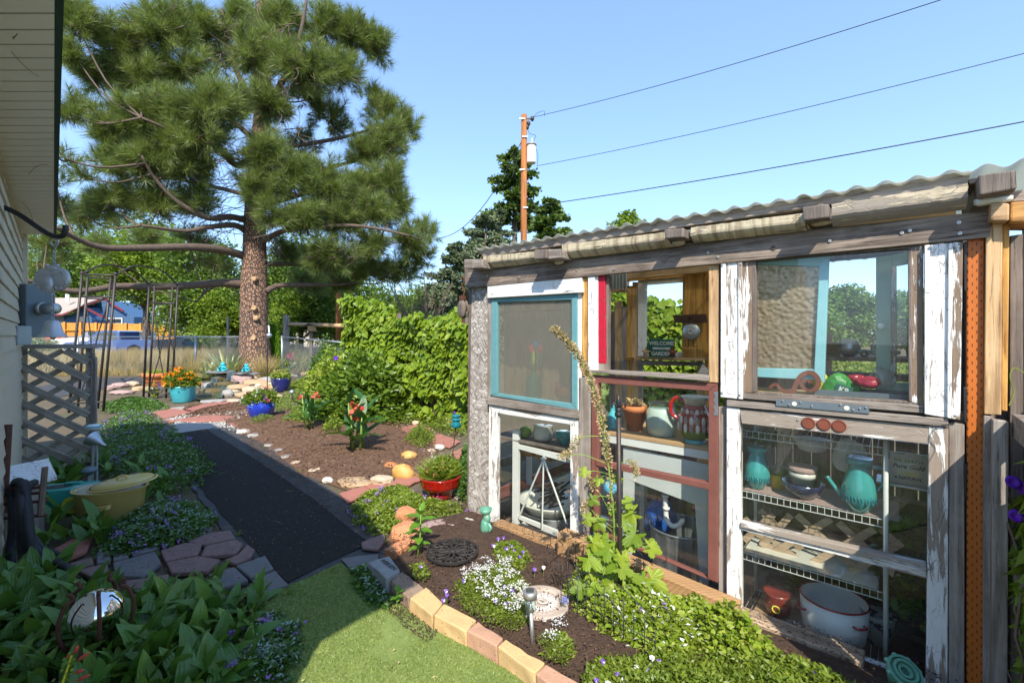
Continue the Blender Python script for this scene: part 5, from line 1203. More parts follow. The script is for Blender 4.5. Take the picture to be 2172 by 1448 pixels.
def conifer(px,Z,top_py,rx_px,label,mat='spruce', n=7000,need=.10,low_py=620,name='spruce_tree', cat='conifer', taper=1.0,gap=0.0,lean=0.0,layers=None):
 b=D(px,HY,Z);b.z=GZ;H=CH+(HY-top_py)*Z/F;z0=max(.2,CH+(HY-low_py)*Z/F-GZ);W=rx_px*Z/F
 t=T(name,label,cat,b);MB().tube([(0,0,0),(lean*.5,0,H*.5),(lean,0,H)],[.02*H+.04,.012*H+.03,.01],8).build('trunk', M['bark2'],t,smooth=True)
 L_=layers or int((H-z0)/.38);pth=[];Q=[];DDr=[]
 for k in range(L_):
  f=(k+random.random()*.5)/L_;z=z0+(H-z0)*f;r=W*(1-f)**taper*random.uniform(.72,1.12)+.12
  for j in range(random.randint(5,8)):
   a=random.uniform(0,6.28);rr_=r*random.uniform(.6,1.1);
   if gap and random.random()<gap: continue
   e=Vector((rr_*math.cos(a)+lean*f,rr_*math.sin(a),z-rr_*.12+random.uniform(-.1,.15)));s=Vector((lean*f,0,z+.05));pth.append(([s,s.lerp(e,.5)+Vector((0,0,-.04)),e],[.03,.02,.008]));m=max(3,int(n*1.7/(L_*6.2)))
   tt=rng.uniform(.25,1.05,m);base_=np.array(s)[None]+(np.array(e)-np.array(s))[None]*tt[:,None];Q.append(base_+rng.normal(0,.055+.07*rr_,(m,3))*np.array([1,1,.55]));dd=np.array(e-s);dd /= np.linalg.norm(dd)+1e-6;DDr.append(np.repeat(dd[None]+np.array([[0,0,.25]]),m,0)+rng.normal(0,.5,(m,3)))
 tubes_np('branches', pth,M['bark2'],t,4)['kind']='stuff'
 Q=np.vstack(Q);DDr=np.vstack(DDr);V,Fx=scatter(DIAM[0]*[1.1,1,1],DIAM[1],Q,frames(DDr,rdir(len(Q),0,1)),rng.uniform(.8,1.5,len(Q))*need)
 npmesh('needles', V,Fx,M[mat],t)['kind']='stuff';return t
GRP='leafy trees behind the dry field'
for i,(x,Z,ty,rx,lab,mt_,nl,lf) in enumerate([
 (85,62,500,120,'bright green leafy tree behind the blue house roof', 'tleaf', 12000,.42),
 (185,60,425,135,'broad leafy tree rising left of the pine trunk above the arch', 'tleafd', 15000,.42),
 (310,30,440,110,'sunlit maple like tree overhanging the orange fence', 'tleaf', 15000,.22),
 (420,27,430,95,'dense green tree between arch and pine trunk', 'tleafd', 13000,.20),
 (472,32,540,50,'dark plum leaved tree peeking left of the pine trunk', 'plum', 5000,.22),
 (470,26,590,60,'rounded bright shrub tree close left of the pine trunk', 'tleaf', 9000,.16),
 (640,26,470,115,'shady green tree right of the pine trunk over the rail fence', 'tleafd', 13000,.19),
 (720,30,500,90,'green tree behind the leaning utility stub', 'tleaf', 10000,.2),
 (610,24,600,46,'bright low branches of the tree over the wooden post', 'tleaf', 5000,.15),
 (800,33,560,90,'dim green tree behind the vine wall', 'tleafd', 7000,.2),
 (890,30,590,80,'olive bush tree above the vine wall', 'tleafd', 6000,.16),
 (930,26,610,50,'grey green shrub above the right end of the vine wall', 'tleafd', 7000,.12)]):
 broad(x,720,Z,ty,rx,lab,mt_,int(nl*1.3),lf,low=.26 if 'maple' in lab else .03,blobs_=38,trunk_r=.26 if 'sunlit maple' in lab else .16)
broad(1330,700,30,432,44,'small maple top showing over the greenhouse roof', 'tleaf', 2600,.30,12,low=.55,name='maple_tree')
broad(1252,700,34,455,22,'narrow poplar top showing over the greenhouse roof', 'tleaf', 2200,.24,10,low=.3,name='poplar_tree')
broad(1700,700,22,590,130,'green tree mass behind the hammered glass casement', 'tleafd', 9000,.2,24,low=.02);broad(1930,700,30,600,150,'broad far tree seen past the sage green door', 'tleafd', 9000,.26,24,low=.02);broad(2010,700,26,640,120,'round leafy tree seen through the greenhouse glass', 'tleafd', 9000,.2,20,low=.2)
broad(1800,700,24,575,60,'leafy tree framed by the open casement and the sage door', 'tleafd', 9000,.2,22,low=.05)
conifer(1030,24,450,125,'blue green spruce left of the utility pole', 'spruce', 18000,.14,700,taper=.8)
conifer(968,22,510,120,'wide spruce at the left end of the greenhouse roof', 'spruce', 15000,.13,760,taper=.8)
conifer(1092,30,318,72,'tall layered pine rising behind the utility pole', 'needle2', 15000,.22,470,'tall_pine', gap=.42,taper=.38,layers=13)
conifer(1165,26,425,58,'bushy round pine right of the utility pole', 'needle2', 15000,.20,640,'bushy_pine', taper=.45)
conifer(1062,25,445,85,'green spruce whose tip touches the utility pole', 'spruce', 9000,.13,640,taper=.8)
broad(915,715,28,585,70,'brownish green bush tree between the bare branches and the spruce', 'tleafd', 8000,.14,26,low=.02);broad(560,715,38,560,120,'hazy dark tree mass low behind the pine trunk', 'tleafd', 12000,.3,30,low=.02);broad(420,715,40,520,120,'bright tree filling the gap behind the right arch panel', 'tleaf', 12000,.3,30,low=.02);broad(720,715,36,590,110,'green backdrop tree above the rail fence', 'tleaf', 10000,.28,30,low=.02);broad(880,715,40,600,110,'far olive tree right of the bare branches', 'tleafd', 9000,.3,26,low=.02)
# bare shrub branches over the vine wall
bs=T('bare_branched_tree', 'half bare grey branched tree between pine and spruce', 'tree', D(885,HY,20)*1);bs.location.z=GZ;pth=[]
for k in range(46):
 a0=Vector((0,0,random.uniform(.2,2.2)));e=Vector((random.uniform(-1.5,1.6),random.uniform(-1,1),random.uniform(2.2,4.6)));m_=a0.lerp(e,.5)+Vector((random.uniform(-.3,.3),0,-.1));pth.append((smooth_pts([a0,m_,e],4),[.035,.03,.028,.025,.02,.018,.013,.01,.006]))
 for j in range(4): q=m_.lerp(e,random.random());pth.append(([q,q+Vector((random.uniform(-.4,.4),random.uniform(-.3,.3),random.uniform(.1,.5)))],[.008,.004]))
tubes_np('branches', pth,M['twig'],bs,4)['kind']='stuff'
# ---------------- utility pole with transformer and wires
UZ=22.0;ub_=D(1111,HY,UZ);ub_.z=GZ;up=T('utility_pole', 'rust brown wooden utility pole with a white transformer', 'utility pole', ub_)
ul=lambda x,y,dz=0: D(x,y,UZ+dz)-ub_
MB().tube([(0,0,0),ul(1111,500),ul(1111.5,244)],[.17,.155,.135],14).build('pole', M['pole'],up,smooth=True)
tc_=ul(1127,347);MB().lathe([(.02,0),(.20,.01),(.225,.05),(.225,.86),(.25,.88),(.25,.93),(.12,1.0),(.03,1.02)],22,c=tuple(tc_)).build('transformer', M['white'],up,smooth=False)
MB().lathe([(.255,0),(.255,.05),(.23,.06)],22,c=tuple(tc_+Vector((0,0,.87)))).build('transformer_lid', M['rust'],up)
MB().lathe([(.05,0),(.03,.06),(.05,.09),(.03,.14),(.045,.17),(.02,.24)],10,c=tuple(tc_+Vector((.05,0,1.0)))).build('bushing', M['white'],up,smooth=True)
for a,b in ((1106,252),(1106,360),(1113,440),(1112,290)): p=ul(a,b,-.15);MB().box(p.x-.09,p.x+.16,p.y-.03,p.y+.03,p.z-.03,p.z+.03).build('bracket', M['galv'],up)
MB().box(.05,.42,-.04,.04,ul(1111,252).z-.03,ul(1111,252).z+.03).build('cross_bracket', M['darkm'],up)
for x,y in ((1129,252),(1121,262),(1118,270)): MB().ball(ul(x,y),.10,8,(1,1,1.3)).build('insulator', M['darkm'],up,smooth=True)
for pts in ([(1120,276),(1124,284),(1136,288),(1130,302)],[(1131,249),(1140,240),(1154,236),(1155,246)],[(1137,315),(1141,330),(1139,352)],[(1106,298),(1100,330),(1085,380)]): MB().tube(smooth_pts([ul(x,y) for x,y in pts],5),.012,5).build('jumper_wire', M['black'],up,smooth=True)
def wire(label,a,b,sag,r=.013,parent=None,n=26):
 a=Vector(a);b=Vector(b);pts=[a.lerp(b,i/n)-Vector((0,0,sag*4*(i/n)*(1-i/n)))-a for i in range(n+1)]
 o=MB().tube(pts,r,5).build('overhead_wire', M['black'],None,smooth=True);o.location=a;return props(o,label,'wire')
def ext(x0,y0,Z0,x1,y1,Z1,k=1.25): a=D(x0,y0,Z0);b=D(x1,y1,Z1);return a,a+(b-a)*k
wire('topmost overhead wire leaving the pole top to the right', *ext(1130,249,22,1950,0,12.7,1.3),.28)
wire('middle overhead wire running right from beside the transformer', *ext(1140,352,22,2172,105,13,1.2),.22)
wire('lowest overhead wire running right just above the greenhouse roof', *ext(1160,433,22,2172,252,13.3,1.2),.16,.02)
wire('sagging service wire running from the pole down left toward the pine', D(1106,300,22),D(925,505,27),1.2,.02)
MB()
# ---------------- chain link fence
cf=T('chain_link_fence', 'low galvanised chain link fence crossing behind the garden', 'fence', D(380,HY,16.8));cf.location.z=0;cl=cf.location
FA=[D(40,714,16.8),D(565,714,16.8)];FB=[D(598,714,16.0),D(735,727,12.8)]
for (a,b),posts in ((FA,(165,415,560)),(FB,(598,737))):
 MB().tube([a-cl,b-cl],.022,8).build('top_rail', M['galv'],cf,smooth=True)
 L_=(b-a).length;d=(b-a)/L_;d.z=0;d.normalize();zt=min(a.z,b.z);pth=[];s=.11;nn_=int(L_/s)
 for k in range(-int(zt/s),nn_):
  for sg in (1,-1):
   x0=k*s if sg==1 else (k+zt/s)*s;t0,t1=0.0,1.0;xa,xb=x0,x0+sg*zt
   za,zb=0.0,zt
   for lim in (0.0,L_):
    pass
   def cl_(x,z,xo,zo):
    if x<0: z=z+(0-x)/(xo-x)*(zo-z) if xo != x else z;x=0
    if x>L_: z=z+(L_-x)/(xo-x)*(zo-z) if xo != x else z;x=L_
    return x,z
   if max(xa,xb)<=0 or min(xa,xb)>=L_: continue
   (xa2,za2),(xb2,zb2)=cl_(xa,za,xb,zb),cl_(xb,zb,xa,za)
   f=lambda x,z: a+d*x+Vector((0,.004*sg,z-a.z+(b.z-a.z)*(x/L_)*(z/zt)))-cl
   pth.append(([f(xa2,za2),f(xb2,zb2)],.0045))
 tubes_np('wire_mesh', pth,M['galv'],cf,3)['kind']='stuff'
 for x in posts:
  if b.x==FA[1].x: p=D(x,714,16.8)
  else: t=(x-598)/(735-598);p=FB[0].lerp(FB[1],max(0,min(1,t)))
  MB().tube([Vector((p.x,p.y,0))-cl,p-cl+Vector((0,0,.04))],.035,8).build('post', M['galv'],cf,smooth=True)
# wood post and rail fence behind,bird feeder,stake
rf=T('post_and_rail_fence', 'rustic round post with a brown rail behind the chain link corner', 'fence', D(607,HY,19));rf.location.z=0;rl=rf.location
MB().tube([(0,0,0),(0,0,D(0,668,19).z)],[.14,.115],12).build('post', M['grey_v'],rf,smooth=True);MB().tube([D(612,687,19)-rl,D(738,691,16)-rl],.075,8).build('rail', M['tan_h'],rf,smooth=True)
o=MB().tube([(0,0,0),(.02,0,4.6)],[.16,.14],10).build('leaning_pole_stub', M['pole'],None,smooth=True);o.location=D(718,HY,24);o.location.z=0;props(o,'weathered brown pole stub behind the vine wall end', 'pole')
o=MB().box(-.04,.04,-.03,.03,0,D(0,672,20).z).build('wooden_stake', M['grey_v'],None);o.location=D(483,HY,20);o.location.z=0;props(o,'grey wooden stake in the dry field left of the pine', 'stake')
Fz_=17.5;bf_=T('bird_feeder', 'small wooden house shaped bird feeder on a tall post', 'bird feeder', D(660,HY,Fz_));bf_.location.z=0
zt=D(0,702,Fz_).z;MB().box(-.055,.055,-.05,.05,0,zt).build('post', M['greyd_v'],bf_,bevel=.006);MB().box(-.20,.20,-.16,.16,zt,zt+.025).build('tray', M['tan_h'],bf_);MB().box(-.09,.14,-.10,.10,zt+.025,zt+.2).build('feeder_box', M['tan_v'],bf_)
for k in range(4): MB().box(-.095,.145,-.112,-.10,zt+.03+k*.045,zt+.062+k*.045).build('slat', M['tan_h'],bf_)
MB().hexa([(-.24,-.2,zt+.20),(0,-.2,zt+.29),(0,.2,zt+.29),(-.24,.2,zt+.20)],[(-.24,-.2,zt+.22),(0,-.2,zt+.31),(0,.2,zt+.31),(-.24,.2,zt+.22)]).build('roof_half', M['grey_h'],bf_);MB().hexa([(.24,-.2,zt+.20),(0,-.2,zt+.29),(0,.2,zt+.29),(.24,.2,zt+.20)],[(.24,-.2,zt+.22),(0,-.2,zt+.31),(0,.2,zt+.31),(.24,.2,zt+.22)]).build('roof_half', M['grey_h'],bf_)
# ---------------- far fences and houses
FZ=38.0;of=T('orange_board_fence', 'long orange stained board fence behind the parked trucks', 'fence', D(220,HY,FZ));of.location.z=0;fl=of.location
a=D(128,684,FZ);b=D(378,688,FZ+4);nfb=64
for i in range(nfb):
 p=a.lerp(b,i/nfb);q=a.lerp(b,(i+.96)/nfb);MB().slab([Vector((p.x,p.y,0))-fl,Vector((q.x,q.y,0))-fl,Vector((q.x,q.y+.03,0))-fl,Vector((p.x,p.y+.03,0))-fl],(0,0,p.z)).build('fence_board', M['fenceo'],of)
for k in range(8): p=a.lerp(b,(k+.3)/8);MB().box(p.x-fl.x-.09,p.x-fl.x+.09,p.y-fl.y-.12,p.y-fl.y-.02,0,p.z+.06).build('post', M['fenceo'],of)
for z in (.6,1.9): MB().tube([Vector((a.x,a.y-.08,z))-fl,Vector((b.x,b.y-.08,z))-fl],.06,4).build('rail', M['fenceo'],of)
rfz=T('red_board_fence', 'red orange board fence with a grey slatted panel at the far left', 'fence', D(92,HY,36));rfz.location.z=0;fl=rfz.location
for i in range(16): p=D(58+i*4.4,682,36)-fl;MB().box(p.x,p.x+.158,0,.03,0,p.z+0).build('fence_board', M['fencer'],rfz)
for i in range(12): p=D(58+i*3.2,692,33)-fl;MB().box(p.x,p.x+.09,p.y,p.y+.03,0,p.z).build('slat', M['brown_v'] if i%2 else M['grey_v'],rfz)
for z in (.7,1.3,1.9): q=D(58,692,33)-fl;MB().box(q.x,q.x+1.35,q.y-.04,q.y-.01,z,z+.14).build('rail', M['grey_h'],rfz)
# blue house
BZ=47.0;bh=T('blue_house', 'blue sided house with grey shingle roof and dark red trim beyond the fence', 'house', D(180,HY,BZ));bh.location.z=0;hl2=bh.location
def bp_(x,y,dz=0): return D(x,y,BZ+dz)-hl2
def siding(px_poly_fn,xL,xR,yT_fn,yB,dz,name='siding_board', n=11):
 pass
MB().slab([bp_(135,712,0),bp_(196,712,0),bp_(196,678,0),bp_(176,651,0),bp_(135,680,0)],(0,3,0)).build('wall', M['bluesid'],bh)
MB().slab([bp_(172,712,2),bp_(285,712,2),bp_(285,672,2),bp_(219,637,2),bp_(172,660,2)],(0,4,0)).build('wall', M['bluesid'],bh)
MB().slab([bp_(62,712,1),bp_(136,712,1),bp_(136,668,1),bp_(62,668,1)],(0,4,0)).build('wall', M['meter'],bh)
for (poly,dz,rng_) in (((138,193),-.03,(656,708,3.4)),((176,280),1.97,(646,708,3.4))):
 y=rng_[0]
 while y<rng_[1]:
  if dz<0: xl=max(137,176-(y-651)*1.4);xr=min(195,176+(y-651)*.9)
  else: xl=174;xr=min(284,219+(y-637)*1.9);
  if xr-xl>4:
   p=bp_(xl,y,dz);q=bp_(xr,y+3.1,dz);MB().hexa([(p.x,p.y,p.z),(q.x,p.y,p.z),(q.x,p.y-.05,q.z),(p.x,p.y-.05,q.z)],[(p.x,p.y+.02,p.z),(q.x,p.y+.02,p.z),(q.x,p.y+.02,q.z),(p.x,p.y+.02,q.z)]).build('siding_board', M['bluesid'],bh)
  y+=rng_[2]
def rfpl(pts,m='shingle', name='roof'): MB().slab([bp_(*p) for p in pts],(0,0,.12)).build(name,M[m],bh)
rfpl([(58,667,-1),(132,667,-1),(175,648,-1),(220,633,2.5),(98,634,4)]);
for a_,b_ in (((132,668,-1.1),(176,650,-.6)),((176,650,-.6),(222,674,-.6)),((176,650,-.6),(220,634,1.5)),((220,634,1.5),(262,660,1.5)),((58,668,-1.1),(132,668,-1.1))): MB().tube([bp_(*a_),bp_(*b_)],.11,4).build('trim_board', M['redtrim'],bh)
MB().tube([bp_(143,640,1),bp_(143,624,1)],.16,8).build('vent_pipe', M['white'],bh);MB().tube([bp_(127,656,0),bp_(127,650,0)],.10,8).build('vent_pipe', M['white'],bh)
for x0,x1,y0,y1,dz in ((168,180,671,682,-.12),(101,110,670,679,.9),(227,242,676,685,1.85),(244,258,676,685,1.85)):
 fw_=MB();p=bp_(x0,y0,dz);q=bp_(x1,y1,dz);wo=fw_.box(p.x-.1,q.x+.1,p.y-.04,p.y,q.z-.1,p.z+.1).build('window', M['white'] if x0 != 168 else M['redtrim'],bh);MB().box(p.x,q.x,p.y-.06,p.y-.03,q.z,p.z).build('pane', M['tleafd'] if False else M['carglass'],wo)
# pale house behind the rail fence
ph=T('pale_house', 'pale house half hidden by trees behind the rail fence', 'house', D(650,HY,34));ph.location.z=0;pp=lambda x,y,dz=0: D(x,y,34+dz)-ph.location
MB().slab([pp(585,735),pp(745,735),pp(745,672),pp(585,672)],(0,4,0)).build('wall', M['wallw'],ph);MB().slab([pp(575,673,-.6),pp(755,673,-.6),pp(740,650,2.5),pp(590,650,2.5)],(0,0,.12)).build('roof', M['flag'],ph)
for x0,x1 in ((600,606),(630,642),(712,724)): p=pp(x0,678,-.05);q=pp(x1,697,-.05);wo=MB().box(p.x-.08,q.x+.08,p.y-.04,p.y,q.z-.08,p.z+.08).build('window', M['white'],ph);MB().box(p.x,q.x,p.y-.06,p.y-.03,q.z,p.z).build('pane', M['carglass'],wo)
# ---------------- trucks and cars
def extr(prof,y0,y1,name,mat,parent,bev=.03,inset=0.0):
 n=len(prof);A_=[(x,y0+inset*(z>1.05),z) for x,z in prof];B_=[(x,y1-inset*(z>1.05),z) for x,z in prof]
 return MB().add(A_+B_,[tuple(range(n)),tuple(range(n,2*n))[::-1]]+[(i,n+i,n+(i+1)%n,(i+1)%n) for i in range(n)]).build(name,M[mat],parent,bevel=bev)
def pickup(label,loc,rz,paint,L_=5.4,name='pickup_truck', truck=True,group=None):
 t=T(name,label,'pickup truck' if truck else 'car', loc,rz,group)
 if truck: prof=[(0,.5),(0,.95),(.15,1.02),(1.55,1.12),(1.6,1.12),(3.35,1.15),(3.4,1.18),(L_,1.20),(L_,.55),(4.75,.5),(4.7,.72),(4.35,.88),(3.95,.72),(3.9,.45),(1.4,.42),(1.35,.72),(.98,.86),(.62,.72),(.55,.48)]
 else: prof=[(0,.45),(0,.75),(.2,.85),(1.4,.98),(4.2,1.0),(4.5,.9),(4.55,.5),(4.1,.45),(4.05,.62),(3.7,.75),(3.35,.62),(3.3,.4),(1.3,.4),(1.25,.62),(.9,.75),(.55,.62),(.5,.42)]
 extr(prof,-.95,.95,'body', paint,t)
 cab=[(1.35,1.08),(2.0,1.72),(2.2,1.78),(3.1,1.78),(3.35,1.72),(3.4,1.1)] if truck else [(1.1,.93),(1.9,1.38),(2.2,1.43),(3.2,1.42),(4.1,.97)]
 extr(cab,-.85,.85,'cab', paint,t,.05)
 k=1.0 if truck else .78
 for s in (-1,1):
  if truck: wins=[[(1.72,1.16),(2.05,1.62),(2.45,1.66),(2.45,1.16)],[(2.52,1.16),(2.52,1.66),(3.12,1.66),(3.2,1.16)]]
  else: wins=[[(1.35,.97),(1.95,1.33),(2.4,1.36),(2.4,.97)],[(2.46,.97),(2.46,1.36),(3.1,1.34),(3.7,.98)]]
  for wd_ in wins: MB().add([(x,s*.862,z) for x,z in wd_],[tuple(range(4))]).build('side_window', M['carglass'],t)
 ws=[(1.40,1.13),(1.99,1.70)] if truck else [(1.12,.96),(1.88,1.38)]
 MB().add([(ws[0][0]-.02,-.78,ws[0][1]),(ws[0][0]-.02,.78,ws[0][1]),(ws[1][0]-.02,.72,ws[1][1]),(ws[1][0]-.02,-.72,ws[1][1])],[(0,1,2,3)]).build('windscreen', M['carglass'],t)
 for x in ((.98,4.35) if truck else (.9,3.7)):
  for s in (-1,1):
   wo=bpy.data.objects.new('wheel', None);C.objects.link(wo);wo.parent=t;wo.location=(x,s*.86,.37*(1 if truck else .88));wo.rotation_euler=(R(90),0,0)
   MB().lathe([(.20,-.1),(.36,-.1),(.37,-.06),(.37,.06),(.36,.1),(.20,.1)],18).build('tyre', M['rubber'],wo,smooth=False);MB().lathe([(.001,-.09),(.2,-.09),(.2,.09),(.001,.09)],14).build('rim', M['galv'],wo)
 for s in (-1,1): MB().box(-.03,.04,s*.62-.17,s*.62+.17,.72*k,.88*k).build('headlight', M['white'],t);MB().box(L_-.03 if truck else 4.5,L_+.02 if truck else 4.56,s*.8-.08,s*.8+.08,.75,1.0 if truck else .85).build('tail_light', M['redp'],t)
 MB().box(-.12,.02,-.9,.9,.42,.58).build('bumper', M['galv'],t,bevel=.02)
 return t
p0_=D(178,745,30);pickup('blue pickup truck with an open bed parked in the dry field', (p0_.x,29.5,0),R(3),'truckb');p1_=D(190,740,33.0)
pickup('white pickup truck parked behind the blue one', (p1_.x+.4,33.5,0),R(2),'truckw')
p2_=D(340,740,36);pickup('dark teal car at the right end of the orange fence', (p2_.x,36,0),R(4),'truckt', name='parked_car', truck=False)
pickup('white car tucked behind the pine end of the dry field', (p2_.x+3.4,39.5,0),R(-4),'truckw', name='parked_car', truck=False)
hd=MB();bo=T('covered_boat', 'pale covered boat hull left of the white pickup', 'boat', D(166,HY,31.5));bo.location.z=0
extr([(-1.2,1.2),(1.4,1.35),(1.5,.9),(1.1,.5),(-.4,.45),(-1.0,.8)],-.8,.8,'hull', 'white', bo,.06);extr([(.5,1.36),(1.1,1.75),(1.2,1.36)],-.5,.5,'windscreen', 'galv', bo,.02)
# green lattice skirt plant far left
broad(95,735,22,706,32,'low dark green shrub in front of the red fence', 'cover', 2500,.10,8,low=.05,name='low_shrub', cat='shrub', trunk_r=.04)
# ---------------- dry grass field beyond the fence
def grass_field(name,xr,yr,n,hmin,hmax,mat,label,wdt=.010,clump=None,z=0):
 q=np.c_[rng.uniform(*xr,n),rng.uniform(*yr,n)]
 px=CX+q[:,0]/q[:,1]*F;k=(px>-40) & (px<1010);q=q[k]
 dens=np.array([mn.noise(Vector((a[0]*.6,a[1]*.6,5))) for a in q]);q=q[dens>-.25];n=len(q)
 d=rdir(n,.75,1)+np.array([.25,0,0]);hs=rng.uniform(hmin,hmax,n)
 V,Fx=scatter(*BLADE,np.c_[q,np.full(n,z)],frames(d,rdir(n,-.2,.2)),np.stack([rng.uniform(.6,1.4,n)*wdt,hs,hs],1))
 return props(npmesh(name,V,Fx,M[mat]),label,None,None,'stuff')
grass_field('dry_grass', (-22,2),(17.2,24),42000,.45,1.05,'straw', 'tall straw coloured dry grass beyond the chain link fence', .022)
grass_field('dry_grass_far', (-34,4),(24,38),26000,.35,.85,'straw', 'dry grass around the parked trucks', .04)
grass_field('green_weeds', (-9,-1),(17,22),9000,.5,1.1,'ggrass', 'greener tall weeds beyond the fence near the bird feeder', .022)
props(npmesh('back_lawn', *(lambda q: scatter(*BLADE,np.c_[q,np.zeros(len(q))],frames(rdir(len(q),.6,1),rdir(len(q))),rng.uniform(.08,.2,len(q))))(np.c_[rng.uniform(2,22,14000),rng.uniform(7,26,14000)]),M['ggrass']),'short green lawn behind the greenhouse', None,None,'stuff')
grass_field('dry_grass_edge', (-17,-3),(16.5,17.4),8000,.15,.5,'straw', 'short dry grass along the foot of the chain link fence', .014)
# ================================================================ GARDEN PLANTS
def cover_patch(name,poly,n,h,mat,label,leaf=(.02,.035),seeds=None,kind='stuff', bv=SMALL,tilt=(.1,1),dirz=(-.2,.7),flowers=None,silver=None,mound=.5,zoff=0.0,stems=True):
 P=[(p[0],p[1]) for p in poly];q=polypts(P,n);ed=np.clip(edgedist(q,P)/mound,0,1)**.6
 hn=np.array([.75+.5*mn.noise(Vector((a[0]*5,a[1]*5,2)))+.25*mn.noise(Vector((a[0]*17,a[1]*17,2))) for a in q])
 kp=rng.random(n)<np.clip(edgedist(q,P)/(mound*.55)+.45*np.array([mn.noise(Vector((a[0]*9,a[1]*9,7))) for a in q])+.12,0,1);q,ed,hn=q[kp],ed[kp],hn[kp];n=len(q)
 top=h*ed*hn+.012;z=top*rng.random(n)**.4+zoff
 V,Fx=scatter(*bv,np.c_[q,z],frames(rdir(n,*dirz),rdir(n,*tilt)),rng.uniform(*leaf,n))
 o=props(npmesh(name,V,Fx,M[mat]),label,None,None,kind)
 if silver:
  i=rng.choice(n,int(n*silver[1]),False);k=len(i);V,Fx=scatter(DIAM[0]*[.55,1,1],DIAM[1],np.c_[q[i],top[i]+zoff+.004],frames(rdir(k,-.1,.5),rdir(k,.6,1)),rng.uniform(leaf[0]*.7,leaf[1]*.8,k));npmesh('silver_streak', V,Fx,M[silver[0]],o)['kind']='stuff'
 if flowers:
  fm,cnt,sz=flowers;cc=polypts(P,cnt);ec=np.clip(edgedist(cc,P)/mound,0,1)**.6;m=9;ct=np.repeat(np.c_[cc,h*ec*.95+zoff+.02],m,0)+rng.normal(0,sz*.55,(cnt*m,3));k=len(ct)
  V,Fx=scatter(*PETAL,ct,frames(rdir(k,-.1,.8),rdir(k,.2,1)),rng.uniform(.7,1.2,k)*sz*.75);npmesh('blossom', V,Fx,M[fm],o)['kind']='stuff'
 # woody stems under the leaves keep it from floating
 k=max(40,n // 30);i=rng.choice(n,k);V,Fx=scatter(np.array([[-.5,0,0],[.5,0,0],[0,1,0]]),np.array([[0,1,2]]),np.c_[q[i],np.full(k,zoff)],frames(rdir(k,.7,1),rdir(k)),np.stack([np.full(k,.005),top[i],np.ones(k)],1));npmesh('stems', V,Fx,M['stem'],o)['kind']='stuff'
 return o
# shaded lamium cover along the left of the path
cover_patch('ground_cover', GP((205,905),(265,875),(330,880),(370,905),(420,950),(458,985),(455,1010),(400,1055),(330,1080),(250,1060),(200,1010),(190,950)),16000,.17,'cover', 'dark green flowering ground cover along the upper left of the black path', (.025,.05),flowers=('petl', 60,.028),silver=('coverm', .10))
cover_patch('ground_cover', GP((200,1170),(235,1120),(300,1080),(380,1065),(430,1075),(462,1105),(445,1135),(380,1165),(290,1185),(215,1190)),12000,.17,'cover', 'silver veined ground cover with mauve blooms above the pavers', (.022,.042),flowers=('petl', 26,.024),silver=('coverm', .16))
cover_patch('ground_cover', GP((520,1330),(580,1300),(640,1330),(640,1400),(610,1470),(500,1470),(400,1500),(430,1380)),9000,.12,'cover', 'silver veined ground cover between lily leaves and turf', (.02,.038),flowers=('petl', 16,.02),silver=('coverm', .2))
cover_patch('ground_cover', GP((735,1085),(770,1050),(850,1030),(905,1060),(985,1075),(992,1100),(900,1105),(868,1130),(825,1150),(790,1135),(745,1110)),12000,.14,'coversun', 'sunlit yellow green ground cover in front of the red planter', (.02,.04),flowers=('petl', 22,.022),silver=('lime', .12))
cover_patch('ground_cover', GP((745,1215),(790,1215),(835,1275),(830,1300),(790,1295),(750,1250)),1600,.10,'cover', 'small leafy clump creeping past the engraved block', (.025,.045),silver=('coverm', .15),mound=.15)
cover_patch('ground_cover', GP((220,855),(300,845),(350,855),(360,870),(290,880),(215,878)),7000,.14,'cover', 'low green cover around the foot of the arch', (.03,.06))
cover_patch('bird_feeder_cover', GP((615,815),(640,800),(700,800),(745,815),(740,832),(660,832),(610,835)),7000,.16,'coversun', 'green creeping cover below the bird feeder', (.04,.08))
cover_patch('creeping_thyme', GP((560,850),(600,838),(690,840),(700,860),(640,870),(590,880),(560,868)),9000,.06,'moss', 'yellowish creeping thyme around the round blue pot', (.02,.045))
cover_patch('creeping_thyme', GP((600,832),(640,824),(720,830),(700,840),(610,842)),5000,.05,'moss', 'creeping thyme strip behind the pale flat stones', (.025,.05))
cover_patch('low_flower_patch', GP((590,900),(610,872),(660,862),(700,870),(690,900),(640,905)),5000,.22,'coversun', 'leafy bed of mixed flowers left of the first canna', (.03,.06),flowers=('petv', 8,.03))
cover_patch('trailing_plants', GP((770,900),(800,865),(860,850),(960,850),(1000,870),(1000,930),(940,925),(880,900),(820,905)),13000,.20,'coversun', 'rambling green plants between the vine wall and the stepping stones', (.03,.06))
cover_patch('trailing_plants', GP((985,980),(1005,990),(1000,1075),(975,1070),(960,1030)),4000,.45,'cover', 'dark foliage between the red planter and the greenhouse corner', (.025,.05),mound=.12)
cover_patch('low_bush', GP((850,945),(870,922),(925,925),(925,945),(890,962)),5000,.30,'coversun', 'fine leaved low bush in the gravel beyond the mulch', (.015,.03),mound=.3)
cover_patch('low_bush', GP((525,905),(530,885),(575,880),(590,892),(560,905)),3000,.16,'moss', 'browning heather clump in front of the round blue pot', (.015,.03),mound=.2)
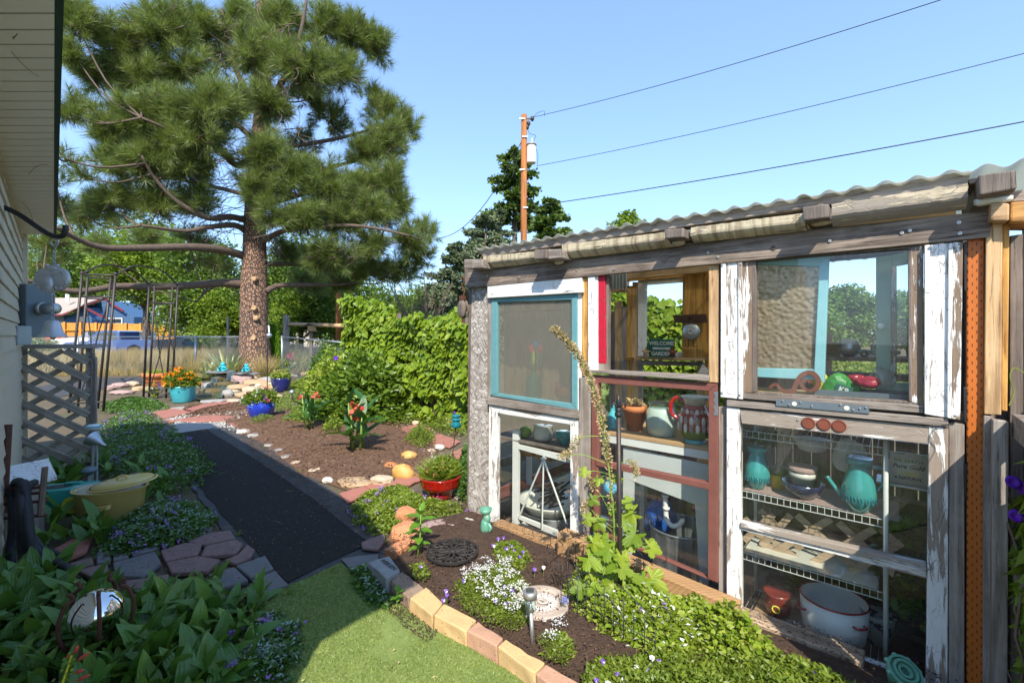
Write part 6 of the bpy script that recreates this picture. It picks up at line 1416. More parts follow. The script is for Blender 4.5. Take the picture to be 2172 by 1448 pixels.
# sunny lime cover in the greenhouse bed
bedfront=[G(1195,1260),G(1180,1210)]+[sw(u,-.22,0) for u in (1.15,1.6,2.05)]
cover_patch('lime_ground_cover', GP((1190,1280),(1225,1215),(1290,1210),(1380,1260),(1480,1310),(1540,1370),(1520,1420),(1430,1440),(1330,1400),(1250,1350)),13000,.15,'lime', 'bright lime and gold leaves crowding below the wire border fence', (.018,.042),silver=('petw', .03),flowers=('petl', 8,.014),mound=.22,zoff=.03)
cover_patch('lime_ground_cover', GP((1430,1290),(1490,1300),(1560,1360),(1640,1400),(1620,1450),(1500,1420),(1420,1330)),4000,.26,'lime', 'taller lime leaved shoots against the base timber', (.02,.045),mound=.2,zoff=.03)
cover_patch('fine_leaf_plants', GP((1270,1420),(1400,1400),(1520,1400),(1640,1400),(1780,1455),(1900,1520),(1700,1700),(1400,1640),(1240,1520)),16000,.13,'coversun', 'fine leaved green mat along the bottom edge below the timbers', (.012,.034),bv=(DIAM[0]*[.55,1,1],DIAM[1]),mound=.2,zoff=.03)
cover_patch('alyssum', GP((960,1255),(1030,1215),(1090,1215),(1130,1260),(1140,1340),(1080,1360),(1010,1330),(965,1290)),12000,.07,'coversun', 'white alyssum mound in the flower bed', (.010,.024),bv=(DIAM[0]*[.6,1,1],DIAM[1]),mound=.12,zoff=.03)
def florets(poly,cnt,z,sz,mat,parent=None,m=14,spread=1.0,name='blossom'):
 cc=polypts([(p[0],p[1]) for p in poly],cnt);ct=np.repeat(np.c_[cc,z+rng.uniform(-.012,.012,cnt)],m,0)+rng.normal(0,sz*.55*spread,(cnt*m,3))*[1,1,.45];k=len(ct)
 V,Fx=scatter(*PETAL,ct,frames(rdir(k,-.1,.5),rdir(k,.5,1)),rng.uniform(.7,1.2,k)*sz*.5);o=npmesh(name,V,Fx,M[mat],parent);return o
props(florets(GP((975,1250),(1035,1215),(1080,1215),(1115,1260),(1125,1330),(1080,1345),(1020,1315)),120,.115,.017,'petw'),'white alyssum blooms over the flower bed', None,None,'stuff')
props(florets(GP((1150,1355),(1200,1350),(1200,1385),(1160,1395)),14,.10,.016,'petw'),'white alyssum blooms beside the solar stake', None,None,'stuff')
cover_patch('alyssum', GP((1140,1365),(1200,1350),(1225,1390),(1200,1430),(1150,1410)),2600,.07,'coversun', 'small alyssum clump beside the solar stake light', (.012,.026),bv=(DIAM[0]*[.6,1,1],DIAM[1]),mound=.1,zoff=.02)
cover_patch('pansy_leaves', GP((1050,1170),(1100,1165),(1130,1200),(1110,1235),(1060,1220),(1040,1190)),3500,.07,'coversun', 'small leaved pansy foliage beside the base timber', (.014,.03),mound=.1,zoff=.03)
cover_patch('pansy_leaves', GP((1230,1440),(1290,1410),(1380,1430),(1400,1520),(1300,1540),(1230,1490)),3500,.07,'coversun', 'small leaved pansy foliage at the bottom edge', (.014,.03),mound=.1,zoff=.03)
cover_patch('pansy_leaves', GP((868,1215),(895,1210),(915,1235),(905,1250),(880,1240)),700,.06,'coversun', 'sparse pansy seedlings below the iron trivet', (.014,.03),mound=.08,zoff=.03)
def pansy(px,py,label,mat='petv', z=.12,sz=.016,group=None):
 p=G(px,py,z);LMK = {'just below the iron trivet': (893,1201),'beside the base timber near the green figurine': (1065,1150),'among the white alyssum': (1070,1265),'on the soil by the buff edging blocks': (945,1262),'right of the carved stepping stone': (1230,1256),'at the bottom edge of the bed': (1330,1425),'on the soil between alyssum and timber': (1110,1195),'in the green mat under the stock pot window': (1670,1430)}
 k_=min(LMK,key=lambda q: math.hypot(LMK[q][0]-px,LMK[q][1]-py));label=label.split(' among')[0]+' ' + k_
 t=T('pansy', label,'pansy', p,random.uniform(0,6),group);base_d=-p.normalized();dirn=Vector((-p.x,-p.y,CH-z)).normalized().lerp(Vector((0,0,1)),.35).normalized();dirn.rotate(Quaternion((0,0,1),-t.rotation_euler.z))
 q=dirn.to_track_quat('Z', 'Y').to_matrix().to_4x4()
 for a,l,m in ((0.6,1.0,mat),(2.5,1.0,mat),(1.57,.9,mat),(-.35,.85,'petw' if random.random()<.4 else mat),(3.5,.85,mat),(-1.57,1.1,mat)):
  bm_=MB();d=Vector((math.cos(a),math.sin(a),0));n_=Vector((-d.y,d.x,0));pts=[Vector((0,0,0)),d*.45*l-n_*.42,d*l-n_*.34,d*1.12*l,d*l+n_*.34,d*.45*l+n_*.42]
  bm_.add([q@(v*sz+Vector((0,0,.0004*(a+2)))) for v in pts],[tuple(range(6))]).build('petal', M[m],t)
 MB().ball((0,0,0),sz*.16,5).build('eye', M['bagy'],t);MB().tube([(0,0,0),(0,0,-z+.02)],.0012,4).build('stem', M['stem'],t)
GP_='violet and white pansies in the greenhouse bed'
for x,y in ((1057,1143),(1068,1140),(1074,1163),(1085,1158),(1091,1168),(1103,1180),(1110,1170),(984,1232),(946,1253),(948,1262),(940,1273),(1070,1244),(1073,1280),(1087,1252),(1053,1275),(1072,1266),(1045,1156),(1134,1207),(893,1201),(1279,1402),(1372,1418),(1398,1402),(1265,1442),(1725,1428),(1228,1256),(1470,1335),(1310,1430)):
 pansy(x,y,'small violet pansy among the others in the greenhouse flower bed', 'petv', .10,random.uniform(.009,.013),GP_)
for x,y in ((1048,1158),(1153,1203),(1350,1415),(1323,1440),(1377,1440),(1290,1450),(1383,1395),(1630,1432)):
 pansy(x,y,'small white pansy among the others in the greenhouse flower bed', 'petw', .10,random.uniform(.009,.012),'white pansies in the greenhouse bed')
for k in range(12): pass
o=florets([G(1200,1325)+Vector((dx,dy,0)) for dx,dy in ((-.02,-.02),(.02,-.02),(.02,.02),(-.02,.02))],9,.13,.012,'petb');props(o,'small blue forget me not bloom right of the solar stake', 'flower')
# ---------------- broad leaved plants (lily of the valley)
def leafmesh(name,L_,W_,mat,seed,curl): v,f=bigleaf(L_,W_,7,curl,.10,seed=seed);me=bpy.data.meshes.new(name);me.from_pydata(v,[],f);me.materials.append(M[mat]);[setattr(p,'use_smooth', True) for p in me.polygons];return me
LM=[leafmesh('leaf', .19,.037,'lily', i,.06+.07*i) for i in range(6)]
def lily(p,label,group,s=1.0,n=None):
 t=T('broad_leaved_plant', label,'plant', p,random.uniform(0,6.28),group)
 for k in range(n or random.choice((2,3,3,4))):
  o=bpy.data.objects.new('leaf', random.choice(LM));C.objects.link(o);o.parent=t;el=R(random.uniform(30,80));sc=s*random.uniform(.65,1.2)
  o.rotation_euler=Matrix.Rotation(random.uniform(0,6.28),3,'Z').to_euler();o.rotation_euler=(Matrix.Rotation(k*2.2+random.uniform(-.5,.5),3,'Z')@Matrix.Rotation(el,3,'X')@Matrix.Rotation(random.uniform(-.5,.5),3,'Y')).to_euler();o.scale=(sc*random.uniform(.8,1.1),sc,sc);o.location=(random.uniform(-.015,.015),random.uniform(-.015,.015),.05*s*random.random())
 MB().tube([(0,0,-.02),(0,0,.07*s)],.004,5).build('stem', M['stem'],t)
 return t
def lily_bed(poly,n,lab,grp,s=1.0,zl=0.0):
 q=polypts([(p[0],p[1]) for p in poly],n*6);keep=[]
 for a in q:
  if all((a[0]-b[0])**2+(a[1]-b[1])**2>(.052*s)**2 for b in keep): keep.append(a)
  if len(keep)>=n: break
 for a in keep:
  v=Vector((a[0],a[1],zl));l2=lab
  if 'lower left' in lab:
   px,py=CX+v.x/v.y*F,HY+CH/v.y*F;l2='broad glossy leaved plant ' + ('crowding round the silver gazing ball' if math.hypot(px-205,(py-1345))<95 else 'at the foot of the pavers in the lower left bed' if py<1285 and px>110 else 'under the black hose end in the lower left bed' if py<1300 else 'next to the turf at the bed edge' if px>440 else 'behind the red budded stalk at the bottom left' if px<230 else 'in the middle of the bottom edge of the left bed')
  lily(v,l2,grp,s*random.uniform(.85,1.15))
A_=GP((-60,1300),(0,1225),(110,1225),(160,1262),(230,1270),(300,1285),(345,1270),(400,1262),(470,1272),(560,1275),(560,1330),(530,1400),(510,1470),(480,1530),(60,1560),(-60,1400))
lily_bed(A_,210,'broad glossy leaved plant in the shaded bed filling the lower left corner', 'lily plants in the lower left bed', .88)
lily_bed(GP((100,1120),(135,1075),(170,1110),(250,1130),(215,1160),(130,1150),(90,1170)),16,'broad leaved plant in front of the yellow roaster', 'lily plants round the yellow roaster', 1.0)
lily_bed(GP((60,1060),(110,1000),(190,985),(300,1000),(380,1045),(360,1075),(300,1080),(300,1020),(200,1010),(110,1060),(60,1100)),40,'broad leaved plant behind the yellow roaster and teal tin', 'lily plants round the yellow roaster', 1.05)
lily_bed(GP((-80,1120),(40,1110),(20,1220),(-100,1230)),14,'broad leaved plant at the foot of the hose rack', 'lily plants by the hose', 1.1)
cover_patch('bed_undergrowth', A_,6000,.05,'cover', 'dark small leaves under the broad leaved plants', (.02,.04))
sheet('bed_soil', A_,-.002,M['soil'],label='shaded soil under the left bed', amp=.01);
# bright flower stalk (red buds) in the lower left corner
hs=T('red_budded_flower_stalk', 'pale yellow flower stalk with red buds in the lower left corner', 'flower', D(140,1600,1.42)*1);hs.location.z=0;hl_=hs.location;hp=lambda x,y,dy=0: D(x,y,1.42+dy)-hl_
MB().tube(smooth_pts([hp(128,1470),hp(135,1440),hp(146,1410),hp(152,1390)],4),.0032,6).build('stem', M['bagy'],hs,smooth=True)
for a,b,c in (((146,1410),(158,1385),(165,1368)),((143,1418),(165,1400),(190,1383)),((138,1432),(160,1425),(178,1420)),((134,1440),(165,1442),(190,1430)),((150,1395),(146,1392),(143,1388))):
 MB().tube([hp(*a),hp(*b)],.0018,5).build('stalk', M['lime'],hs);p,q=hp(*b),hp(*c);MB().tube([p,p.lerp(q,.3),p.lerp(q,.75),q],[.003,.0062,.0055,.002],8).build('red_bud', M['coral'],hs,smooth=True)
for x,y in ((136,1398),(142,1404),(150,1405),(134,1412),(156,1398),(147,1385),(130,1422),(152,1420),(140,1425)): MB().ball(hp(x,y),.0048,6).build('yellow_bud', M['lime'],hs,smooth=True)
# ---------------- cannas
CM=[leafmesh('leaf', .46,.085,'canna', 20+i,.16+.12*i) for i in range(4)]
def canna(px,py,s,nst,label,fl):
 b=G(px,py,.05);t=T('canna', label,'canna lily', b)
 for k in range(nst):
  a=2*math.pi*k/nst+.6;r=.07*s;H=s*random.uniform(.42,.6);p0=Vector((r*math.cos(a),r*math.sin(a),0));p1=p0*1.5+Vector((0,0,H));MB().tube([p0,p0.lerp(p1,.5),p1],[.014*s,.012*s,.007*s],7).build('stem', M['stem'],t,smooth=True)
  for j in range(4):
   o=bpy.data.objects.new('leaf', random.choice(CM));C.objects.link(o);o.parent=t;z=H*(.25+.22*j);az=a+j*2.4+random.uniform(-.3,.3);el=R(random.uniform(28,62)+j*5);sc=s*(.95-.12*j)*random.uniform(.8,1.1)
   o.location=p0.lerp(p1,z/H);o.rotation_euler=(Matrix.Rotation(az,3,'Z')@Matrix.Rotation(el,3,'X')@Matrix.Rotation(random.uniform(-.4,.4),3,'Y')).to_euler();o.scale=(sc,sc,sc)
 for (fx,fy,n) in fl:
  c=D(fx,fy,b.y)-b;MB().tube([Vector((0,0,.3*s)),c-Vector((0,0,.1)),c],[.008,.006,.004],6).build('flower_stalk', M['stem'],t,smooth=True)
  P=np.tile(np.array(c[:]),(n,1))+rng.normal(0,.02,(n,3));V,Fx=scatter(*PETAL,P,frames(rdir(n,-.1,.9),rdir(n)),rng.uniform(.06,.10,n)*s);npmesh('flower', V,Fx,M['coral'],t)
 return t
canna(757,952,1.05,5,'large canna with coral flower in the middle of the mulch bed', [(757,868,16),(750,890,8)])
canna(655,908,.85,4,'smaller canna with red buds at the back of the mulch bed', [(641,845,6),(668,840,6)])
cover_patch('mulch_shrub', GP((680,925),(690,890),(720,885),(735,905),(715,930)),2200,.42,'coversun', 'leggy leafy shrub between the two cannas', (.03,.06),mound=.35)
# ---------------- peony bush,vine wall
def bush(name,c,rx,ry,h,n,mat,leaf,label,cat='shrub', bv=SMALL,stems=26,shell=.5,dirz=(-.4,.6)):
 t=T(name,label,cat,c);v=rdir(n,0,1)*(rng.random(n)**shell)[:,None];lump=np.array([1+.25*mn.noise(Vector(a)*2.2) for a in v]);q=v*lump[:,None]*np.array([rx,ry,h]);q[:,2]+=.03
 V,Fx=scatter(*bv,q,frames(v*.7+rdir(n,*dirz),rdir(n,.0,1)),rng.uniform(.7,1.3,n)*leaf);npmesh('foliage', V,Fx,M[mat],t)['kind']='stuff'
 pth=[];
 for k in range(stems): a=random.uniform(0,6.28);rr=random.uniform(.3,.85);e=Vector((rx*rr*math.cos(a),ry*rr*math.sin(a),h*math.sqrt(1-rr*rr)*.95));pth.append(([Vector((e.x*.15,e.y*.15,0)),Vector((e.x*.5,e.y*.5,e.z*.6)),e],[.008,.006,.003]))
 tubes_np('stems', pth,M['stem'],t,4)['kind']='stuff';return t
pc=G(785,872);bush('peony_bush', Vector((D(775,710,7.9).x,7.9,0)),.86,.62,1.12,7000,'peony', .12,'large glossy peony bush in front of the vine wall', bv=(LEAFT[0]*[.8,1,1],LEAFT[1]))
bush('leafy_bush', D(715,HY,10.8)-Vector((0,0,CH)),.75,.6,1.1,5000,'lime', .09,'yellow green leafy bush left of the peony')
bush('leafy_bush', D(765,HY,11.5)-Vector((0,0,CH)),.9,.5,1.35,5000,'coversun', .09,'mid green bush under the left end of the vine wall')
bush('dark_glossy_shrub', D(700,HY,13.5)-Vector((0,0,CH)),.6,.5,1.35,4000,'cover', .09,'dark glossy shrub by the chain link fence')
VA,VB=D(752,HY,8.9),D(1008,HY,7.3);VA.z=VB.z=0
vw=T('vine_covered_fence', 'tall fence buried under bright green morning glory vines', 'vine fence', VA);vd=(VB-VA);vL=vd.length;vd.normalize();vn=Vector((vd.y,-vd.x,0));vn=vn if vn.y<0 else -vn
def vine_fence(t,org,dvec,L_,nrm,hfun,n,leaf,thick=.16,board='greyd_v', top300=True,zlo=.05,dens=None,boards=True):
 if boards:
  k=int(L_/.14)
  for i in range(k): 
   p=dvec*(i*L_/k);q=dvec*((i+.94)*L_/k);MB().slab([p,q,q+nrm*-.02,p+nrm*-.02],(0,0,hfun(i/k)-.12)).build('fence_board', M[board],t)
 s=rng.random(n);H=np.array([hfun(x) for x in s]);z=zlo+(H-zlo)*rng.random(n)**.8;bul=np.array([.5+.9*mn.noise(Vector((a*L_*1.4,b*1.6,4))) for a,b in zip(s,z)]);off=thick*(.35+np.clip(bul,0,1.2))*rng.uniform(.4,1.1,n)*np.where(z<.5,.6,1)
 if dens is not None: k=np.array([dens(a,b) for a,b in zip(s,z)]);s,z,off=s[k],z[k],off[k];n=len(s)
 dv=np.array(dvec[:]);nv=np.array(nrm[:]);P=s[:,None]*L_*dv+off[:,None]*nv;P[:,2]=z
 dr=np.array([0,0,-.9])+nv*.35+rng.normal(0,.5,(n,3));up=nv+np.array([0,0,.55])+rng.normal(0,.28,(n,3));fm=frames(dr,up);sc=rng.uniform(.4,1.3,n)*leaf
 k0=0
 if top300:
  me=bpy.data.meshes.new('leaf');me.from_pydata([tuple(v) for v in HEART[0]],[],[tuple(int(i) for i in f) for f in HEART[1]]);me.materials.append(M['vine']);od=np.argsort(-off)[:290]
  for i in od:
   o=bpy.data.objects.new('leaf', me);C.objects.link(o);o.parent=t;mt4=Matrix([list(fm[i][r])+[P[i][r]] for r in range(3)]+[[0,0,0,1]])@Matrix.Diagonal((sc[i],sc[i],sc[i],1));o.matrix_basis=mt4
  msk=np.ones(n,bool);msk[od]=False
 else: msk=np.ones(n,bool)
 V,Fx=scatter(*HEART,P[msk],fm[msk],sc[msk]);npmesh('vine_leaves', V,Fx,M['vine'],t)['kind']='stuff'
 pth=[]
 for k in range(int(L_*9)):
  x=random.random()*L_;p=dvec*x+nrm*.03;h=hfun(x/L_);pts=[p];
  for j in range(5): pts.append(p+dvec*random.uniform(-.15,.15)+nrm*random.uniform(0,.08)+Vector((0,0,h*(j+1)/5.5)))
  pth.append((pts,.005))
 tubes_np('vine_stems', pth,M['twig'],t,4)['kind']='stuff'
def glory(t,p,facing,r=.035,mat='petmg'):
 m=Matrix.Translation(p)@facing.normalized().to_track_quat('Z', 'Y').to_matrix().to_4x4();MB().lathe([(r*.12,-r*1.1),(r*.2,-r*.5),(r*.55,-.1*r),(r,0),(r*.5,-.18*r),(r*.12,-.5*r)],12,m=m).build('morning_glory', M[mat],t,smooth=True)
vine_fence(vw,VA,vd,vL,vn,lambda s: 2.18-.52*s+.10*math.sin(s*9)+.06*math.sin(s*23)+.05*math.sin(s*51),12500,.105,.30,dens=lambda a,b: mn.noise(Vector((a*14,b*4.2,9)))>(-.16 if b<.9 and a>.4 else -.34))
for x,y in ((759,672),(756,683),(766,707),(771,727),(777,728),(786,731),(858,831),(712,760)): glory(vw,D(x,y,8.45)-VA,Vector((-.2,-1,.2)),.045)
# rear vines behind the greenhouse,seen through the back window
rvo=sw(w(1340,700,2.7)[0]-.3,2.75,0);rv=T('rear_vine_fence', 'heart leaved vines behind the greenhouse seen through its back window', 'vine fence', rvo);rvL=1.25
vine_fence(rv,rvo,SU.copy(),1.75,-SY,lambda s: 2.0+.10*math.sin(s*7+1),3600,.095,.2,top300=True,zlo=.3)
# right edge vine
rgo=sw(ufe+.075,-.50,0);rg=T('edge_vine', 'morning glory vine with violet trumpets climbing at the right edge', 'vine', rgo)
vine_fence(rg,rgo,SY.copy(),.46,-SU,lambda s: 1.05+.18*math.sin(s*6),1300,.08,.03,zlo=.02,boards=False,top300=True)
for x,y,Z_ in ((2150,1022,1.62),(2172,1036,1.62),(2156,1094,1.62)): glory(rg,D(x,y,Z_)-rgo,Vector((-.4,-1,.5)),.024)
MB().tube(smooth_pts([D(x,y,1.62)-rgo for x,y in ((2172,790),(2150,780),(2142,800),(2150,830),(2140,860))],5),.0018,4).build('tendril', M['lime'],rg)
# ---------------- yucca,ornamental grass,arborvitae,pond edge plants
def strapclump(name,c,n,L_,W_,mat,label,spread=(.25,1.0),cat='plant', part='leaf', curl=.3):
 t=T(name,label,cat,c)
 me=bpy.data.meshes.new(part);v,f=[],[]
 for i in range(5): tt=i/4;ww=.5*(1-tt**2.2)*(1 if i else .8)+.01;v+=[(-ww,tt,0),(ww,tt,0)]
 for i in range(4): a=i*2;f.append((a,a+1,a+3,a+2))
 for i in range(5): 
  tt=i/4
  for k in (0,1): x,y,z=v[i*2+k];v[i*2+k]=(x,y,-curl*tt*tt)
 me.from_pydata(v,[],f);me.materials.append(M[mat])
 for i in range(n):
  o=bpy.data.objects.new(part,me);C.objects.link(o);o.parent=t;el=math.asin(random.uniform(*spread)) ;s=L_*random.uniform(.7,1.1);o.rotation_euler=(Matrix.Rotation(random.uniform(0,6.28),3,'Z')@Matrix.Rotation(el,3,'X')).to_euler();o.scale=(W_*random.uniform(.8,1.2),s,s);o.location=(random.uniform(-.05,.05),random.uniform(-.05,.05),0)
 return t
strapclump('yucca', G(482,806) , 130,1.25,.09,'yucca', 'big variegated cream striped yucca clump beside the pine trunk', (.12,.97),curl=.12)
strapclump('yucca', G(438,806),60,.95,.08,'yucca', 'smaller variegated yucca left of the big clump', (.2,.97),curl=.12)
for c,n,L_,m,lab in ((G(408,805),240,.95,'straw', 'blond feather grass tuft left of the pond'),(G(566,806),170,1.15,'straw', 'tall tan ornamental grass behind the solar path light'),(G(545,905),40,.34,'ggrass', 'thin chive like grass in the round blue pot')):
 pass
def tuft(name,c,n,L_,W_,mat,label,zz=(.55,1),cat='grass tuft', lean=.25):
 d=rdir(n,*zz);V,Fx=scatter(*BLADE,np.zeros((n,3))+rng.normal(0,.05*L_,(n,3))*[1,1,0],frames(d,rdir(n,-.2,.2)),np.stack([np.full(n,W_),rng.uniform(.6,1.1,n)*L_,rng.uniform(.5,1.2,n)*L_*lean*3],1));o=npmesh(name,V,Fx,M[mat]);o.location=c;return props(o,label,cat)
tuft('feather_grass', G(408,805),700,1.0,.012,'straw', 'blond feather grass tuft left of the pond', (.5,1));tuft('ornamental_grass', G(562,806),420,1.0,.014,'straw', 'tall tan ornamental grass behind the solar path light', (.75,1));tuft('ornamental_grass', G(585,806),200,.6,.012,'ggrass', 'greenish grass tuft beside the tan ornamental grass', (.5,1))
tuft('iris_leaves', G(330,842),18,.5,.05,'lime', 'pale striped iris leaves between planters', (.6,1))
av=T('arborvitae', 'small bright green upright arborvitae right of the pine trunk', 'shrub', G(578,797));n=9000;f_=rng.random(n);a_=rng.uniform(0,6.28,n);rr_=(1-f_**1.6)*.42*rng.random(n)**.4+.04;q=np.stack([rr_*np.cos(a_),rr_*np.sin(a_),.05+f_*1.75],1)
V,Fx=scatter(DIAM[0]*[.6,1,1],DIAM[1],q,frames(np.stack([np.cos(a_)*.4,np.sin(a_)*.4,np.ones(n)],1)+rng.normal(0,.2,(n,3)),rdir(n)),rng.uniform(.07,.15,n));npmesh('foliage', V,Fx,M['arbor'],av)['kind']='stuff';MB().tube([(0,0,0),(0,0,1.6)],[.05,.01],6).build('trunk', M['bark2'],av)
# potted flower mounds
def flower_mound(parent,c,rx,h,n,leafmat,leaf,blooms,name='foliage', ry=None):
 ry=ry or rx;v=rdir(n,-.15,1)*(rng.random(n)**.4)[:,None]*np.array([rx,ry,h])+np.array(c[:]);V,Fx=scatter(*SMALL,v,frames(rdir(n,-.3,.9),rdir(n,.1,1)),rng.uniform(.7,1.3,n)*leaf);npmesh(name,V,Fx,M[leafmat],parent)['kind']='stuff'
 for mat,cnt,r in blooms:
  for k in range(cnt):
   d=Vector(rdir(1,.0,1)[0]);d.y=-abs(d.y)*1.0;p=Vector((d.x*rx,d.y*ry,d.z*h))*random.uniform(.95,1.1)+Vector(c);m=12;P=np.tile(np.array(p[:]),(m,1))+rng.normal(0,r*.25,(m,3));V,Fx=scatter(*PETAL,P,frames(np.array(d[:])+rdir(m)*.9,rdir(m)),np.full(m,r));npmesh('bloom', V,Fx,M[mat],parent)
# ================================================================ THINGS IN THE GARDEN
def lath(name,prof,mat,parent,n=28,sx=1,sy=1,c=(0,0,0),m=None,smooth=True): return MB().lathe(prof,n,sx,sy,c,m).build(name,M[mat],parent,smooth=smooth)
def soil_disc(parent,r,z,sx=1): return lath('soil', [(.001,0),(r,0),(r,-.02)],'soil', parent,18,sx=sx,c=(0,0,z))
# round cobalt pot
b=G(540,893);p=T('round_blue_pot', 'round cobalt blue glazed pot of mixed flowers beside the black path', 'pot', b+Vector((0,.2,0)))
lath('pot_body', [(.13,0),(.145,.0),(.15,.04),(.20,.12),(.228,.20),(.232,.24),(.215,.29),(.205,.315),(.215,.33),(.20,.33),(.19,.30)],'blue', p,36);soil_disc(p,.195,.31)
flower_mound(p,(0,0,.33),.30,.20,1600,'coversun', .05,[('petw', 7,.025),('pink', 3,.04),('petv', 2,.03)],ry=.24);flower_mound(p,(-.10,-.05,.30),.22,.12,600,'cover', .045,[('petw', 5,.02)]);tuft('chive_grass', b+Vector((.02,.25,.36)),160,.34,.006,'ggrass', 'wispy blue green grass rising from the round cobalt pot', (.6,1))
# dark blue pot
b=G(588,832);p=T('dark_blue_pot', 'dark navy glazed pot with lime creeping jenny by the pond', 'pot', b+Vector((0,.2,0)))
lath('pot_body', [(.15,0),(.17,.04),(.235,.2),(.25,.33),(.26,.36),(.235,.36),(.22,.30)],'dblue', p,30);soil_disc(p,.22,.33);flower_mound(p,(0,-.03,.36),.24,.20,900,'lime', .055,[]);flower_mound(p,(-.05,0,.45),.16,.12,300,'straw', .045,[])
# turquoise planter with marigolds
b=G(370,855);p=T('turquoise_planter', 'pale turquoise tapered planter overflowing with orange marigolds', 'planter', b+Vector((0,.25,0)))
lath('pot_body', [(.19,0),(.195,.01),(.265,.33),(.27,.36),(.25,.36),(.24,.30)],'turq', p,26);soil_disc(p,.24,.33);flower_mound(p,(0,-.02,.38),.36,.34,2200,'coversun', .06,[('marig', 30,.045)],ry=.3);flower_mound(p,(-.36,-.05,.33),.13,.14,260,'petl', .04,[])
# terracotta planter
b=G(316,820);p=T('terracotta_planter', 'wide terracotta planter with low greenery beyond the arch', 'planter', b+Vector((0,.3,0)))
lath('pot_body', [(.24,0),(.25,.02),(.34,.26),(.36,.27),(.38,.38),(.36,.385),(.34,.30)],'terracotta', p,28);lath('rim_band', [(.305,0),(.315,0),(.318,.02),(.308,.02)],'terracotta', p,28,c=(0,0,.14));soil_disc(p,.34,.35);flower_mound(p,(0,0,.37),.30,.08,500,'lime', .05,[])
# red bowl planter
b=G(930,1062);p=T('red_bowl_planter', 'glossy red bowl planter with yellow green foliage and tiny birdhouses', 'planter', b+Vector((0,.11,0)))
lath('pot_body', [(.10,0),(.115,.0),(.118,.04),(.125,.075),(.17,.095),(.185,.13),(.19,.18),(.196,.19),(.196,.20),(.18,.20),(.172,.16)],'redg', p,36);soil_disc(p,.172,.18)
n=700;d=rdir(n,.1,1);V,Fx=scatter(*BLADE,d*[.06,.06,.02]+[0,0,.18],frames(d,rdir(n,.2,1)),np.stack([rng.uniform(.008,.014,n),rng.uniform(.10,.24,n),rng.uniform(.05,.3,n)],1));npmesh('foliage', V,Fx,M['lime'],p)['kind']='stuff';flower_mound(p,(.03,.02,.26),.15,.11,700,'coversun', .032,[])
for dx,dy,z,s in ((-.10,-.08,.25,.75),(.035,-.06,.27,1.0),(-.03,-.10,.22,.7)):
 bhs=T('tiny_birdhouse', {'0.75': 'tiny rust brown birdhouse on a stick at the left of the red planter', '1.0': 'largest tiny birdhouse on a stick in the red planter', '0.7': 'lowest tiny birdhouse on a stick in the middle of the red planter'}[str(s)],'ornament', p.location+Vector((dx,dy,z)),random.uniform(-.5,.5));e=.022*s
 MB().box(-e,e,-e,e,0,2*e).build('house_box', M['brick'],bhs);MB().slab([(-e*1.3,-e*1.3,2*e),(e*1.3,-e*1.3,2*e),(0,-e*1.3,3.4*e)],(0,e*2.6,0)).build('roof', M['brickd'],bhs);lath('hole', [(.001,0),(e*.35,0),(e*.35,.001)],'black', bhs,8,m=Matrix.Translation((0,-e-.0012,e))@Matrix.Rotation(R(90),4,'X'));MB().tube([(0,0,0),(0,0,-.12)],.002,4).build('stick', M['twig'],bhs)
rock(960,1078,20,18,M['pink_rock'],'small square pink stone right of the red planter foot', seed=77,flat=.6)
# glass insulator on a twisted rod
b=G(948,1045);tz=D(967,905,b.y) ;ir=T('insulator_stake', 'teal glass insulator on a rusty twisted rod beside the red planter', 'garden stake', b);q=tz-b
MB().tube(smooth_pts([(0,0,-.02),q*.5+Vector((.004,0,0)),q],6),.0055,7).build('rod', M['rust'],ir,smooth=True)
for k in range(3): MB().tube([q*.93+Vector((.022*math.cos(t+k*2),.008*math.sin(t),.022*math.sin(t+k*2)-.02)) for t in [i*.5 for i in range(9)]],.0022,5).build('scroll', M['rust'],ir,smooth=True)
lath('insulator', [(.046,0),(.050,.004),(.048,.03),(.036,.05),(.034,.062),(.046,.064),(.047,.074),(.030,.08),(.028,.092),(.036,.096),(.036,.106),(.026,.118),(.001,.122)],'insul', ir,22,c=tuple(q));MB().ball(q+Vector((-.014,0,.135)),.011,8).build('violet_bead', M['petmg'],ir,smooth=True)
# iron trivet
b=G(960,1170,.075);tv=T('round_iron_trivet', 'round openwork black iron stepping plate lying on the soil', 'iron plate', b);Rv=.172
MB().lathe([(Rv*.93,0),(Rv*.93,.012),(Rv,.012),(Rv,0)],44).build('rim', M['cast'],tv);lath('hub', [(.001,.016),(.022,.014),(.026,.002),(.001,.002)],'cast', tv,14);MB().lathe([(Rv*.60,0),(Rv*.60,.010),(Rv*.64,.010),(Rv*.64,0)],40).build('middle_ring', M['cast'],tv)
for k in range(12):
 a=k*math.pi/6;u=Vector((math.cos(a),math.sin(a),0));v=Vector((-u.y,u.x,0));f=lambda r,s: u*r*Rv+v*s*Rv+Vector((0,0,.008))
 MB().tube(smooth_pts([f(.12,0),f(.30,.07),f(.50,.08),f(.62,0)],4),.0055,5).build('petal_scroll', M['cast'],tv,smooth=True);MB().tube(smooth_pts([f(.12,0),f(.30,-.07),f(.50,-.08),f(.62,0)],4),.0055,5).build('petal_scroll', M['cast'],tv,smooth=True)
 MB().tube(smooth_pts([f(.64,.0),f(.74,.12),f(.86,.13),f(.90,.04),f(.82,.0),f(.78,.06)],4),.0055,5).build('rim_scroll', M['cast'],tv,smooth=True);MB().tube(smooth_pts([f(.64,.0),f(.74,-.12),f(.86,-.13),f(.90,-.04)],4),.005,5).build('rim_scroll', M['cast'],tv,smooth=True)
for k in range(3): a=k*2.09;MB().tube([polar(Rv*.9,a,.0),polar(Rv*.9,a,-.05)],.006,5).build('foot', M['cast'],tv)
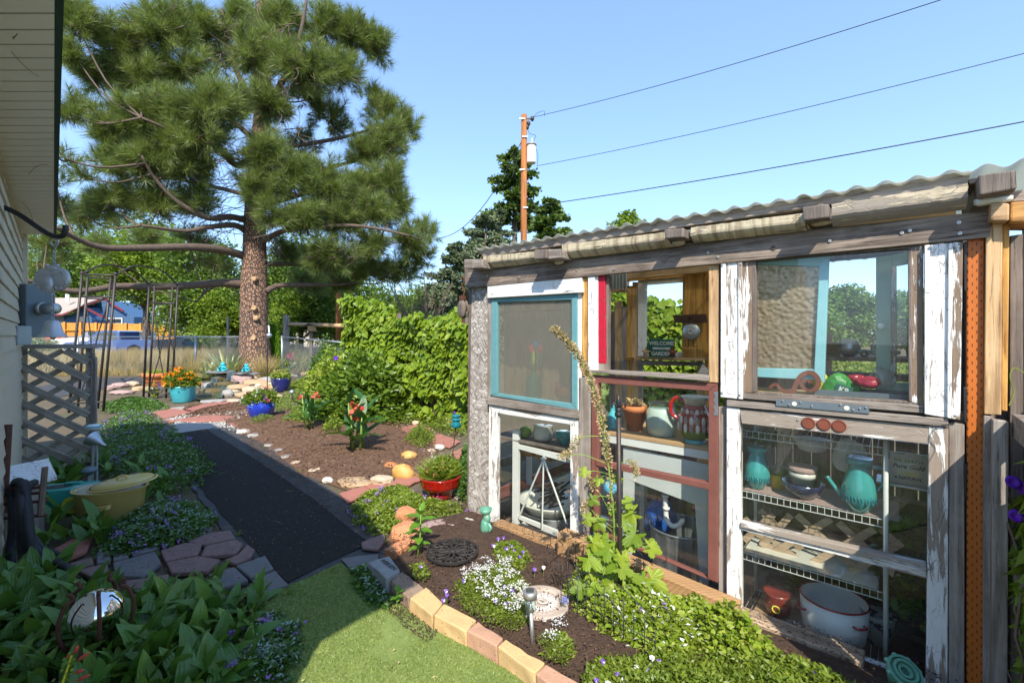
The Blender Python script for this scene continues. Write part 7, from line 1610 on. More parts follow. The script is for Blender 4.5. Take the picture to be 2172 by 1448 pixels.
# carved round stepping stone
b=G(1149,1277,.06);ss=T('round_stepping_stone', 'round carved stepping stone with a white flower relief in the bed', 'stepping stone', b);Rs_=.150
lath('disc', [(.001,-.03),(Rs_*.98,-.03),(Rs_,-.01),(Rs_,.006),(Rs_*.97,.012),(Rs_*.80,.012),(Rs_*.77,.004),(Rs_*.74,.010),(Rs_*.70,.004),(.001,.002)],'stepst', ss,44,smooth=False)
for k in range(26): a=k*2*math.pi/26;d=Vector((math.cos(a),math.sin(a),0));MB().ball(d*Rs_*.44,Rs_*.20,7,(1,.24,.10),Matrix.Translation((0,0,.002))@Matrix.Rotation(a,4,'Z')).build('petal_relief', M['stepwh'],ss,smooth=True)
MB().tube([Vector((.012*t*math.cos(t*2),.012*t*math.sin(t*2),.012)) for t in [i*.18 for i in range(18)]],.003,5).build('spiral_relief', M['stepwh'],ss,smooth=True)
# solar stake lights
def solar(px_base,py_base,px_top,py_top,dia_px,label,style='steel'):
 b=G(px_base,py_base);top=D(px_top,py_top,b.y);t=T('solar_light', label,'solar light', b);H=(top-b).length;ax=(top-b).normalized();m=ax.to_track_quat('Z', 'Y').to_matrix().to_4x4();r=dia_px*b.y/F/2;mt_='steel' if style=='steel' else 'black'
 lh=r*2.9 if style != 'globe' else r*2
 lath('stake', [(r*.30,-.03),(r*.30,H-lh)],mt_,t,10,m=m)
 if style=='globe': MB().ball(m@Vector((0,0,H-r)),r,12).build('globe', M['galv'],t,smooth=True);lath('cup', [(r*.3,0),(r*.8,r*.5),(r*.9,r*.6)],'black', t,12,m=m@Matrix.Translation((0,0,H-2*r)))
 else:
  lath('lens', [(r*.55,H-lh),(r*.72,H-lh+r*.3),(r*.74,H-r*.95)],'jarrim', t,18,m=m);lath('reflector', [(r*.5,0),(r*.15,r*.5),(r*.1,r*1.5)],'steel', t,12,m=m@Matrix.Translation((0,0,H-lh+.002)))
  lath('cap', [(r*.70,H-r*1.0),(r*.98,H-r*.98),(r,H-r*.05),(r*.92,H),(.001,H)],mt_,t,24,m=m);MB().box(-r*.55,r*.55,-r*.55,r*.55,H+.0005,H+.0022,m).build('solar_cell', M['carglass'],t)
 return t
solar(1130,1374,1124,1252,30,'brushed steel solar stake light at the front of the greenhouse bed');solar(561,800,559,770,8,'black solar path light beside the tan ornamental grass', 'black');solar(620,852,619,826,10,'solar light with a clear globe beyond the round blue pot', 'globe');solar(601,820,601,790,7,'small black solar light behind the dark blue pot', 'black');solar(520,800,520,764,6,'slim black solar light in front of the yucca', 'black');solar(816,872,816,850,9,'small clear solar light under the vine wall', 'globe')
# frog statues
def frog(loc,s,label,mat='aquastat', rz=0):
 t=T('frog_statue', label,'frog statue', loc,rz)
 MB().ball((0,0,.35*s),.34*s,10,(1,.85,1.05)).build('body', M[mat],t,smooth=True);MB().ball((0,-.06*s,.78*s),.24*s,10,(1.15,1,.75)).build('head', M[mat],t,smooth=True)
 for k in (-1,1):
  MB().ball((k*.16*s,-.06*s,.96*s),.085*s,8).build('eye', M[mat],t,smooth=True);MB().tube(smooth_pts([(k*.25*s,0,.5*s),(k*.42*s,-.18*s,.35*s),(k*.2*s,-.32*s,.45*s),(k*.06*s,-.34*s,.55*s)],4),.075*s,7).build('arm', M[mat],t,smooth=True);MB().tube(smooth_pts([(k*.2*s,.1*s,.15*s),(k*.5*s,-.1*s,.2*s),(k*.36*s,-.4*s,.06*s),(k*.12*s,-.45*s,.05*s)],4),.09*s,7).build('leg', M[mat],t,smooth=True)
 return t
# ---------------- pond
pond=T('rock_pond', 'small rock edged pond with tiered waterfall slabs', 'pond', G(470,838));pl0=pond.location
w1=sheet('pond_water', GP((395,842),(430,826),(470,800),(520,792),(540,800),(500,815),(480,830),(470,848),(420,852)),.05,M['water'],label='dark green water of the tiered pond', amp=.004);
PR=[(402,812,30,18,'pink_rock'),(418,806,26,20,'cream_rock'),(444,803,28,22,'pink_rock'),(428,824,36,16,'flag'),(398,830,22,14,'flag'),(505,812,46,26,'pink_rock'),(540,806,44,14,'cream_rock'),(536,818,60,16,'tan_rock'),(563,812,40,16,'flag'),(500,828,48,16,'tan_rock'),(530,834,44,18,'cream_rock'),(560,828,34,18,'tan_rock'),(575,822,26,14,'white_rock'),(478,840,26,18,'flag'),(490,838,26,14,'cream_rock'),(512,843,30,14,'tan_rock'),(590,845,20,10,'cream_rock'),(455,797,24,12,'tan_rock'),(480,798,26,12,'wetrock'),(497,795,24,14,'pink_rock'),(440,835,50,14,'wetrock'),(424,845,54,12,'wetrock'),(468,818,40,12,'wetrock'),(470,808,34,10,'wetrock'),(445,855,60,8,'flag'),(400,850,30,10,'flag'),(486,853,44,7,'cream_rock'),(415,792,24,14,'tan_rock'),(530,793,30,12,'cream_rock'),(548,797,26,12,'tan_rock'),(560,843,22,10,'cream_rock'),(548,822,22,10,'white_rock')]
for i,(x,y,a,b_,m) in enumerate(PR):
 p=G(x,y);s=p.y/F;o=rock_mesh('rock', a*s/2,a*s*.36,b_*s*.5,M[m],100+i*1.7,.45,pond);o.location=p-pl0+Vector((0,a*s*.25,b_*s*.28));o.rotation_euler=(0,0,random.uniform(-.4,.4))
for i,(x,y) in enumerate(((468,789),(521,792))):
 c=D(x,y,14.2);o=rock_mesh('slate_slab', .46,.30,.045,M['slate'],60+i*9,.8,None);o.location=c;props(o,('left' if i==0 else 'right') and ['slate slab carrying the taller teal frog', 'slate slab carrying the smaller teal frog'][i],'slab')
 o2=rock_mesh('rock', .22,.2,.18,M['wetrock'],80+i,.3,pond);o2.location=c-pl0-Vector((0,-.05,.2))
frog(D(473,786,14.1),.26,'turquoise glazed frog sitting on the left slate slab over the pond');frog(D(523,787,14.1),.23,'turquoise glazed frog hunched on the right slate slab over the pond')
for i,(x,y,h) in enumerate(((486,806,.30),(452,812,.16),(474,830,.12))): p=D(x,y,13.3-i*.9);o=MB().hexa([(-.10,0,0),(.10,0,0),(.09,.06,h),(-.09,.06,h)],[(-.10,.02,0),(.10,.02,0),(.09,.09,h),(-.09,.09,h)]).build('waterfall', M['jarrim'],None);o.location=p;props(o,['upper thin waterfall under the slate slab', 'small waterfall over the mossy slab', 'lowest trickle into the pond'][i],'waterfall')
# rocks left of pond between arch panels,fire-dark strip
for i,(x,y,a,b_,m,t_) in enumerate([(245,822,36,16,'pink_rock', 'pale pink rock between the arch panels'),(272,818,34,14,'cream_rock', 'cream rock between the arch panels'),(290,828,40,13,'tan_rock', 'tan flat rock behind the right arch panel'),(250,836,44,12,'pink_rock', 'wide pink slab at the foot of the left arch panel'),(310,830,24,12,'cream_rock', 'cream rock under the terracotta planter'),(228,826,26,14,'pink_rock', 'rock beside the left arch leg'),(296,850,14,10,'white_rock', 'small white stone at the right arch foot'),(640,797,34,12,'tan_rock', 'tan stone left of the bird feeder post'),(618,800,22,12,'cream_rock', 'cream stone behind the dark blue pot'),(625,787,26,16,'paverg', 'dark block left of the bird feeder post'),(648,786,30,18,'slate', 'grey slate block at the bird feeder post'),(596,795,24,14,'slate', 'dark stone behind the ornamental grass')]): rock(x,y,a,b_,M[m],t_,seed=200+i,flat=.4)
sheet('black_ground_strip', GP((60,822),(200,800),(300,800),(300,815),(210,826),(80,850)),.0,M['fabric'],label='black fabric strip before the dry field')
# crook with hanging globe
b=G(567,832);ck_=T('shepherd_crook', 'slender black shepherd crook with a clear glass globe', 'garden stake', b);q=D(567,696,b.y)-b;MB().tube(smooth_pts([(0,0,0),q*.6,q,q+Vector((.05,0,.06)),q+Vector((.09,0,.0))],5),.012,6).build('rod', M['black'],ck_,smooth=True);MB().ball(D(571,711,b.y-.02)-b,.07,12).build('glass_globe', M['galv'],ck_,smooth=True);MB().tube([D(570,690,b.y)-b,D(571,705,b.y)-b],.02,6).build('globe_cap', M['white'],ck_)
b=G(616,800);fs=T('pink_flower_stem', 'tall stem with a pink bloom in front of the chain link fence', 'flower', b);MB().tube([(0,0,0),D(615,762,b.y)-b],.02,5).build('stem', M['stem'],fs);V,Fx=scatter(*PETAL,np.tile(np.array((D(615,757,b.y)-b)[:]),(40,1))+rng.normal(0,.04,(40,3)),frames(rdir(40),rdir(40)),rng.uniform(.08,.14,40));npmesh('bloom', V,Fx,M['pink'],fs);flower_mound(fs,(0,0,.3),.18,.35,250,'lime', .09,[('petw', 4,.05)])
# ---------------- yellow roaster with lid,teal tin,gazing ball,hose rack
b=G(196,1116);rt=T('yellow_enamel_roaster', 'oval yellow enamel roaster pot with its lid askew among the leaves', 'roasting pot', b+Vector((0,.16,0)),R(14));s=b.y/F
lath('pan', [(55*s,0),(60*s,.01),(66*s,.235),(71*s,.247),(71*s,.253),(64*s,.249),(58*s,.05),(.01,.045)],'yenamel', rt,40,sy=.62)
lath('white_liner', [(.01,.20),(60*s,.205),(64*s,.24)],'white', rt,40,sy=.62)
lm=Matrix.Translation((24*s,0,.278))@Matrix.Rotation(R(-7),4,'Y')@Matrix.Rotation(R(6),4,'X')
lath('lid', [(64*s,0),(66*s,.004),(64*s,.010),(58*s,.014),(56*s,.026),(30*s,.036),(.01,.038)],'yenamel', rt,40,sy=.62,m=lm);lath('lid_line', [(59*s,.0150),(60*s,.0155),(61*s,.0150)],'rust', rt,40,sy=.62,m=lm)
MB().tube(smooth_pts([lm@Vector((-.035,0,.036)),lm@Vector((-.025,0,.060)),lm@Vector((.025,0,.060)),lm@Vector((.035,0,.036))],4),.010,8).build('lid_handle', M['yenamel'],rt,smooth=True)
for k in range(3): MB().tube(smooth_pts([(-.075,-66*s*.62+.004,.12+k*.012),(-.06,-66*s*.62-.022,.123+k*.012),(.06,-66*s*.62-.022,.128+k*.012),(.075,-66*s*.62+.004,.13+k*.012)],4),.0065,6).build('side_handle', M['yenamel'],rt,smooth=True)
for k in range(9): MB().tube(smooth_pts([(-66*s+.02*k,-.06+.012*k,.25),(-60*s+.02*k,-.03+.01*k,.29),(-52*s+.03*k,.0,.257)],4),.0024,5).build('rack_wire', M['wwire'],rt,smooth=True)
b=G(106,1096);tt=T('teal_tin_box', 'teal tin box with an oval opening and painted yellow daisy', 'tin box', b+Vector((0,.12,0)),R(16));hx,hy,hz=.20,.11,.215
MB().box(-hx,hx,-hy,hy,0,hz).build('tin_body', M['tealtin'],tt,bevel=.012);MB().lathe([(.085,.0),(.085,.003),(.001,.003)],26,sx=1.25,sy=.72,c=(-.05,-.01,hz)).build('oval_opening', M['black'],tt);MB().box(-.02,.10,.02,.06,hz,hz+.02).build('handle', M['tealtin'],tt,bevel=.008)
for k in range(14): a=k*2*math.pi/14;MB().ball((hx*.55+.05*math.cos(a),-hy-.001,.08+.05*math.sin(a)),.022,6,(1,.06,1)).build('daisy_petal', M['bagy'],tt)
MB().ball((hx*.55,-hy-.002,.08),.02,6,(1,.1,1)).build('daisy_eye', M['marig'],tt)
b=D(205,1300,2.09);gb=T('gazing_ball', 'silver mirrored gazing ball held by rusty iron arms', 'gazing ball', Vector((b.x,b.y,0)));MB().ball((0,0,b.z),.104,28).build('ball', M['mirror'],gb,smooth=True)
for k in range(5):
 a=k*2*math.pi/5+.5;MB().tube(smooth_pts([polar(.03,a,.02),polar(.11,a,b.z-.10),polar(.135,a,b.z),polar(.115,a,b.z+.085),polar(.085,a,b.z+.11),polar(.10,a,b.z+.14)],5),.0085,7).build('iron_arm', M['rust'],gb,smooth=True)
MB().ball((.05,-.15,b.z-.10),.025,8).build('iron_knob', M['rust'],gb,smooth=True)
b=G(70,1205);hr=T('hose_rack', 'rusty rail rack with grey post holding the black hose', 'hose rack', Vector((b.x,b.y+.10,0)));rl_=hr.location;Zh=rl_.y
for y in (1038,1050,1068,1098): q0,q1=D(-40,y+4,Zh)-rl_,D(98,y-6,Zh)-rl_;MB().tube([q0,q1],.011,6).build('rail', M['rust'],hr,smooth=True)
MB().tube([D(96,990,Zh)-rl_,D(86,1092,Zh-.02)-rl_],.017,7).build('rail_post', M['twig'],hr);MB().tube([D(6,1090,Zh)-rl_,Vector(((4-CX)/F*Zh-rl_.x,0,0))],.02,8).build('log_leg', M['twig'],hr)
MB().tube([D(16,900,Zh+.1)-rl_,D(2,1150,Zh)-rl_],.024,8).build('rusty_pole', M['rust'],hr)
hs_=T('black_garden_hose', 'thick black fabric hose draped over the rack in loops with a red end', 'hose', Vector((b.x,b.y,0)));o_=hs_.location
def hz_(x,y,dy=0): return D(x,y,Zh+dy)-o_
def hose(pts,nm='hose_loop'): MB().tube(smooth_pts([hz_(*p) for p in pts],7),   .0215,10).build(nm,M['hose'],hs_,smooth=True)
hose([(27,1030,.06),(24,1060,-.05),(28,1110,-.07),(22,1160,-.08),(24,1195,-.12)]);hose([(38,1022,.05),(46,1060,-.08),(44,1110,-.10),(46,1160,-.10),(52,1198,-.16)]);hose([(52,1022,.05),(44,1055,-.10),(50,1110,-.12),(62,1165,-.12),(72,1190,-.14),(60,1204,-.14)])
hose([(30,1028,.05),(34,1020,.0),(46,1024,-.06),(58,1060,-.08),(64,1120,-.10),(74,1160,-.10),(100,1182,-.12),(126,1186,-.16)]);hose([(74,1022,.03),(60,1032,-.04),(54,1070,-.10),(62,1130,-.13),(70,1170,-.14),(90,1195,-.18),(98,1200,-.2)]);hose([(70,1140,-.06),(90,1165,-.08),(112,1172,-.1),(130,1184,-.14),(104,1190,-.16)]);hose([(120,1190,-.2),(144,1208,-.26),(146,1222,-.28),(130,1238,-.3)])
p1,p2=hz_(50,1193,-.165),hz_(54,1206,-.175);MB().tube([p1,p2],.030,12).build('red_end', M['redp'],hs_,smooth=True)
b=G(20,1075);bb=T('white_wooden_birdhouse', 'tilted white wooden box roof standing behind the hose', 'birdhouse', Vector((D(45,1000,3.3).x,3.3,.0)),R(-20));zz=D(45,1000,3.3).z
MB().box(-.11,.11,-.08,.08,0,zz-.08).build('box', M['grey_v'],bb);MB().hexa([(-.16,-.13,zz-.10),(.05,-.13,zz+.05),(.05,.13,zz+.05),(-.16,.13,zz-.10)],[(-.16,-.13,zz-.08),(.05,-.13,zz+.07),(.05,.13,zz+.07),(-.16,.13,zz-.08)]).build('roof_board', M['clean_h'],bb);MB().hexa([(.16,-.13,zz-.08),(.052,-.13,zz+.05),(.052,.13,zz+.05),(.16,.13,zz-.08)],[(.16,-.13,zz-.06),(.052,-.13,zz+.07),(.052,.13,zz+.07),(.16,.13,zz-.06)]).build('roof_board', M['clean_h'],bb)
# cones and lamps lying by the lattice
for i,(x,y,rx,m,t_) in enumerate(((199,905,.065,'white', 'white and blue enamel dish lamp by the lattice corner'),(190,996,.06,'meter', 'dark mushroom shaped cap by the yellow roaster'))):
 p=D(x,y,4.55-i*.5);t=T('garden_cap', t_,'ornament', p,0);lath('dome', [(.001,.03),(rx*.6,.025),(rx,.0),(rx,-.008),(rx*.5,-.035),(.001,-.05)],m,t,22);
 if i==0: lath('rim', [(rx,0),(rx*1.05,.006),(rx,.014)],'aquastat', t,22)
 MB().tube([(0,0,-.05),(-.02,0,-p.z)],.012,6).build('stand', M['lgrey'],t)
t=T('metal_funnel', 'grey metal funnel lying against the lattice foot', 'funnel', D(206,935,4.5));lath('cone', [(.015,-.10),(.02,-.05),(.075,.06),(.078,.065)],'galv', t,18,m=Matrix.Rotation(R(-60),4,'Y'));MB().tube([(0,0,-.05),(0,0,-.4)],.01,5).build('stand', M['lgrey'],t)
t=T('curved_watering_neck', 'curved pale green watering spout rising beside the lattice', 'spout', G(186,975));MB().tube(smooth_pts([(0,0,0),D(184,935,t.location.y)-t.location,D(196,922,t.location.y)-t.location,D(215,918,t.location.y)-t.location],5),.014,8).build('neck', M['greenstat'],t,smooth=True);MB().ball(D(208,910,t.location.y)-t.location,.035,8,(1.3,.6,.5)).build('blossom_rose', M['white'],t,smooth=True)
# holed brick
hb_=T('holed_brick', 'orange clay brick with ten round holes at the bed corner', 'brick', G(852,1172,0)+Vector((0,0,.05)),math.atan2((G(880,1160)-G(838,1185)).y,(G(880,1160)-G(838,1185)).x));MB().box(-.115,.115,-.05,.05,-.05,.012).build('brick_body', M['brick'],hb_,bevel=.004)
for k in range(5):
 for j in (-1,1): lath('hole', [(.001,0),(.0135,0),(.0135,.0012),(.001,.0012)],'sandred', hb_,12,c=(-.088+k*.044,j*.024,.0115))
# little seedling with big leaves by the trivet
b=G(884,1192);sd_=T('young_sunflower', 'young pale green seedling standing behind the engraved block', 'seedling', b);tp_=D(893,1085,b.y)-b;MB().tube([(0,0,0),tp_*.5+Vector((.008,0,0)),tp_],[.006,.005,.003],6).build('stem', M['stem'],sd_,smooth=True)
YM=leafmesh('leaf', .12,.034,'youngl', 60,.22)
for k in range(14):
 f=.25+.75*k/13;o=bpy.data.objects.new('leaf', YM);C.objects.link(o);o.parent=sd_;o.location=tp_*f;sc=.45+.65*f if k<12 else .6;o.rotation_euler=(Matrix.Rotation(k*2.4,3,'Z')@Matrix.Rotation(R(10+45*(f>.9)),3,'X')).to_euler();o.scale=(sc,sc,sc)
b=G(862,1300);s2=T('small_weed', 'little five leaved weed growing out between shaded edging blocks', 'weed', G(842,1292));
for k in range(6): o=bpy.data.objects.new('leaf', YM);C.objects.link(o);o.parent=s2;o.location=(0,0,.04+.012*k);o.rotation_euler=(Matrix.Rotation(k*1.3,3,'Z')@Matrix.Rotation(R(25),3,'X')).to_euler();o.scale=(.42,.42,.42)
MB().tube([(0,0,0),(0,0,.1)],.002,4).build('stem', M['stem'],s2)
# green statue by the greenhouse corner
b=G(1030,1140);gs=T('green_frog_figurine', 'green patina bird bath figurine at the greenhouse corner', 'figurine', b);s=b.y/F
MB().ball((0,0,22*s),15*s,12,(.75,.8,1.5)).build('body', M['greenstat'],gs,smooth=True);MB().ball((3*s,-2*s,42*s),10*s,10,(.8,.8,1.1)).build('neck', M['greenstat'],gs,smooth=True);lath('flower_dish', [(3*s,46*s),(11*s,54*s),(14*s,62*s),(12*s,62*s),(6*s,56*s),(.001,54*s)],'greenstat', gs,20);MB().tube([(6*s,-8*s,34*s),(12*s,-10*s,26*s),(8*s,-12*s,18*s)],3.2*s,7).build('arm', M['greenstat'],gs,smooth=True);lath('base', [(14*s,0),(14*s,5*s),(9*s,8*s)],'greenstat', gs,18)
# ornate green pump head at the bottom edge
b=Vector(w(1915,1425,-.16)[0:1]+(0,0));pu=w(1917,1425,-.18);gp=TS('green_ornamental_tap', 'verdigris cast iron ornament with a ring top at the bottom right', 'garden ornament', pu[0],-.18,0);hz2=pu[1]
mm_=Matrix.Translation((0,0,hz2))@Matrix.Rotation(R(24),4,'Y')@Matrix.Rotation(R(28),4,'X')
for r1,r2,z in ((.062,.052,0),(.044,.034,.008),(.026,.016,.002)): lath('ring', [(r2,z),(r2,z+.014),(r1,z+.014),(r1,z)],'greenstat', gp,26,m=mm_,smooth=False)
lath('plate', [(.001,-.006),(.060,-.006),(.060,.001),(.001,.001)],'greenstat', gp,26,m=mm_)
for k in range(8): MB().ball(mm_@polar(.060,k*.785,.004),.011,6).build('lobe', M['greenstat'],gp,smooth=True)
MB().tube(smooth_pts([(0,0,hz2-.01),(-.02,.01,hz2-.06),(0,0,hz2-.14),(0,0,0)],4),[.03,.045,.05,.04,.032,.03,.028,.028,.028,.028,.028,.028,.03],12).build('column', M['greenstat'],gp,smooth=True)
# pulley block at the corner
pc_=L(986,655,-.02)+Vector((-.0,-.02,0));pb=T('wooden_pulley_block', 'old dark wooden pulley block hanging from a rusty hook at the greenhouse corner', 'pulley', MS@pc_,TH);
for k in (-1,1): MB().ball((0,k*.018,0),.058,12,(.85,.30,1.35)).build('cheek', M['greyd_v'],pb,smooth=True)
lath('sheave', [(.001,-.012),(.045,-.012),(.038,0),(.045,.012),(.001,.012)],'rust', pb,20,m=Matrix.Rotation(R(90),4,'X'));MB().box(-.02,.02,-.03,.03,.07,.11).build('strap', M['rust'],pb,bevel=.004);MB().tube([(0,0,-.075),(0,0,-.12)],.014,8).build('lower_pin', M['rust'],pb)
MB().tube(smooth_pts([(0,0,.10),(.018,0,.15),(-.01,0,.19),(.018,0,.225),(.02,0,.25),(0,0,.27),(-.016,0,.25)],5),.009,8).build('hook', M['rust'],pb,smooth=True)
# tall seeded flower stalk in front of the greenhouse
b=G(1292,1296);tf=T('tall_seeded_delphinium', 'tall leaning delphinium stalk with dried tan seed pods across the windows', 'flower', b);lf=lambda x,y,dy=0: D(x,y,b.y+dy)-b
st=smooth_pts([lf(1292,1296),lf(1300,1200),lf(1303,1120,-.02),lf(1296,1040,-.04),lf(1290,980,-.05),lf(1278,900,-.05),lf(1256,820,-.03),lf(1235,770,-.01),lf(1205,725),lf(1174,696)],5);MB().tube(st,[.0062*(1-.5*i/len(st)) for i in range(len(st))],7).build('main_stem', M['stem'],tf,smooth=True)
def pods(path,n,r,leaf,parent,name='seed_pods'):
 P=np.array([p[:] for p in path]);t_=rng.random(n)*(len(P)-1.001);i=t_.astype(int);f=(t_-i)[:,None];q=P[i]*(1-f)+P[i+1]*f;dd=rdir(n);q=q+dd*(rng.random(n)**.5)[:,None]*r;V,Fx=scatter(*DIAM,q,frames(dd+[0,0,.3],rdir(n)),rng.uniform(.6,1.2,n)*leaf);o=npmesh(name,V,Fx,M['dried'],parent);o['kind']='stuff';return o
pods(st[-26:],1500,.017,.017,tf);pods(st[-34:-24],130,.018,.016,tf)
for pts,k_ in (([lf(1290,985,-.05),lf(1240,965,-.05),lf(1205,965,-.05),lf(1190,968,-.05)],160),([lf(1284,925,-.05),lf(1250,925,-.04),lf(1225,930,-.04),lf(1210,955,-.04)],110),([lf(1297,1040),lf(1315,985,-.05),lf(1340,980,-.05),lf(1350,1010,-.05)],150),([lf(1300,1100),lf(1275,1050),lf(1258,1030),lf(1250,1015)],170),([lf(1303,1130),lf(1270,1100),lf(1245,1070),lf(1238,1085)],130)):
 pp_=smooth_pts(pts,4);MB().tube(pp_,.0022,5).build('side_stem', M['stem'],tf,smooth=True);pods(pp_[-6:],k_,.016,.015,tf)
def lobed(name,s_,mat):      # palmate,toothed leaf
 bm_=bmesh.new();c=bm_.verts.new((0,.25,.02));ring=[]
 lob=5;K=40
 for k in range(K+1):
  a=-2.5+5.0*k/K;rr_=(.45+.55*abs(math.cos(a*lob/2.0*1.0))**.7)*(1.08-.12*abs(a))+(.10 if k%2 else -.04);ring.append(bm_.verts.new((math.sin(a)*rr_*.62,.25+math.cos(a)*rr_*.72,-.14*rr_*rr_+.05*math.cos(a*lob))))
 for k in range(K): bm_.faces.new((c,ring[k+1],ring[k]))
 bmesh.ops.recalc_face_normals(bm_,faces=bm_.faces[:]);me=bpy.data.meshes.new(name);bm_.to_mesh(me);bm_.free();me.materials.append(M[mat]);return me
LB=lobed('leaf', 1,'vine');vz=Vector((-b.x,-b.y,.6)).normalized()
for x,y,s_,rz in [(1250,1055,.055,1.2),(1238,1100,.06,1.7),(1262,1100,.07,.6),(1310,1070,.07,-.9),(1350,1085,.09,-1.3),(1342,1065,.06,-1.8),(1255,1135,.10,.9),(1300,1150,.11,0.1),(1355,1125,.10,-1.2),(1335,1110,.06,-1.6),(1240,1175,.10,1.3),(1278,1180,.10,.5),(1305,1168,.10,-.3),(1320,1190,.09,-1.0),(1270,1220,.12,.8),(1290,1245,.12,.2),(1265,1260,.11,1.3),(1330,1215,.10,-1.0),(1355,1240,.11,-1.4),(1375,1225,.10,-.6),(1310,1290,.11,-.5),(1240,1215,.08,1.8),(1230,1000,.05,1.4),(1272,1010,.05,.2),(1318,1010,.05,-1.2),(1380,1250,.09,-1.8),(1340,1268,.10,-.8),(1285,1275,.10,.9)]+[(random.uniform(1225,1385),random.uniform(1130,1290),random.uniform(.06,.12),random.uniform(-1.6,1.6)) for _ in range(26)]:
 o=bpy.data.objects.new('leaf', LB);C.objects.link(o);o.parent=tf;p=lf(x,y,random.uniform(-.10,.03));q=(vz+Vector((random.uniform(-.4,.4),random.uniform(-.3,.3),random.uniform(0,.8)))).to_track_quat('Z', 'Y').to_matrix()@Matrix.Rotation(math.pi-rz*-1.0+random.uniform(-.3,.3),3,'Z');o.location=p;o.rotation_euler=q.to_euler();o.scale=(s_*1.1,)*3
 near=min(st[:-20],key=lambda v: (v-p).length+abs(v.z-p.z+.02));MB().tube([near,near.lerp(p,.5)+Vector((0,0,.01)),p],.0022,4).build('leaf_stalk', M['stem'],tf,smooth=True)
# finial stake
b2=G(1316,1312);fk=T('fleur_finial_stake', 'black metal stake topped with a fleur de lis finial in front of the brown window', 'garden stake', b2);tz=D(1312,880,b2.y)-b2;lz=tz.z
MB().tube([(0,0,0),tz],.0125,9).build('pole', M['darkm'],fk,smooth=True);lath('collar', [(.014,0),(.02,.006),(.02,.02),(.014,.028),(.018,.036),(.013,.05)],'black', fk,14,c=tuple(tz-Vector((0,0,.01))));MB().tube([tz+Vector((0,0,.03)),tz+Vector((0,0,.055)),tz+Vector((0,0,.075)),tz+Vector((0,0,.115))],[.006,.013,.012,.001],8).build('centre_petal', M['black'],fk,smooth=True)
for s_ in (-1,1): MB().tube(smooth_pts([tz+Vector((0,0,.035)),tz+Vector((s_*.02,0,.06)),tz+Vector((s_*.034,0,.055)),tz+Vector((s_*.034,0,.038))],4),[.005,.006,.007,.007,.007,.007,.0065,.006,.006,.005,.005,.004,.003],7).build('side_petal', M['black'],fk,smooth=True)
# wire border fence: arcs along two runs
wf_=T('wire_border_fence', 'low black wire border fence with scrolled arches in the flower bed', 'border fence', G(1230,1300));wo_=wf_.location
def wirep(pts,r=.0024,nm='wire'): return MB().tube(pts,r,5).build(nm,M['black'],wf_,smooth=True)
def wpanel(a,b,h,n=5,scroll=True):
 a=Vector(a)-wo_;b=Vector(b)-wo_;d=b-a;Z_=Vector((0,0,1))
 for k in range(2*n+1): t=k/(2*n);hh=h*(.72+.28*math.sin(math.pi*t));wirep([a+d*t-Z_*.03,a+d*t+Z_*hh*(.92 if k%2 else .8)],nm='upright')
 wirep([a+d*(t/16)+Z_*h*(.72+.34*math.sin(math.pi*t/16)) for t in range(17)],nm='arch');wirep([a+d*.25+d*(t/16*.5)+Z_*h*(.45+.3*math.sin(math.pi*t/16)) for t in range(17)],nm='arch')
 for z in (.10,.42): wirep([a+Z_*h*z,b+Z_*h*z],nm='rail')
 for s_ in ((a,-1),(b,1)): c=s_[0]+Z_*h*.86+d.normalized()*.045*s_[1];wirep([c+d.normalized()*(.045-.006*t)*math.cos(t)*-s_[1]+Z_*(.045-.006*t)*math.sin(t) for t in [i*.35 for i in range(20)]],nm='scroll')
wpanel(G(1190,1310),G(1390,1420),.30);wpanel(G(1175,1255),G(1235,1310),.26,3);wpanel(G(1205,1225),G(1385,1290),.33,5)
for p_ in (G(1165,1290),): pass
# ---------------- small litter and weeds that tie things to the ground
litter('fallen_debris', turf_poly,220,.022,M['dried'],.006,.02,'dry leaf bits scattered on the turf', .35)
litter('fallen_debris', A_,400,.05,M['dried'],.01,.04,'brown dead leaf bits in the shaded bed', .4)
litter('fallen_debris', GP((100,1170),(350,1130),(520,1120),(620,1250),(480,1260),(200,1250)),700,.032,M['mulch'],.004,.016,'grit and leaf crumbs on the old pavers', .4)
litter('fallen_debris', GP((300,1000),(480,1130),(600,1250),(560,1260),(440,1130),(280,1010)),900,.01,M['mulch'],.006,.02,'brown grit along the left edge of the black path', .4)
litter('fallen_debris', GP((500,905),(600,975),(700,1045),(800,1150),(780,1150),(660,1060),(540,980)),2600,.012,M['mulch'],.005,.022,'bark crumbs spilled over the fabric strip', .4)
litter('fallen_debris', GP((380,850),(640,830),(1000,880),(1000,1060),(900,1010),(640,870)),1800,.03,M['dried'],.01,.04,'dry leaf bits around the rear stepping stones', .4)
for i,(x,y) in enumerate(((505,1136),(455,1262),(612,1262),(340,1178),(870,1305),(960,1345),(1080,1410),(700,1215),(795,1160),(560,950),(640,1000))): tuft('weed', G(x,y),26,.05+.01*(i%3),.006,'ggrass', ['weed at the black path corner by the pavers', 'weed between the grey pavers', 'weed at the turf corner', 'weed in the upper paver joint', 'weed by the shaded edging block', 'weed at the foot of the buff edging', 'weed at the foot of the front edging', 'weed where path meets turf', 'weed beside the pink paver piece', 'weed in the rocks below the round blue pot', 'weed in the shaded mulch edge'][i],(.2,.9))
litter('edging_soil', [G(x,y,0) for x,y in ((845,1205),(1240,1450),(1215,1482),(815,1232))],420,H_+.004,M['soil'],.003,.010,'soil crumbs lying on top of the edging blocks', .5)
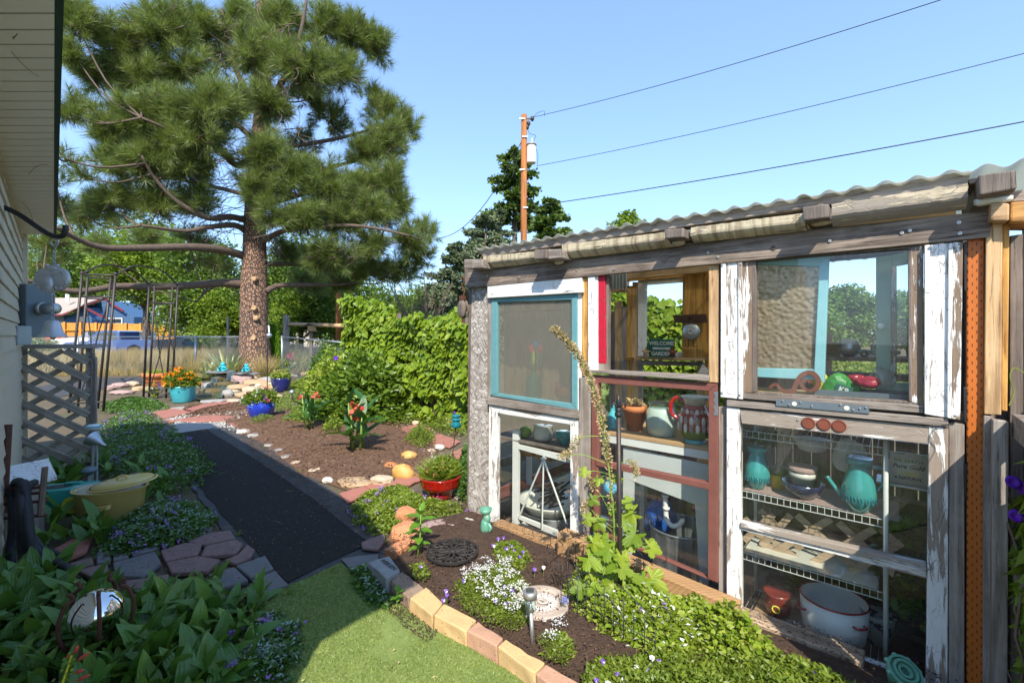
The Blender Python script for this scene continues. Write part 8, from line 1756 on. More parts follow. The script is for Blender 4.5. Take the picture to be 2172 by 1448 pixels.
# ================================================================ THINGS IN THE GREENHOUSE
MSi=MS.inverted()
def onz(px,py,z): return MSi@G(px,py,z)
def CT(name,label,cat,p,rz=0.0,group=None): return TS(name,label,cat,p.x,p.y,p.z,rz,group)
yb_=.20;zt_=w(1290,916,yb_)[1];u0_=w(1286,916,yb_)[0];u1_=w(1506,960,yb_)[0]+.05
wb=TS('potting_bench', 'potting bench with chipboard top and pale apron behind the brown window', 'bench', u0_,yb_,0);Lb=u1_-u0_
def wbx(a,b,c,d,e,f,n,m): return MB().box(a,b,c,d,e,f).build(n,M[m],wb,bevel=.002)
wbx(0,Lb,0,.62,zt_-.022,zt_,'top', 'chip');wbx(.01,Lb,.004,.03,zt_-.075,zt_-.023,'apron', 'white')
def wq(px4,y0,y1,n,m): P=[L(x,y,y0)-Vector((u0_,yb_,0)) for x,y in px4];d=Vector((0,y1-y0,0));return MB().hexa(P,[p+d for p in P]).build(n,M[m],wb)
wq([(1322,948),(1503,985),(1503,1080),(1322,1012)],yb_+.03,yb_+.045,'front_panel', 'panelg');wq([(1322,1012),(1345,1022),(1338,1190),(1320,1180)],yb_+.03,yb_+.045,'leg_panel', 'panelg');wq([(1474,1068),(1503,1080),(1503,1240),(1484,1230)],yb_+.03,yb_+.045,'leg_panel', 'panelg')
wbx(.02,.06,.5,.55,-.2,zt_-.03,'back_leg', 'white')
def pot(p,prof,mat,label,name='flower_pot', cat='flower pot', n=26,soil=None,rz=0,sx=1,sy=1,part='pot_body'):
 t=CT(name,label,cat,p,rz);lath(part,prof,mat,t,n,sx,sy);
 if soil: soil_disc(t,*soil)
 return t
S_=lambda p: (MS@p).y/F
p=onz(1346,912,zt_);s=S_(p);t=pot(p,[(15*s,0),(23*s,40*s),(25*s,40*s),(26*s,53*s),(23.5*s,53*s),(22*s,40*s)],'terracotta', 'terracotta pot with dry leaves on the potting bench', soil=(22*s,48*s));n=60;V,Fx=scatter(*SMALL,rdir(n,0,1)*[20*s,20*s,12*s]+[0,0,50*s],frames(rdir(n,0,1),rdir(n)),rng.uniform(8,14,n)*s);npmesh('dry_leaves', V,Fx,M['dried'],t)['kind']='stuff'
p=onz(1403,922,zt_);s=S_(p);t=pot(p,[(25*s,0),(30*s,4*s),(32*s,20*s),(32*s,45*s),(28*s,56*s),(26*s,58*s),(.001,58*s)],'jar', 'big pale green glass jar on the potting bench', 'glass_jar', 'jar', 32);lath('jar_rim', [(25*s,57*s),(25*s,64*s),(28*s,66*s),(28*s,70*s),(25.5*s,70*s)],'jarrim', t,32)
p=onz(1474,938,zt_);s=S_(p);t=pot(p,[(20*s,0),(22*s,2*s),(20*s,8*s)],'turq', 'red and white feathered pitcher with a curved handle on the bench', 'painted_pitcher', 'pitcher', 28,part='blue_foot');lath('green_base', [(19*s,8*s),(27*s,14*s),(31*s,26*s),(30.5*s,28*s)],'vine', t,28);lath('red_body', [(30.5*s,28*s),(33*s,42*s),(31*s,56*s),(24*s,74*s),(21*s,80*s)],'redg', t,28)
lath('white_lip', [(21*s,80*s),(24*s,92*s),(29*s,98*s),(27*s,98*s),(20*s,84*s)],'floral', t,28)
for k in range(26): a=3.3+(k%9)*.38;z=34+(k // 9)*15;rr_=(33,32,26)[k // 9]*s;MB().ball((rr_*math.cos(a),rr_*math.sin(a),z*s),6.5*s,7,(.7,.35,1.5),Matrix.Rotation(a-1.57,4,'Z')).build('feather_relief', M['floral' if k%2 else 'pink_rock'],t,smooth=True)
MB().tube(smooth_pts([(-22*s,0,84*s),(-38*s,-2*s,92*s),(-50*s,-4*s,78*s),(-48*s,-4*s,56*s),(-32*s,0,46*s)],5),4.5*s,9).build('handle', M['redg'],t,smooth=True)
# things further back on the bench
p=onz(1402,880,zt_);p.y=.62;pot(Vector((p.x,.62,zt_)),[(.06,0),(.065,.02),(.065,.14),(.06,.15)],'dblue', 'dark metallic tin behind the glass jar', 'dark_tin', 'tin');t=TS('grey_sheet', 'bent grey sheet leaning behind the jar', 'sheet', p.x+.16,.60,zt_);MB().hexa([(0,0,0),(.16,.05,0),(.13,.05,.17),(-.02,0,.14)],[(0,.004,0),(.16,.054,0),(.13,.054,.17),(-.02,.004,.14)]).build('sheet', M['galv'],t)
# pvc trap and ribbed bin,blue bag
p=L(1418,1100,.30);t=TS('pvc_trap', 'white plastic drain trap hanging under the potting bench', 'pipe', p.x,p.y,p.z);q_l=lambda x,y: L(x,y,.30)-p;MB().tube(smooth_pts([q_l(1411,1050),q_l(1412,1075),q_l(1414,1100),q_l(1424,1114),q_l(1438,1114),q_l(1447,1104),q_l(1447,1100)],6),.0165,12).build('pipe', M['pvc'],t,smooth=True);
for x,y in ((1411,1054),(1413,1080)): lath('coupling', [(.023,0),(.023,.018),(.017,.019),(.017,-.001)],'pvc', t,16,c=tuple(q_l(x,y)))
p=L(1440,1225,.42);rz_=.205;t=TS('ribbed_bin', 'galvanised ribbed bin under the potting bench', 'bin', p.x,.46,-.2);hb2=L(1440,1118,.42).z+.2;N2=64;vs=[]
for z,k in ((0,.86),(hb2,1.0)):
 for j in range(N2): a=2*math.pi*j/N2;r=rz_*k*(1+.02*(1 if (j // 2)%2 else -1));vs.append((r*math.cos(a),r*math.sin(a),z))
MB().add(vs,[(j,(j+1)%N2,N2+(j+1)%N2,N2+j) for j in range(N2)]).build('ribbed_wall', M['galv'],t);lath('rim', [(rz_*1.01,hb2-.01),(rz_*1.04,hb2),(rz_*1.01,hb2+.008),(rz_*.99,hb2-.005)],'galv', t,40)
p=L(1400,1090,.46);t=TS('blue_plastic_bag', 'bright blue plastic bag slumped in the ribbed bin', 'bag', p.x,.46,hb2-.22);o=rock_mesh('bag', .10,.08,.13,M['bluep'],4.4,.2,t,3);o.location.z=.04
p=L(1293,1034,.05);t=TS('mottled_blue_ball', 'mottled sky blue glass ball on a stake behind the brown window', 'glass ball', p.x,.06,0);MB().ball((0,0,p.z),.047,18).build('ball', M['skyblue'],t,smooth=True);MB().tube([(0,0,0),(0,0,p.z-.04)],.008,7).build('stake', M['rust'],t)
p=L(1268,860,.06);t=TS('blue_glass_bottle', 'pale blue glass bottle on the bench end behind the seed stalk', 'bottle', L(1297,905,.3).x,.32,zt_);lath('bottle', [(.035,0),(.04,.02),(.04,.10),(.018,.13),(.016,.17),(.02,.175)],'turq', t,18)
# welcome sign,stars,plate,disc,tag on the back wall
ys=YB-.15;p=L(1377,757,ys);pz_=L(1403,756,ys);sg=TS('welcome_sign', 'dark green WELCOME TO THE GARDEN sign on the back window shelf', 'sign', pz_.x,ys,L(1400,757,ys).z);wS=L(1432,740,ys).x-p.x;hS=L(1400,719,ys).z-L(1400,757,ys).z
MB().box(-wS/2,wS/2,-.004,.004,0,hS).build('board', M['greenp'],sg);ro=(R(90),0,0)
text_obj('lettering', 'WELCOME', hS*.29,M['letter'],sg,(0,-.0052,hS*.76),ro,bold=.0015);text_obj('lettering', 'GARDEN', hS*.29,M['letter'],sg,(0,-.0052,hS*.19),ro,bold=.0015)
MB().add([(-wS*.36,-.0055,hS*.42),(wS*.36,-.0055,hS*.42),(wS*.31,-.0055,hS*.485),(wS*.36,-.0055,hS*.55),(-wS*.36,-.0055,hS*.55),(-wS*.31,-.0055,hS*.485)],[(0,1,2,3,4,5)]).build('ribbon', M['letter'],sg);text_obj('lettering', 'TO THE', hS*.12,M['greenp'],sg,(0,-.0062,hS*.485),ro)
for x,y,m,t_ in ((1370,747,'tan_rock', 'pale ornamental star at the left of the garden sign'),(1427,747,'oxred', 'rusty brown ornamental star at the right of the garden sign')):
 p=L(x,y,ys-.03);r=.058;st_=TS('barn_star', t_,'star', p.x,p.y,p.z,0);vs=[Vector((0,-.02,0)),Vector((0,0,0))]+[Vector(((r if k%2==0 else r*.42)*math.sin(k*math.pi/5),0,(r if k%2==0 else r*.42)*math.cos(k*math.pi/5))) for k in range(10)];MB().add(vs,[(0,2+k,2+(k+1)%10) for k in range(10)]+[(1,2+(k+1)%10,2+k) for k in range(10)]).build('star', M[m],st_);lath('star_ring', [(r*.3,0),(r*.36,-.004),(r*.3,-.008)],m,st_,16,m=Matrix.Translation((0,-.014,0))@Matrix.Rotation(R(90),4,'X'))
yq=YB-.125;p=L(1464,676,yq-.02);lp_=TS('rusty_number_plate', 'rusty dark plate reading 52 11 2 above the round metal disc', 'plate', p.x,p.y,p.z);a=L(1428,668,yq-.02)-p;b=L(1500,684,yq-.02)-p;MB().hexa([(a.x,0,a.z),(b.x-.005,-.01,a.z),(b.x+.01,-.02,b.z),(a.x+.015,-.01,b.z)],[(a.x,.003,a.z),(b.x-.005,-.007,a.z),(b.x+.01,-.017,b.z),(a.x+.015,-.007,b.z)]).build('plate', M['plate'],lp_);text_obj('lettering', '52 11 2', .05,M['black_print'],lp_,(.0,-.02,-.005),ro)
p=L(1466,703,yq-.02);dk=TS('metal_disc_ornament', 'round pewter disc ornament with flower relief and iron scrolls', 'ornament', p.x,p.y,p.z);rd_=.077;mR=Matrix.Rotation(R(90),4,'X');lath('disc', [(.001,.022),(rd_*.4,.020),(rd_*.7,.014),(rd_*.93,.004),(rd_,0),(rd_*.9,-.004),(.001,-.004)],'galv', dk,30,m=mR)
for k in range(6): a=k*1.047;MB().ball(mR@Vector((.02*math.cos(a),.02*math.sin(a),.022)),.011,7,(1,.5,1)).build('petal_relief', M['silver'],dk,smooth=True)
for sx_,sz_ in ((-1,1),(1,1),(-1,-1),(1,-1)): MB().tube([Vector((sx_*(.03+.018*math.cos(t)*(1-t*.08)),-.003,sz_*(.12+.018*math.sin(t)*(1-t*.08)))) for t in [i*.5 for i in range(10)]] , .003,5).build('iron_scroll', M['rust'],dk,smooth=True)
for s_ in (-1,1): MB().tube([(s_*.02,-.002,-.13),(s_*.02,-.002,.13)],.003,5).build('iron_rod', M['rust'],dk)
p=L(1487,792,.9);tg=TS('hanging_price_tag', 'small pale cardboard tag hanging by the bench window', 'tag', p.x,.9,p.z);MB().hexa([(-.05,0,-.05),(.04,0,-.06),(.055,0,.03),(.01,0,.07)],[(-.05,.003,-.05),(.04,.003,-.06),(.055,.003,.03),(.01,.003,.07)]).build('card', M['floral'],tg)
for k in range(3): MB().box(-.03,.03,-.0015,-.0005,-.035+k*.018,-.031+k*.018).build('print_line', M['lgrey'],tg)
# silhouettes behind the frosted window
yf=.055;p=L(1127,838,yf);t=TS('dark_green_bottle', 'dark square shouldered bottle behind the frosted pane', 'bottle', p.x,yf+.03,L(1127,845,yf).z);s=.0041;lath('bottle', [(14*s,0),(15*s,3*s),(15*s,34*s),(12*s,42*s),(5*s,46*s),(5*s,56*s),(6*s,57*s)],'greenp', t,16)
t=TS('stained_glass_tulips', 'hanging stained glass tulip ornament behind the frosted pane', 'ornament', L(1135,745,yf).x,yf,L(1135,745,yf).z)
for dx,dz,m,sc in ((-.04,.02,'redp', (.7,.15,1.1)),(.045,.015,'bagr', (.7,.15,1.1)),(0,.055,'bluep', (.8,.15,.8)),(-.035,-.06,'bagg', (.35,.12,2)),(.02,-.06,'bagg', (.35,.12,2.1)),(.055,-.06,'greenp', (.35,.12,1.9)),(-.015,-.05,'bagy', (.3,.12,1.8))): MB().ball((dx,0,dz),.033,8,sc).build('glass_petal', M[m],t,smooth=True)
MB().tube([(-.03,0,.05),(0,0,.17),(.03,0,.05)],.002,4).build('hanging_wire', M['black'],t)
t=TS('rooster_figure', 'brown rooster shaped figure behind the frosted pane', 'figure', L(1190,850,yf).x,yf+.01,L(1185,850,yf).z+.02);MB().ball((0,0,.04),.055,10,(1.2,.4,.8)).build('body', M['oxred'],t,smooth=True);MB().tube([(-.02,0,.06),(-.04,0,.10),(-.045,0,.12)],[.03,.018,.014],8).build('neck', M['oxred'],t,smooth=True);MB().tube([(.04,0,.05),(.08,0,.08)],[.02,.01],7).build('tail', M['oxred'],t)
t=TS('iron_scroll_bracket', 'black iron scrollwork hanging at the top of the frosted pane', 'ironwork', L(1072,662,yf-.02).x,yf-.03,L(1072,662,yf-.02).z);Wb_=L(1200,655,yf-.02).x-L(1072,662,yf-.02).x
MB().tube([(0,0,0),(Wb_,0,0)],.0055,5).build('bar', M['black'],t)
for k in range(5): x=Wb_*k/4;MB().tube([(x,0,.07 if k%4==0 else 0),(x,0,-.08)],.0055,5).build('drop_bar', M['black'],t)
for x,s_ in ((.06,1),(Wb_*.42,-1),(Wb_*.58,1),(Wb_-.06,-1)): MB().tube([Vector((x+s_*.028*math.cos(a)*(1-a*.11),0,.035+.028*math.sin(a)*(1-a*.11))) for a in [i*.5 for i in range(15)]],.0052,5).build('scroll', M['black'],t,smooth=True)
t=TS('backing_cloth', 'pale tan curtain hanging well behind the frosted window', 'curtain', 0,0,0);MB().add([(u,.36+.012*math.sin(u*60),z) for z in (.95,1.98) for u in [.04+i*.032 for i in range(28)]],[(i,i+1,i+29,i+28) for i in range(27)]).build('cloth', M['wicker'],t,smooth=True)
# lower left bay: white tripod table,basin,planks,floral pot
ty=.10;zb_=w(1100,1160,ty)[1];a=L(1091,915,ty);bpt=L(1209,965,ty);tb=TS('white_table_frame', 'white painted table frame with tripod struts behind the lower left window', 'table', a.x,ty,0);o0=Vector((a.x,ty,0))
def tq(px4,y0,y1,n,m='white'): P=[L(x,y,y0)-o0 for x,y in px4];d=Vector((0,y1-y0,0));return MB().hexa(P,[q+d for q in P]).build(n,M[m],tb,bevel=.002)
tq([(1087,912),(1099,914),(1098,1113),(1086,1108)],ty,ty+.03,'leg');tq([(1099,942),(1209,968),(1209,982),(1099,952)],ty,ty+.02,'upper_rail');tq([(1098,1092),(1182,1125),(1182,1136),(1098,1100)],ty,ty+.02,'lower_rail')
tq([(1116,955),(1126,957),(1126,1030),(1116,1028)],ty+.5,ty+.52,'back_leg')
ap=L(1153,973,ty-.03)-o0;lath('tripod_cap', [(.022,0),(.024,.006),(.012,.012),(.010,.02)],'white', tb,14,c=tuple(ap))
for x,y,yy in ((1100,1098,ty),(1203,1112,ty),(1150,1124,ty-.05)): MB().tube([ap,L(x,y,yy)-o0],.0075 if yy==ty else .006,6).build('strut', M['white'],tb)
for k in range(5): u=.02+.13*k;MB().box(0,bpt.x-a.x+.03,u+.04,u+.12,zb_+.14,zb_+.155).build('shelf_slat', M['white'],tb)
zs_=zb_+.16;t=TS('washing_basin', 'white floral enamel basin holding dark pine bark in a galvanised tub', 'basin', L(1160,1060,.34).x,.36,zs_)
lath('galvanised_tub', [(.15,0),(.19,.01),(.205,.085),(.21,.09),(.19,.085),(.18,.02)],'galv', t,30,sx=1.15);lath('basin_bowl', [(.10,.02),(.15,.05),(.205,.14),(.23,.165),(.235,.18),(.205,.17),(.16,.10),(.01,.06)],'floral', t,34,sx=1.15)
for k in range(26): a_=random.uniform(0,6.28);o=MB().box(-.09,.09,-.012,.012,-.006,.006).build('bark_strip', M['cast'],t);o.location=(random.uniform(-.04,.11),random.uniform(-.06,.06),.15+random.uniform(0,.15));o.rotation_euler=(random.uniform(-.4,.4),-.5+random.uniform(-.3,.3),random.uniform(-.4,.4))
zu=L(1150,935,.2).z;ub(.14,L(1222,930,.12).x,.10,.42,zu-.02,zu,'inner_shelf', 'greyd_v')
for x,y,prof,m,lab,nm in ((1152,912,[(.045,0),(.075,.02),(.082,.07),(.075,.11),(.08,.118)],'floral', 'white floral bowl on the shelf behind the lower left window', 'floral_bowl'),(1196,925,[(.03,0),(.035,.02),(.06,.05),(.065,.10)],'tealg', 'teal footed pot on the shelf behind the lower left window', 'teal_pot'),(1115,900,[(.03,0),(.05,.03),(.05,.07),(.02,.09)],'stem', 'green glass float beside the floral bowl', 'green_jar')):
 pp0=L(x,y,.22);pot(Vector((pp0.x,.22,zu)),prof,m,lab,nm,'bowl', 24)
for k,(u,lab) in enumerate(((.30,'brown wooden crate box on the white table top'),(.52,'second brown box beside the table strut'))): t=TS('wooden_box', lab,'box', u,.40,zu-.19);MB().box(-.08,.08,-.08,.08,0,.10).build('box', M['honey_h'],t)
# wire shelving unit behind the large lower window
ysf=.11;ua,ubb=w(1580,920,ysf)[0]-.02,w(1872,950,ysf)[0];sh=TS('wire_shelving_unit', 'white wire shelving rack behind the flaked lower window', 'shelving', ua,ysf,0);Ws=ubb-ua
zA,zB_,zC=w(1720,930,ysf)[1],w(1720,1070,ysf)[1],w(1720,1212,ysf)[1]
for z in (zA,zB_,zC,-.085):
 wr_=MB()
 for zz in (0,-.036): wr_.tube([(0,0,z+zz),(Ws,0,z+zz)],.0026,4)
 for k in range(int(Ws/.03)+1): wr_.tube([(k*.03,0,z),(k*.03,0,z-.036)],.0016,3);wr_.tube([(k*.03,0,z),(k*.03,.34,z)],.0016,3)
 wr_.tube([(0,.34,z),(Ws,.34,z)],.003,4);wr_.build('shelf_wires', M['wwire'],sh)['kind']='stuff'
for x in (.0,Ws+.012):
 for y in (-.006,.345): MB().tube([(x,y,-.2),(x,y,zA+.25)],.0105,9).build('upright', M['wwire'],sh,smooth=True)
MB().box(.01,Ws+.06,.01,.33,zB_+.003,zB_+.006).build('paper_liner', M['pink_rock'],sh);MB().box(.01,Ws-.02,.01,.33,zC+.003,zC+.006).build('paper_liner', M['floral'],sh);MB().box(.05,Ws-.1,-.01,.33,-.081,-.068).build('board_liner', M['tan_h'],sh)
sp=lambda x,z,y: Vector((L(x,1000,y).x,y,z+.007))
def vase(x,y,z,s,label,handle=False):
 t=pot(sp(x,z,y),[(.030*s,0),(.036*s,.004),(.062*s,.05*s),(.068*s,.085*s),(.060*s,.13*s),(.040*s,.19*s),(.038*s,.205*s),(.050*s,.215*s),(.050*s,.24*s),(.042*s,.235*s)],'tealg', label,'teal_vase', 'vase', 30)
 for k in range(8):
  a=3.4+k*.36;rr_=.066*s;MB().tube([Vector((rr_*math.cos(a+.10*math.sin(q_)),rr_*math.sin(a+.10*math.sin(q_)),(.05+.022*math.cos(q_)+.006*q_)*s)) for q_ in [i*.6 for i in range(9)]],.0032,5).build('scroll_relief', M['insul'],t,smooth=True)
 if handle: MB().tube(smooth_pts([(.045*s,.01,.20*s),(.085*s,.02,.20*s),(.085*s,.02,.14*s),(.062*s,.01,.10*s)],5),.009,8).build('handle', M['tealg'],t,smooth=True);MB().tube(smooth_pts([(-.06*s,0,.05*s),(-.10*s,.01,.10*s),(-.12*s,.01,.13*s)],4),.010,8).build('spout', M['tealg'],t,smooth=True)
vase(1606,.19,zB_,.98,'teal glazed vase with scroll relief at the left of the wire shelf');vase(1822,.15,zB_,1.1,'teal glazed watering jug with handle and spout on the wire shelf', True)
pot(sp(1650,zB_,.27),[(.030,0),(.040,.075),(.042,.08)],'pot_y', 'yellow and olive flower pot beside the teal vase', n=22);t=bpy.data.objects['flower_pot.001'] if 'flower_pot.001' in bpy.data.objects else None
if t: lath('olive_rim', [(.044,.078),(.047,.12),(.043,.12)],'pot_o', t,22)
pot(sp(1702,zB_,.18),[(.035,0),(.05,.01),(.088,.05),(.098,.085),(.094,.085),(.08,.05)],'navy', 'navy bowl with white floral dots on the wire shelf', 'navy_bowl', 'bowl', 30)
t=pot(sp(1702,zB_+.04,.18),[(.045,0),(.058,.07),(.061,.07),(.064,.10),(.060,.10)],'floral', 'white daisy flower pot nested in the navy bowl', n=24);lath('clay_rim', [(.060,.10),(.066,.102),(.068,.13),(.063,.13)],'pink_rock', t,24)
p=L(1722,945,.24);t=TS('wire_colander', 'pale colander basket hanging under the top shelf', 'colander', p.x,.24,p.z);lath('bowl', [(.03,-.03),(.06,-.02),(.085,.03),(.092,.035)],'wwire', t,26)
for x,m,nm,lab in ((1640,'cover', 'potted_fern', 'dark green trailing plant under the top wire shelf'),): p=L(x,940,.30);t=TS(nm,lab,'plant', p.x,.30,p.z);flower_mound(t,(0,0,0),.11,.06,500,m,.03,[])
p=L(1800,950,.3);t=TS('white_printed_bag', 'white printed bag behind the teal jug', 'bag', p.x,.32,p.z-.05);o=rock_mesh('bag', .07,.04,.09,M['bagw'],9.1,.4,t,3)
# potting soil bag
p=L(1926,995,.30);t=TS('potting_mix_bag', 'green and white potting mix bag printed DR. EARTH Pure Gold Organic & Natural', 'bag', p.x,.30,p.z);wB,hB=L(1965,990,.30).x-L(1880,990,.30).x+.05,.155;vs=[];nx,nz=12,6
for j in range(nz+1):
 for i in range(nx+1): a,b=i/nx*2-1,j/nz*2-1;vs.append((a*wB/2*(1+.03*math.sin(b*5)),-.035*(1-a*a)*(1-b*b)-.004*math.sin(a*9),b*hB/2+.006*math.sin(a*6)))
MB().add(vs,[(j*(nx+1)+i,j*(nx+1)+i+1,(j+1)*(nx+1)+i+1,(j+1)*(nx+1)+i) for j in range(nz) for i in range(nx)]).build('bag_front', M['bagw'],t,smooth=True);MB().box(-wB/2,wB/2,.001,.03,-hB/2,hB/2).build('bag_back', M['bagg'],t,bevel=.01)
for x0 in (-wB/2,wB/2-.03): MB().box(x0,x0+.03,-.012,.0,-hB/2,hB/2).build('green_band', M['bagg'],t)
for s_,z,sz,m,sh_ in (('DR. EARTH', .048,.021,'bagg', 0),('Pure Gold', .020,.028,'black_print', .25),('Organic', -.010,.024,'bagy', .25),('& NATURAL', -.036,.019,'black_print', 0),('PREMIUM BLEND', -.058,.011,'bagr', 0))[:4]: text_obj('lettering', s_,sz,M[m],t,(0,-.0405,z),ro,shear=sh_,bold=.0006)
ub(L(1880,1010,.30).x-.04,L(1990,1010,.3).x,.26,.42,L(1915,1025,.3).z-.012,L(1915,1025,.3).z,'side_ledge', 'galv')
# tan lattice piece lying on the middle shelf
la=T('tan_lattice_offcut', 'broken piece of tan wooden lattice standing on the wire shelves', 'lattice', SA,TH)
for x0,y0_,x1,y1_ in ((1615,1158,1677,1092),(1618,1186,1762,1100),(1700,1206,1855,1122),(1790,1222,1912,1150),(1578,1146,1640,1090)): a,b=L(x0,y0_,.23),L(x1,y1_,.23);d=(b-a).normalized();n_=Vector((-d.z,0,d.x))*.0175;MB().hexa([a-n_,b-n_,b+n_,a+n_],[v+Vector((0,.007,0)) for v in (a-n_,b-n_,b+n_,a+n_)]).build('slat', M['latin'],la)
for x0,y0_,x1,y1_ in ((1578,1098,1660,1192),(1612,1082,1700,1165),(1690,1092,1810,1200),(1778,1108,1905,1225),(1640,1150,1720,1205),(1868,1120,1908,1160)): a,b=L(x0,y0_,.24),L(x1,y1_,.24);d=(b-a).normalized();n_=Vector((-d.z,0,d.x))*.0175;MB().hexa([a-n_,b-n_,b+n_,a+n_],[v+Vector((0,.007,0)) for v in (a-n_,b-n_,b+n_,a+n_)]).build('slat', M['latin'],la)
# big enamel pot,red pot,patterned pot
pe=Vector((L(1768,1340,.21).x,.21,-.066));t=CT('enamel_stock_pot', 'large white enamel stock pot with red rim on the bottom shelf', 'stock pot', pe);re_=.145;he=.196
lath('pot_wall', [(re_*.80,0),(re_*.93,.02),(re_,.08),(re_*1.02,he),(re_*.99,he),(re_*.96,.08),(.01,.02)],'white', t,40);lath('red_rim', [(re_*1.01,he-.004),(re_*1.05,he),(re_*1.01,he+.006),(re_*.985,he)],'redg', t,40)
for a in (-2.55,-.75): q=polar(re_*1.03,a,he*.72);d=Vector((-math.sin(a),math.cos(a),0));o_n=polar(1,a);MB().tube(smooth_pts([q-d*.03,q-d*.022+o_n*.022,q+d*.022+o_n*.022,q+d*.03],4),.006,7).build('handle', M['redg'],t,smooth=True)
t=pot(Vector((L(1648,1275,.20).x,.22,-.066)),[(.04,0),(.06,.02),(.072,.07),(.066,.115),(.072,.13),(.06,.125)],'potred', 'oxblood pot with gold sun medallion on the bottom shelf', n=26)
for k in range(12): a=k*.5236;MB().ball((.004+.018*math.cos(a),-.071,.06+.018*math.sin(a)),.005,5).build('sun_ray', M['bagy'],t)
pot(Vector((L(1862,1330,.30).x,.30,-.066)),[(.05,0),(.072,.14),(.076,.145),(.07,.145)],'pattern', 'black and white patterned tile pot behind the stock pot', n=26)
for k in range(8): o=rock_mesh('oyster_rock', .03,.025,.018,M['flag'],k+300.5,.3,None,1);o.location=MS@Vector((L(1690+k*3,1300,.20).x-.02*(k%3),.10+.03*(k%4),-.058));props(o,'grey shell like stone between the pots on the bottom shelf', 'stone', 'grey stones on the bottom shelf')
# dark backdrop plants and clutter behind the shelves
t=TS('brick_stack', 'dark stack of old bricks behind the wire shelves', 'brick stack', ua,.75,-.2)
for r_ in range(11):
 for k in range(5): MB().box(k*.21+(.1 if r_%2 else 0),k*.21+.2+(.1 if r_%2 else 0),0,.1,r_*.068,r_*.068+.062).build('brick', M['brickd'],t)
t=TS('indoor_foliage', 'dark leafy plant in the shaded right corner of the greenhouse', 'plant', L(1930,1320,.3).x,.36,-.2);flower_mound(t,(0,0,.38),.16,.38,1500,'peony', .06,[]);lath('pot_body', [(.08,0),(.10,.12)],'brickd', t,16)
# upper right window sill: scroll,seed bags,tray,basket,bottle,toy truck
zsl=L(1700,838,.03).z;ub(w(1578,840,.0)[0],w(1960,850,.0)[0],.02,.30,zsl-.02,zsl,'inner_ledge', 'tan_h')
p=L(1700,836,.0);t=TS('rusty_scroll_bracket', 'flat rusty iron scroll lying on the sill of the upper right window', 'scroll', p.x,.025,zsl+.002);q_l=lambda x,y: Vector((L(x,y,.025).x-p.x,0,max(.006,L(x,y,.025).z-zsl-.002)))
spi=[q_l(1632,822),q_l(1645,815),q_l(1660,828),q_l(1680,832),q_l(1688,815),q_l(1700,796),q_l(1720,790),q_l(1734,802),q_l(1735,818),q_l(1722,828),q_l(1706,824),q_l(1700,812),q_l(1712,806),q_l(1720,812)]
mb_=MB();P=smooth_pts(spi,5);k=len(P);vs=[]
for i,v in enumerate(P): tn=(P[min(i+1,k-1)]-P[max(0,i-1)]).normalized();nn=Vector((-tn.z,0,tn.x))*.0085*(1.3 if 10<i<45 else .9);vs+=[v+nn,v-nn,v-nn+Vector((0,.006,0)),v+nn+Vector((0,.006,0))]
mb_.add(vs,[(i*4+j,i*4+(j+1)%4,i*4+4+(j+1)%4,i*4+4+j) for i in range(k-1) for j in range(4)]).build('scroll_band', M['oxred'],t)
p=L(1775,795,.12);t=TS('green_seed_bag', 'crumpled green and yellow grass seed bag on the window ledge', 'bag', p.x,.13,zsl+.045);rock_mesh('bag', .085,.045,.06,M['bagg'],17.2,.1,t,3);o=rock_mesh('yellow_top', .035,.03,.05,M['bagy'],4.2,.1,t,2);o.location=(-.07,0,.03);o=MB().box(-.035,.035,-.002,.002,-.025,.025).build('green_label', M['greenp'],t,bevel=.004);o.location=(.03,-.052,-.01);o.rotation_euler=(0,.3,0);text_obj('lettering', 'K9', .035,M['letter'],o,(0,-.0035,0),ro,bold=.001)
for i,(x,y,m,lab) in enumerate(((1842,810,'bagr', 'dark red packet in clear wrap on the window ledge'),(1868,800,'film', 'clear plastic bag knotted on the window ledge'),(1820,806,'bagr', 'small red bulb packet beside the seed bag'))): p=L(x,y,.10+.02*i);t=TS('seed_packet', lab,'packet', p.x,.10+.02*i,max(zsl+.03,p.z));rock_mesh('packet', .045,.03,.03 if i != 1 else .05,M[m],40+i*3,.3,t,3)
p=L(1830,832,.08);t=TS('dark_tray', 'shallow dark metal tray on the window ledge', 'tray', p.x,.13,zsl);MB().box(-.19,.19,-.09,.09,0,.006).build('tray_base', M['meter'],t);
for a_,b_,c_,d_ in ((-.19,.19,-.095,-.085),(-.19,.19,.085,.095),(-.195,-.185,-.09,.09),(.185,.195,-.09,.09)): MB().box(a_,b_,c_,d_,0,.035).build('tray_wall', M['meter'],t)
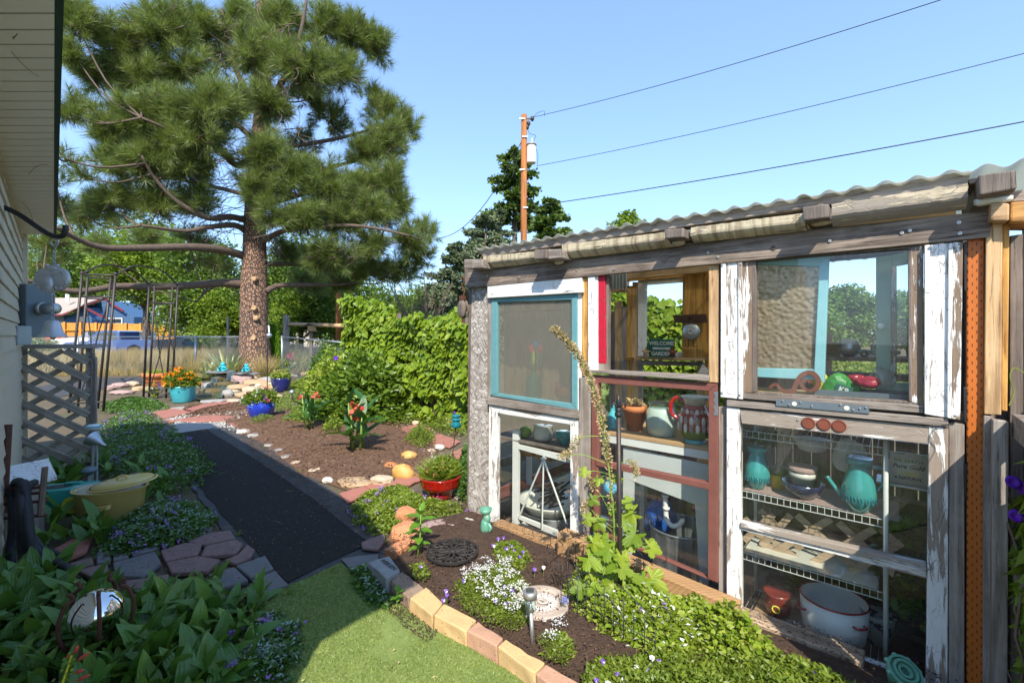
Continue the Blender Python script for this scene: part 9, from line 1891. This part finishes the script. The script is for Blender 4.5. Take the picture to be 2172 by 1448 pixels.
zk=L(1830,757,.5).z;ub(w(1745,757,.45)[0]-.6,w(1960,757,.45)[0],.42,.62,zk-.02,zk,'back_ledge', 'greyd_v');ub(w(1745,780,.45)[0]-.6,w(1960,780,.45)[0],.44,.60,zk-.12,zk-.09,'back_ledge', 'greyd_v')
p=L(1762,755,.5);t=TS('wicker_basket', 'small wicker basket with a hoop handle inside the window', 'basket', p.x,.50,zk);
for k in range(7): lath('woven_band', [(.042+.001*k,0),(.049+.001*k,.006),(.042+.001*k,.012)],'wicker', t,22,c=(0,0,k*.0115))
MB().tube([(.045*math.cos(a),0,.08+.10*math.sin(a)) for a in [i*.3142 for i in range(11)]],.004,6).build('handle', M['wicker'],t,smooth=True)
p=L(1790,735,.48);t=TS('silver_jug', 'dark reflective silver jug beside the wicker basket', 'jug', p.x+.02,.52,zk);lath('jug_body', [(.02,0),(.045,.02),(.055,.05),(.045,.085),(.03,.10)],'galv', t,24)
p=L(1830,756,.5);tk=TS('toy_truck', 'teal vintage toy truck on the ledge behind the sage door', 'toy truck', p.x-.02,.50,zk);s=.036
extr([(0,.25),(0,1.0),(1.3,1.15),(1.5,1.2),(1.5,.3)],-.0,.0,'x', 'truckt', tk) if False else None
for a_,b_,c_,d_,nm in ((.0,1.6,.4,1.15,'hood'),(1.5,2.8,.4,2.1,'cab'),(2.8,5.0,.5,1.15,'bed')): MB().box(a_*s,b_*s,-.9*s,.9*s,c_*s,d_*s).build(nm,M['truckt'],tk,bevel=.008)
MB().box(1.6*s,2.7*s,-.92*s,.92*s,1.35*s,1.9*s).build('side_window', M['carglass'],tk)
for x in (.8,3.9):
 for y in (-.95,.95): lath('wheel', [(.001,-.14*s),(.48*s,-.14*s),(.52*s,0),(.48*s,.14*s),(.001,.14*s)],'rubber', tk,16,m=Matrix.Translation((x*s,y*s,.5*s))@Matrix.Rotation(R(90),4,'X'));lath('hub_cap', [(.001,.16*s),(.2*s,.15*s),(.2*s,0)],'galv', tk,10,m=Matrix.Translation((x*s,(y+(-.0 if y<0 else 0))*s,.5*s))@Matrix.Rotation(R(90 if y<0 else -90),4,'X'));MB().ball((x*s,y*.9*s,.75*s),.62*s,8,(1,.3,.75)).build('fender', M['truckt'],tk,smooth=True)
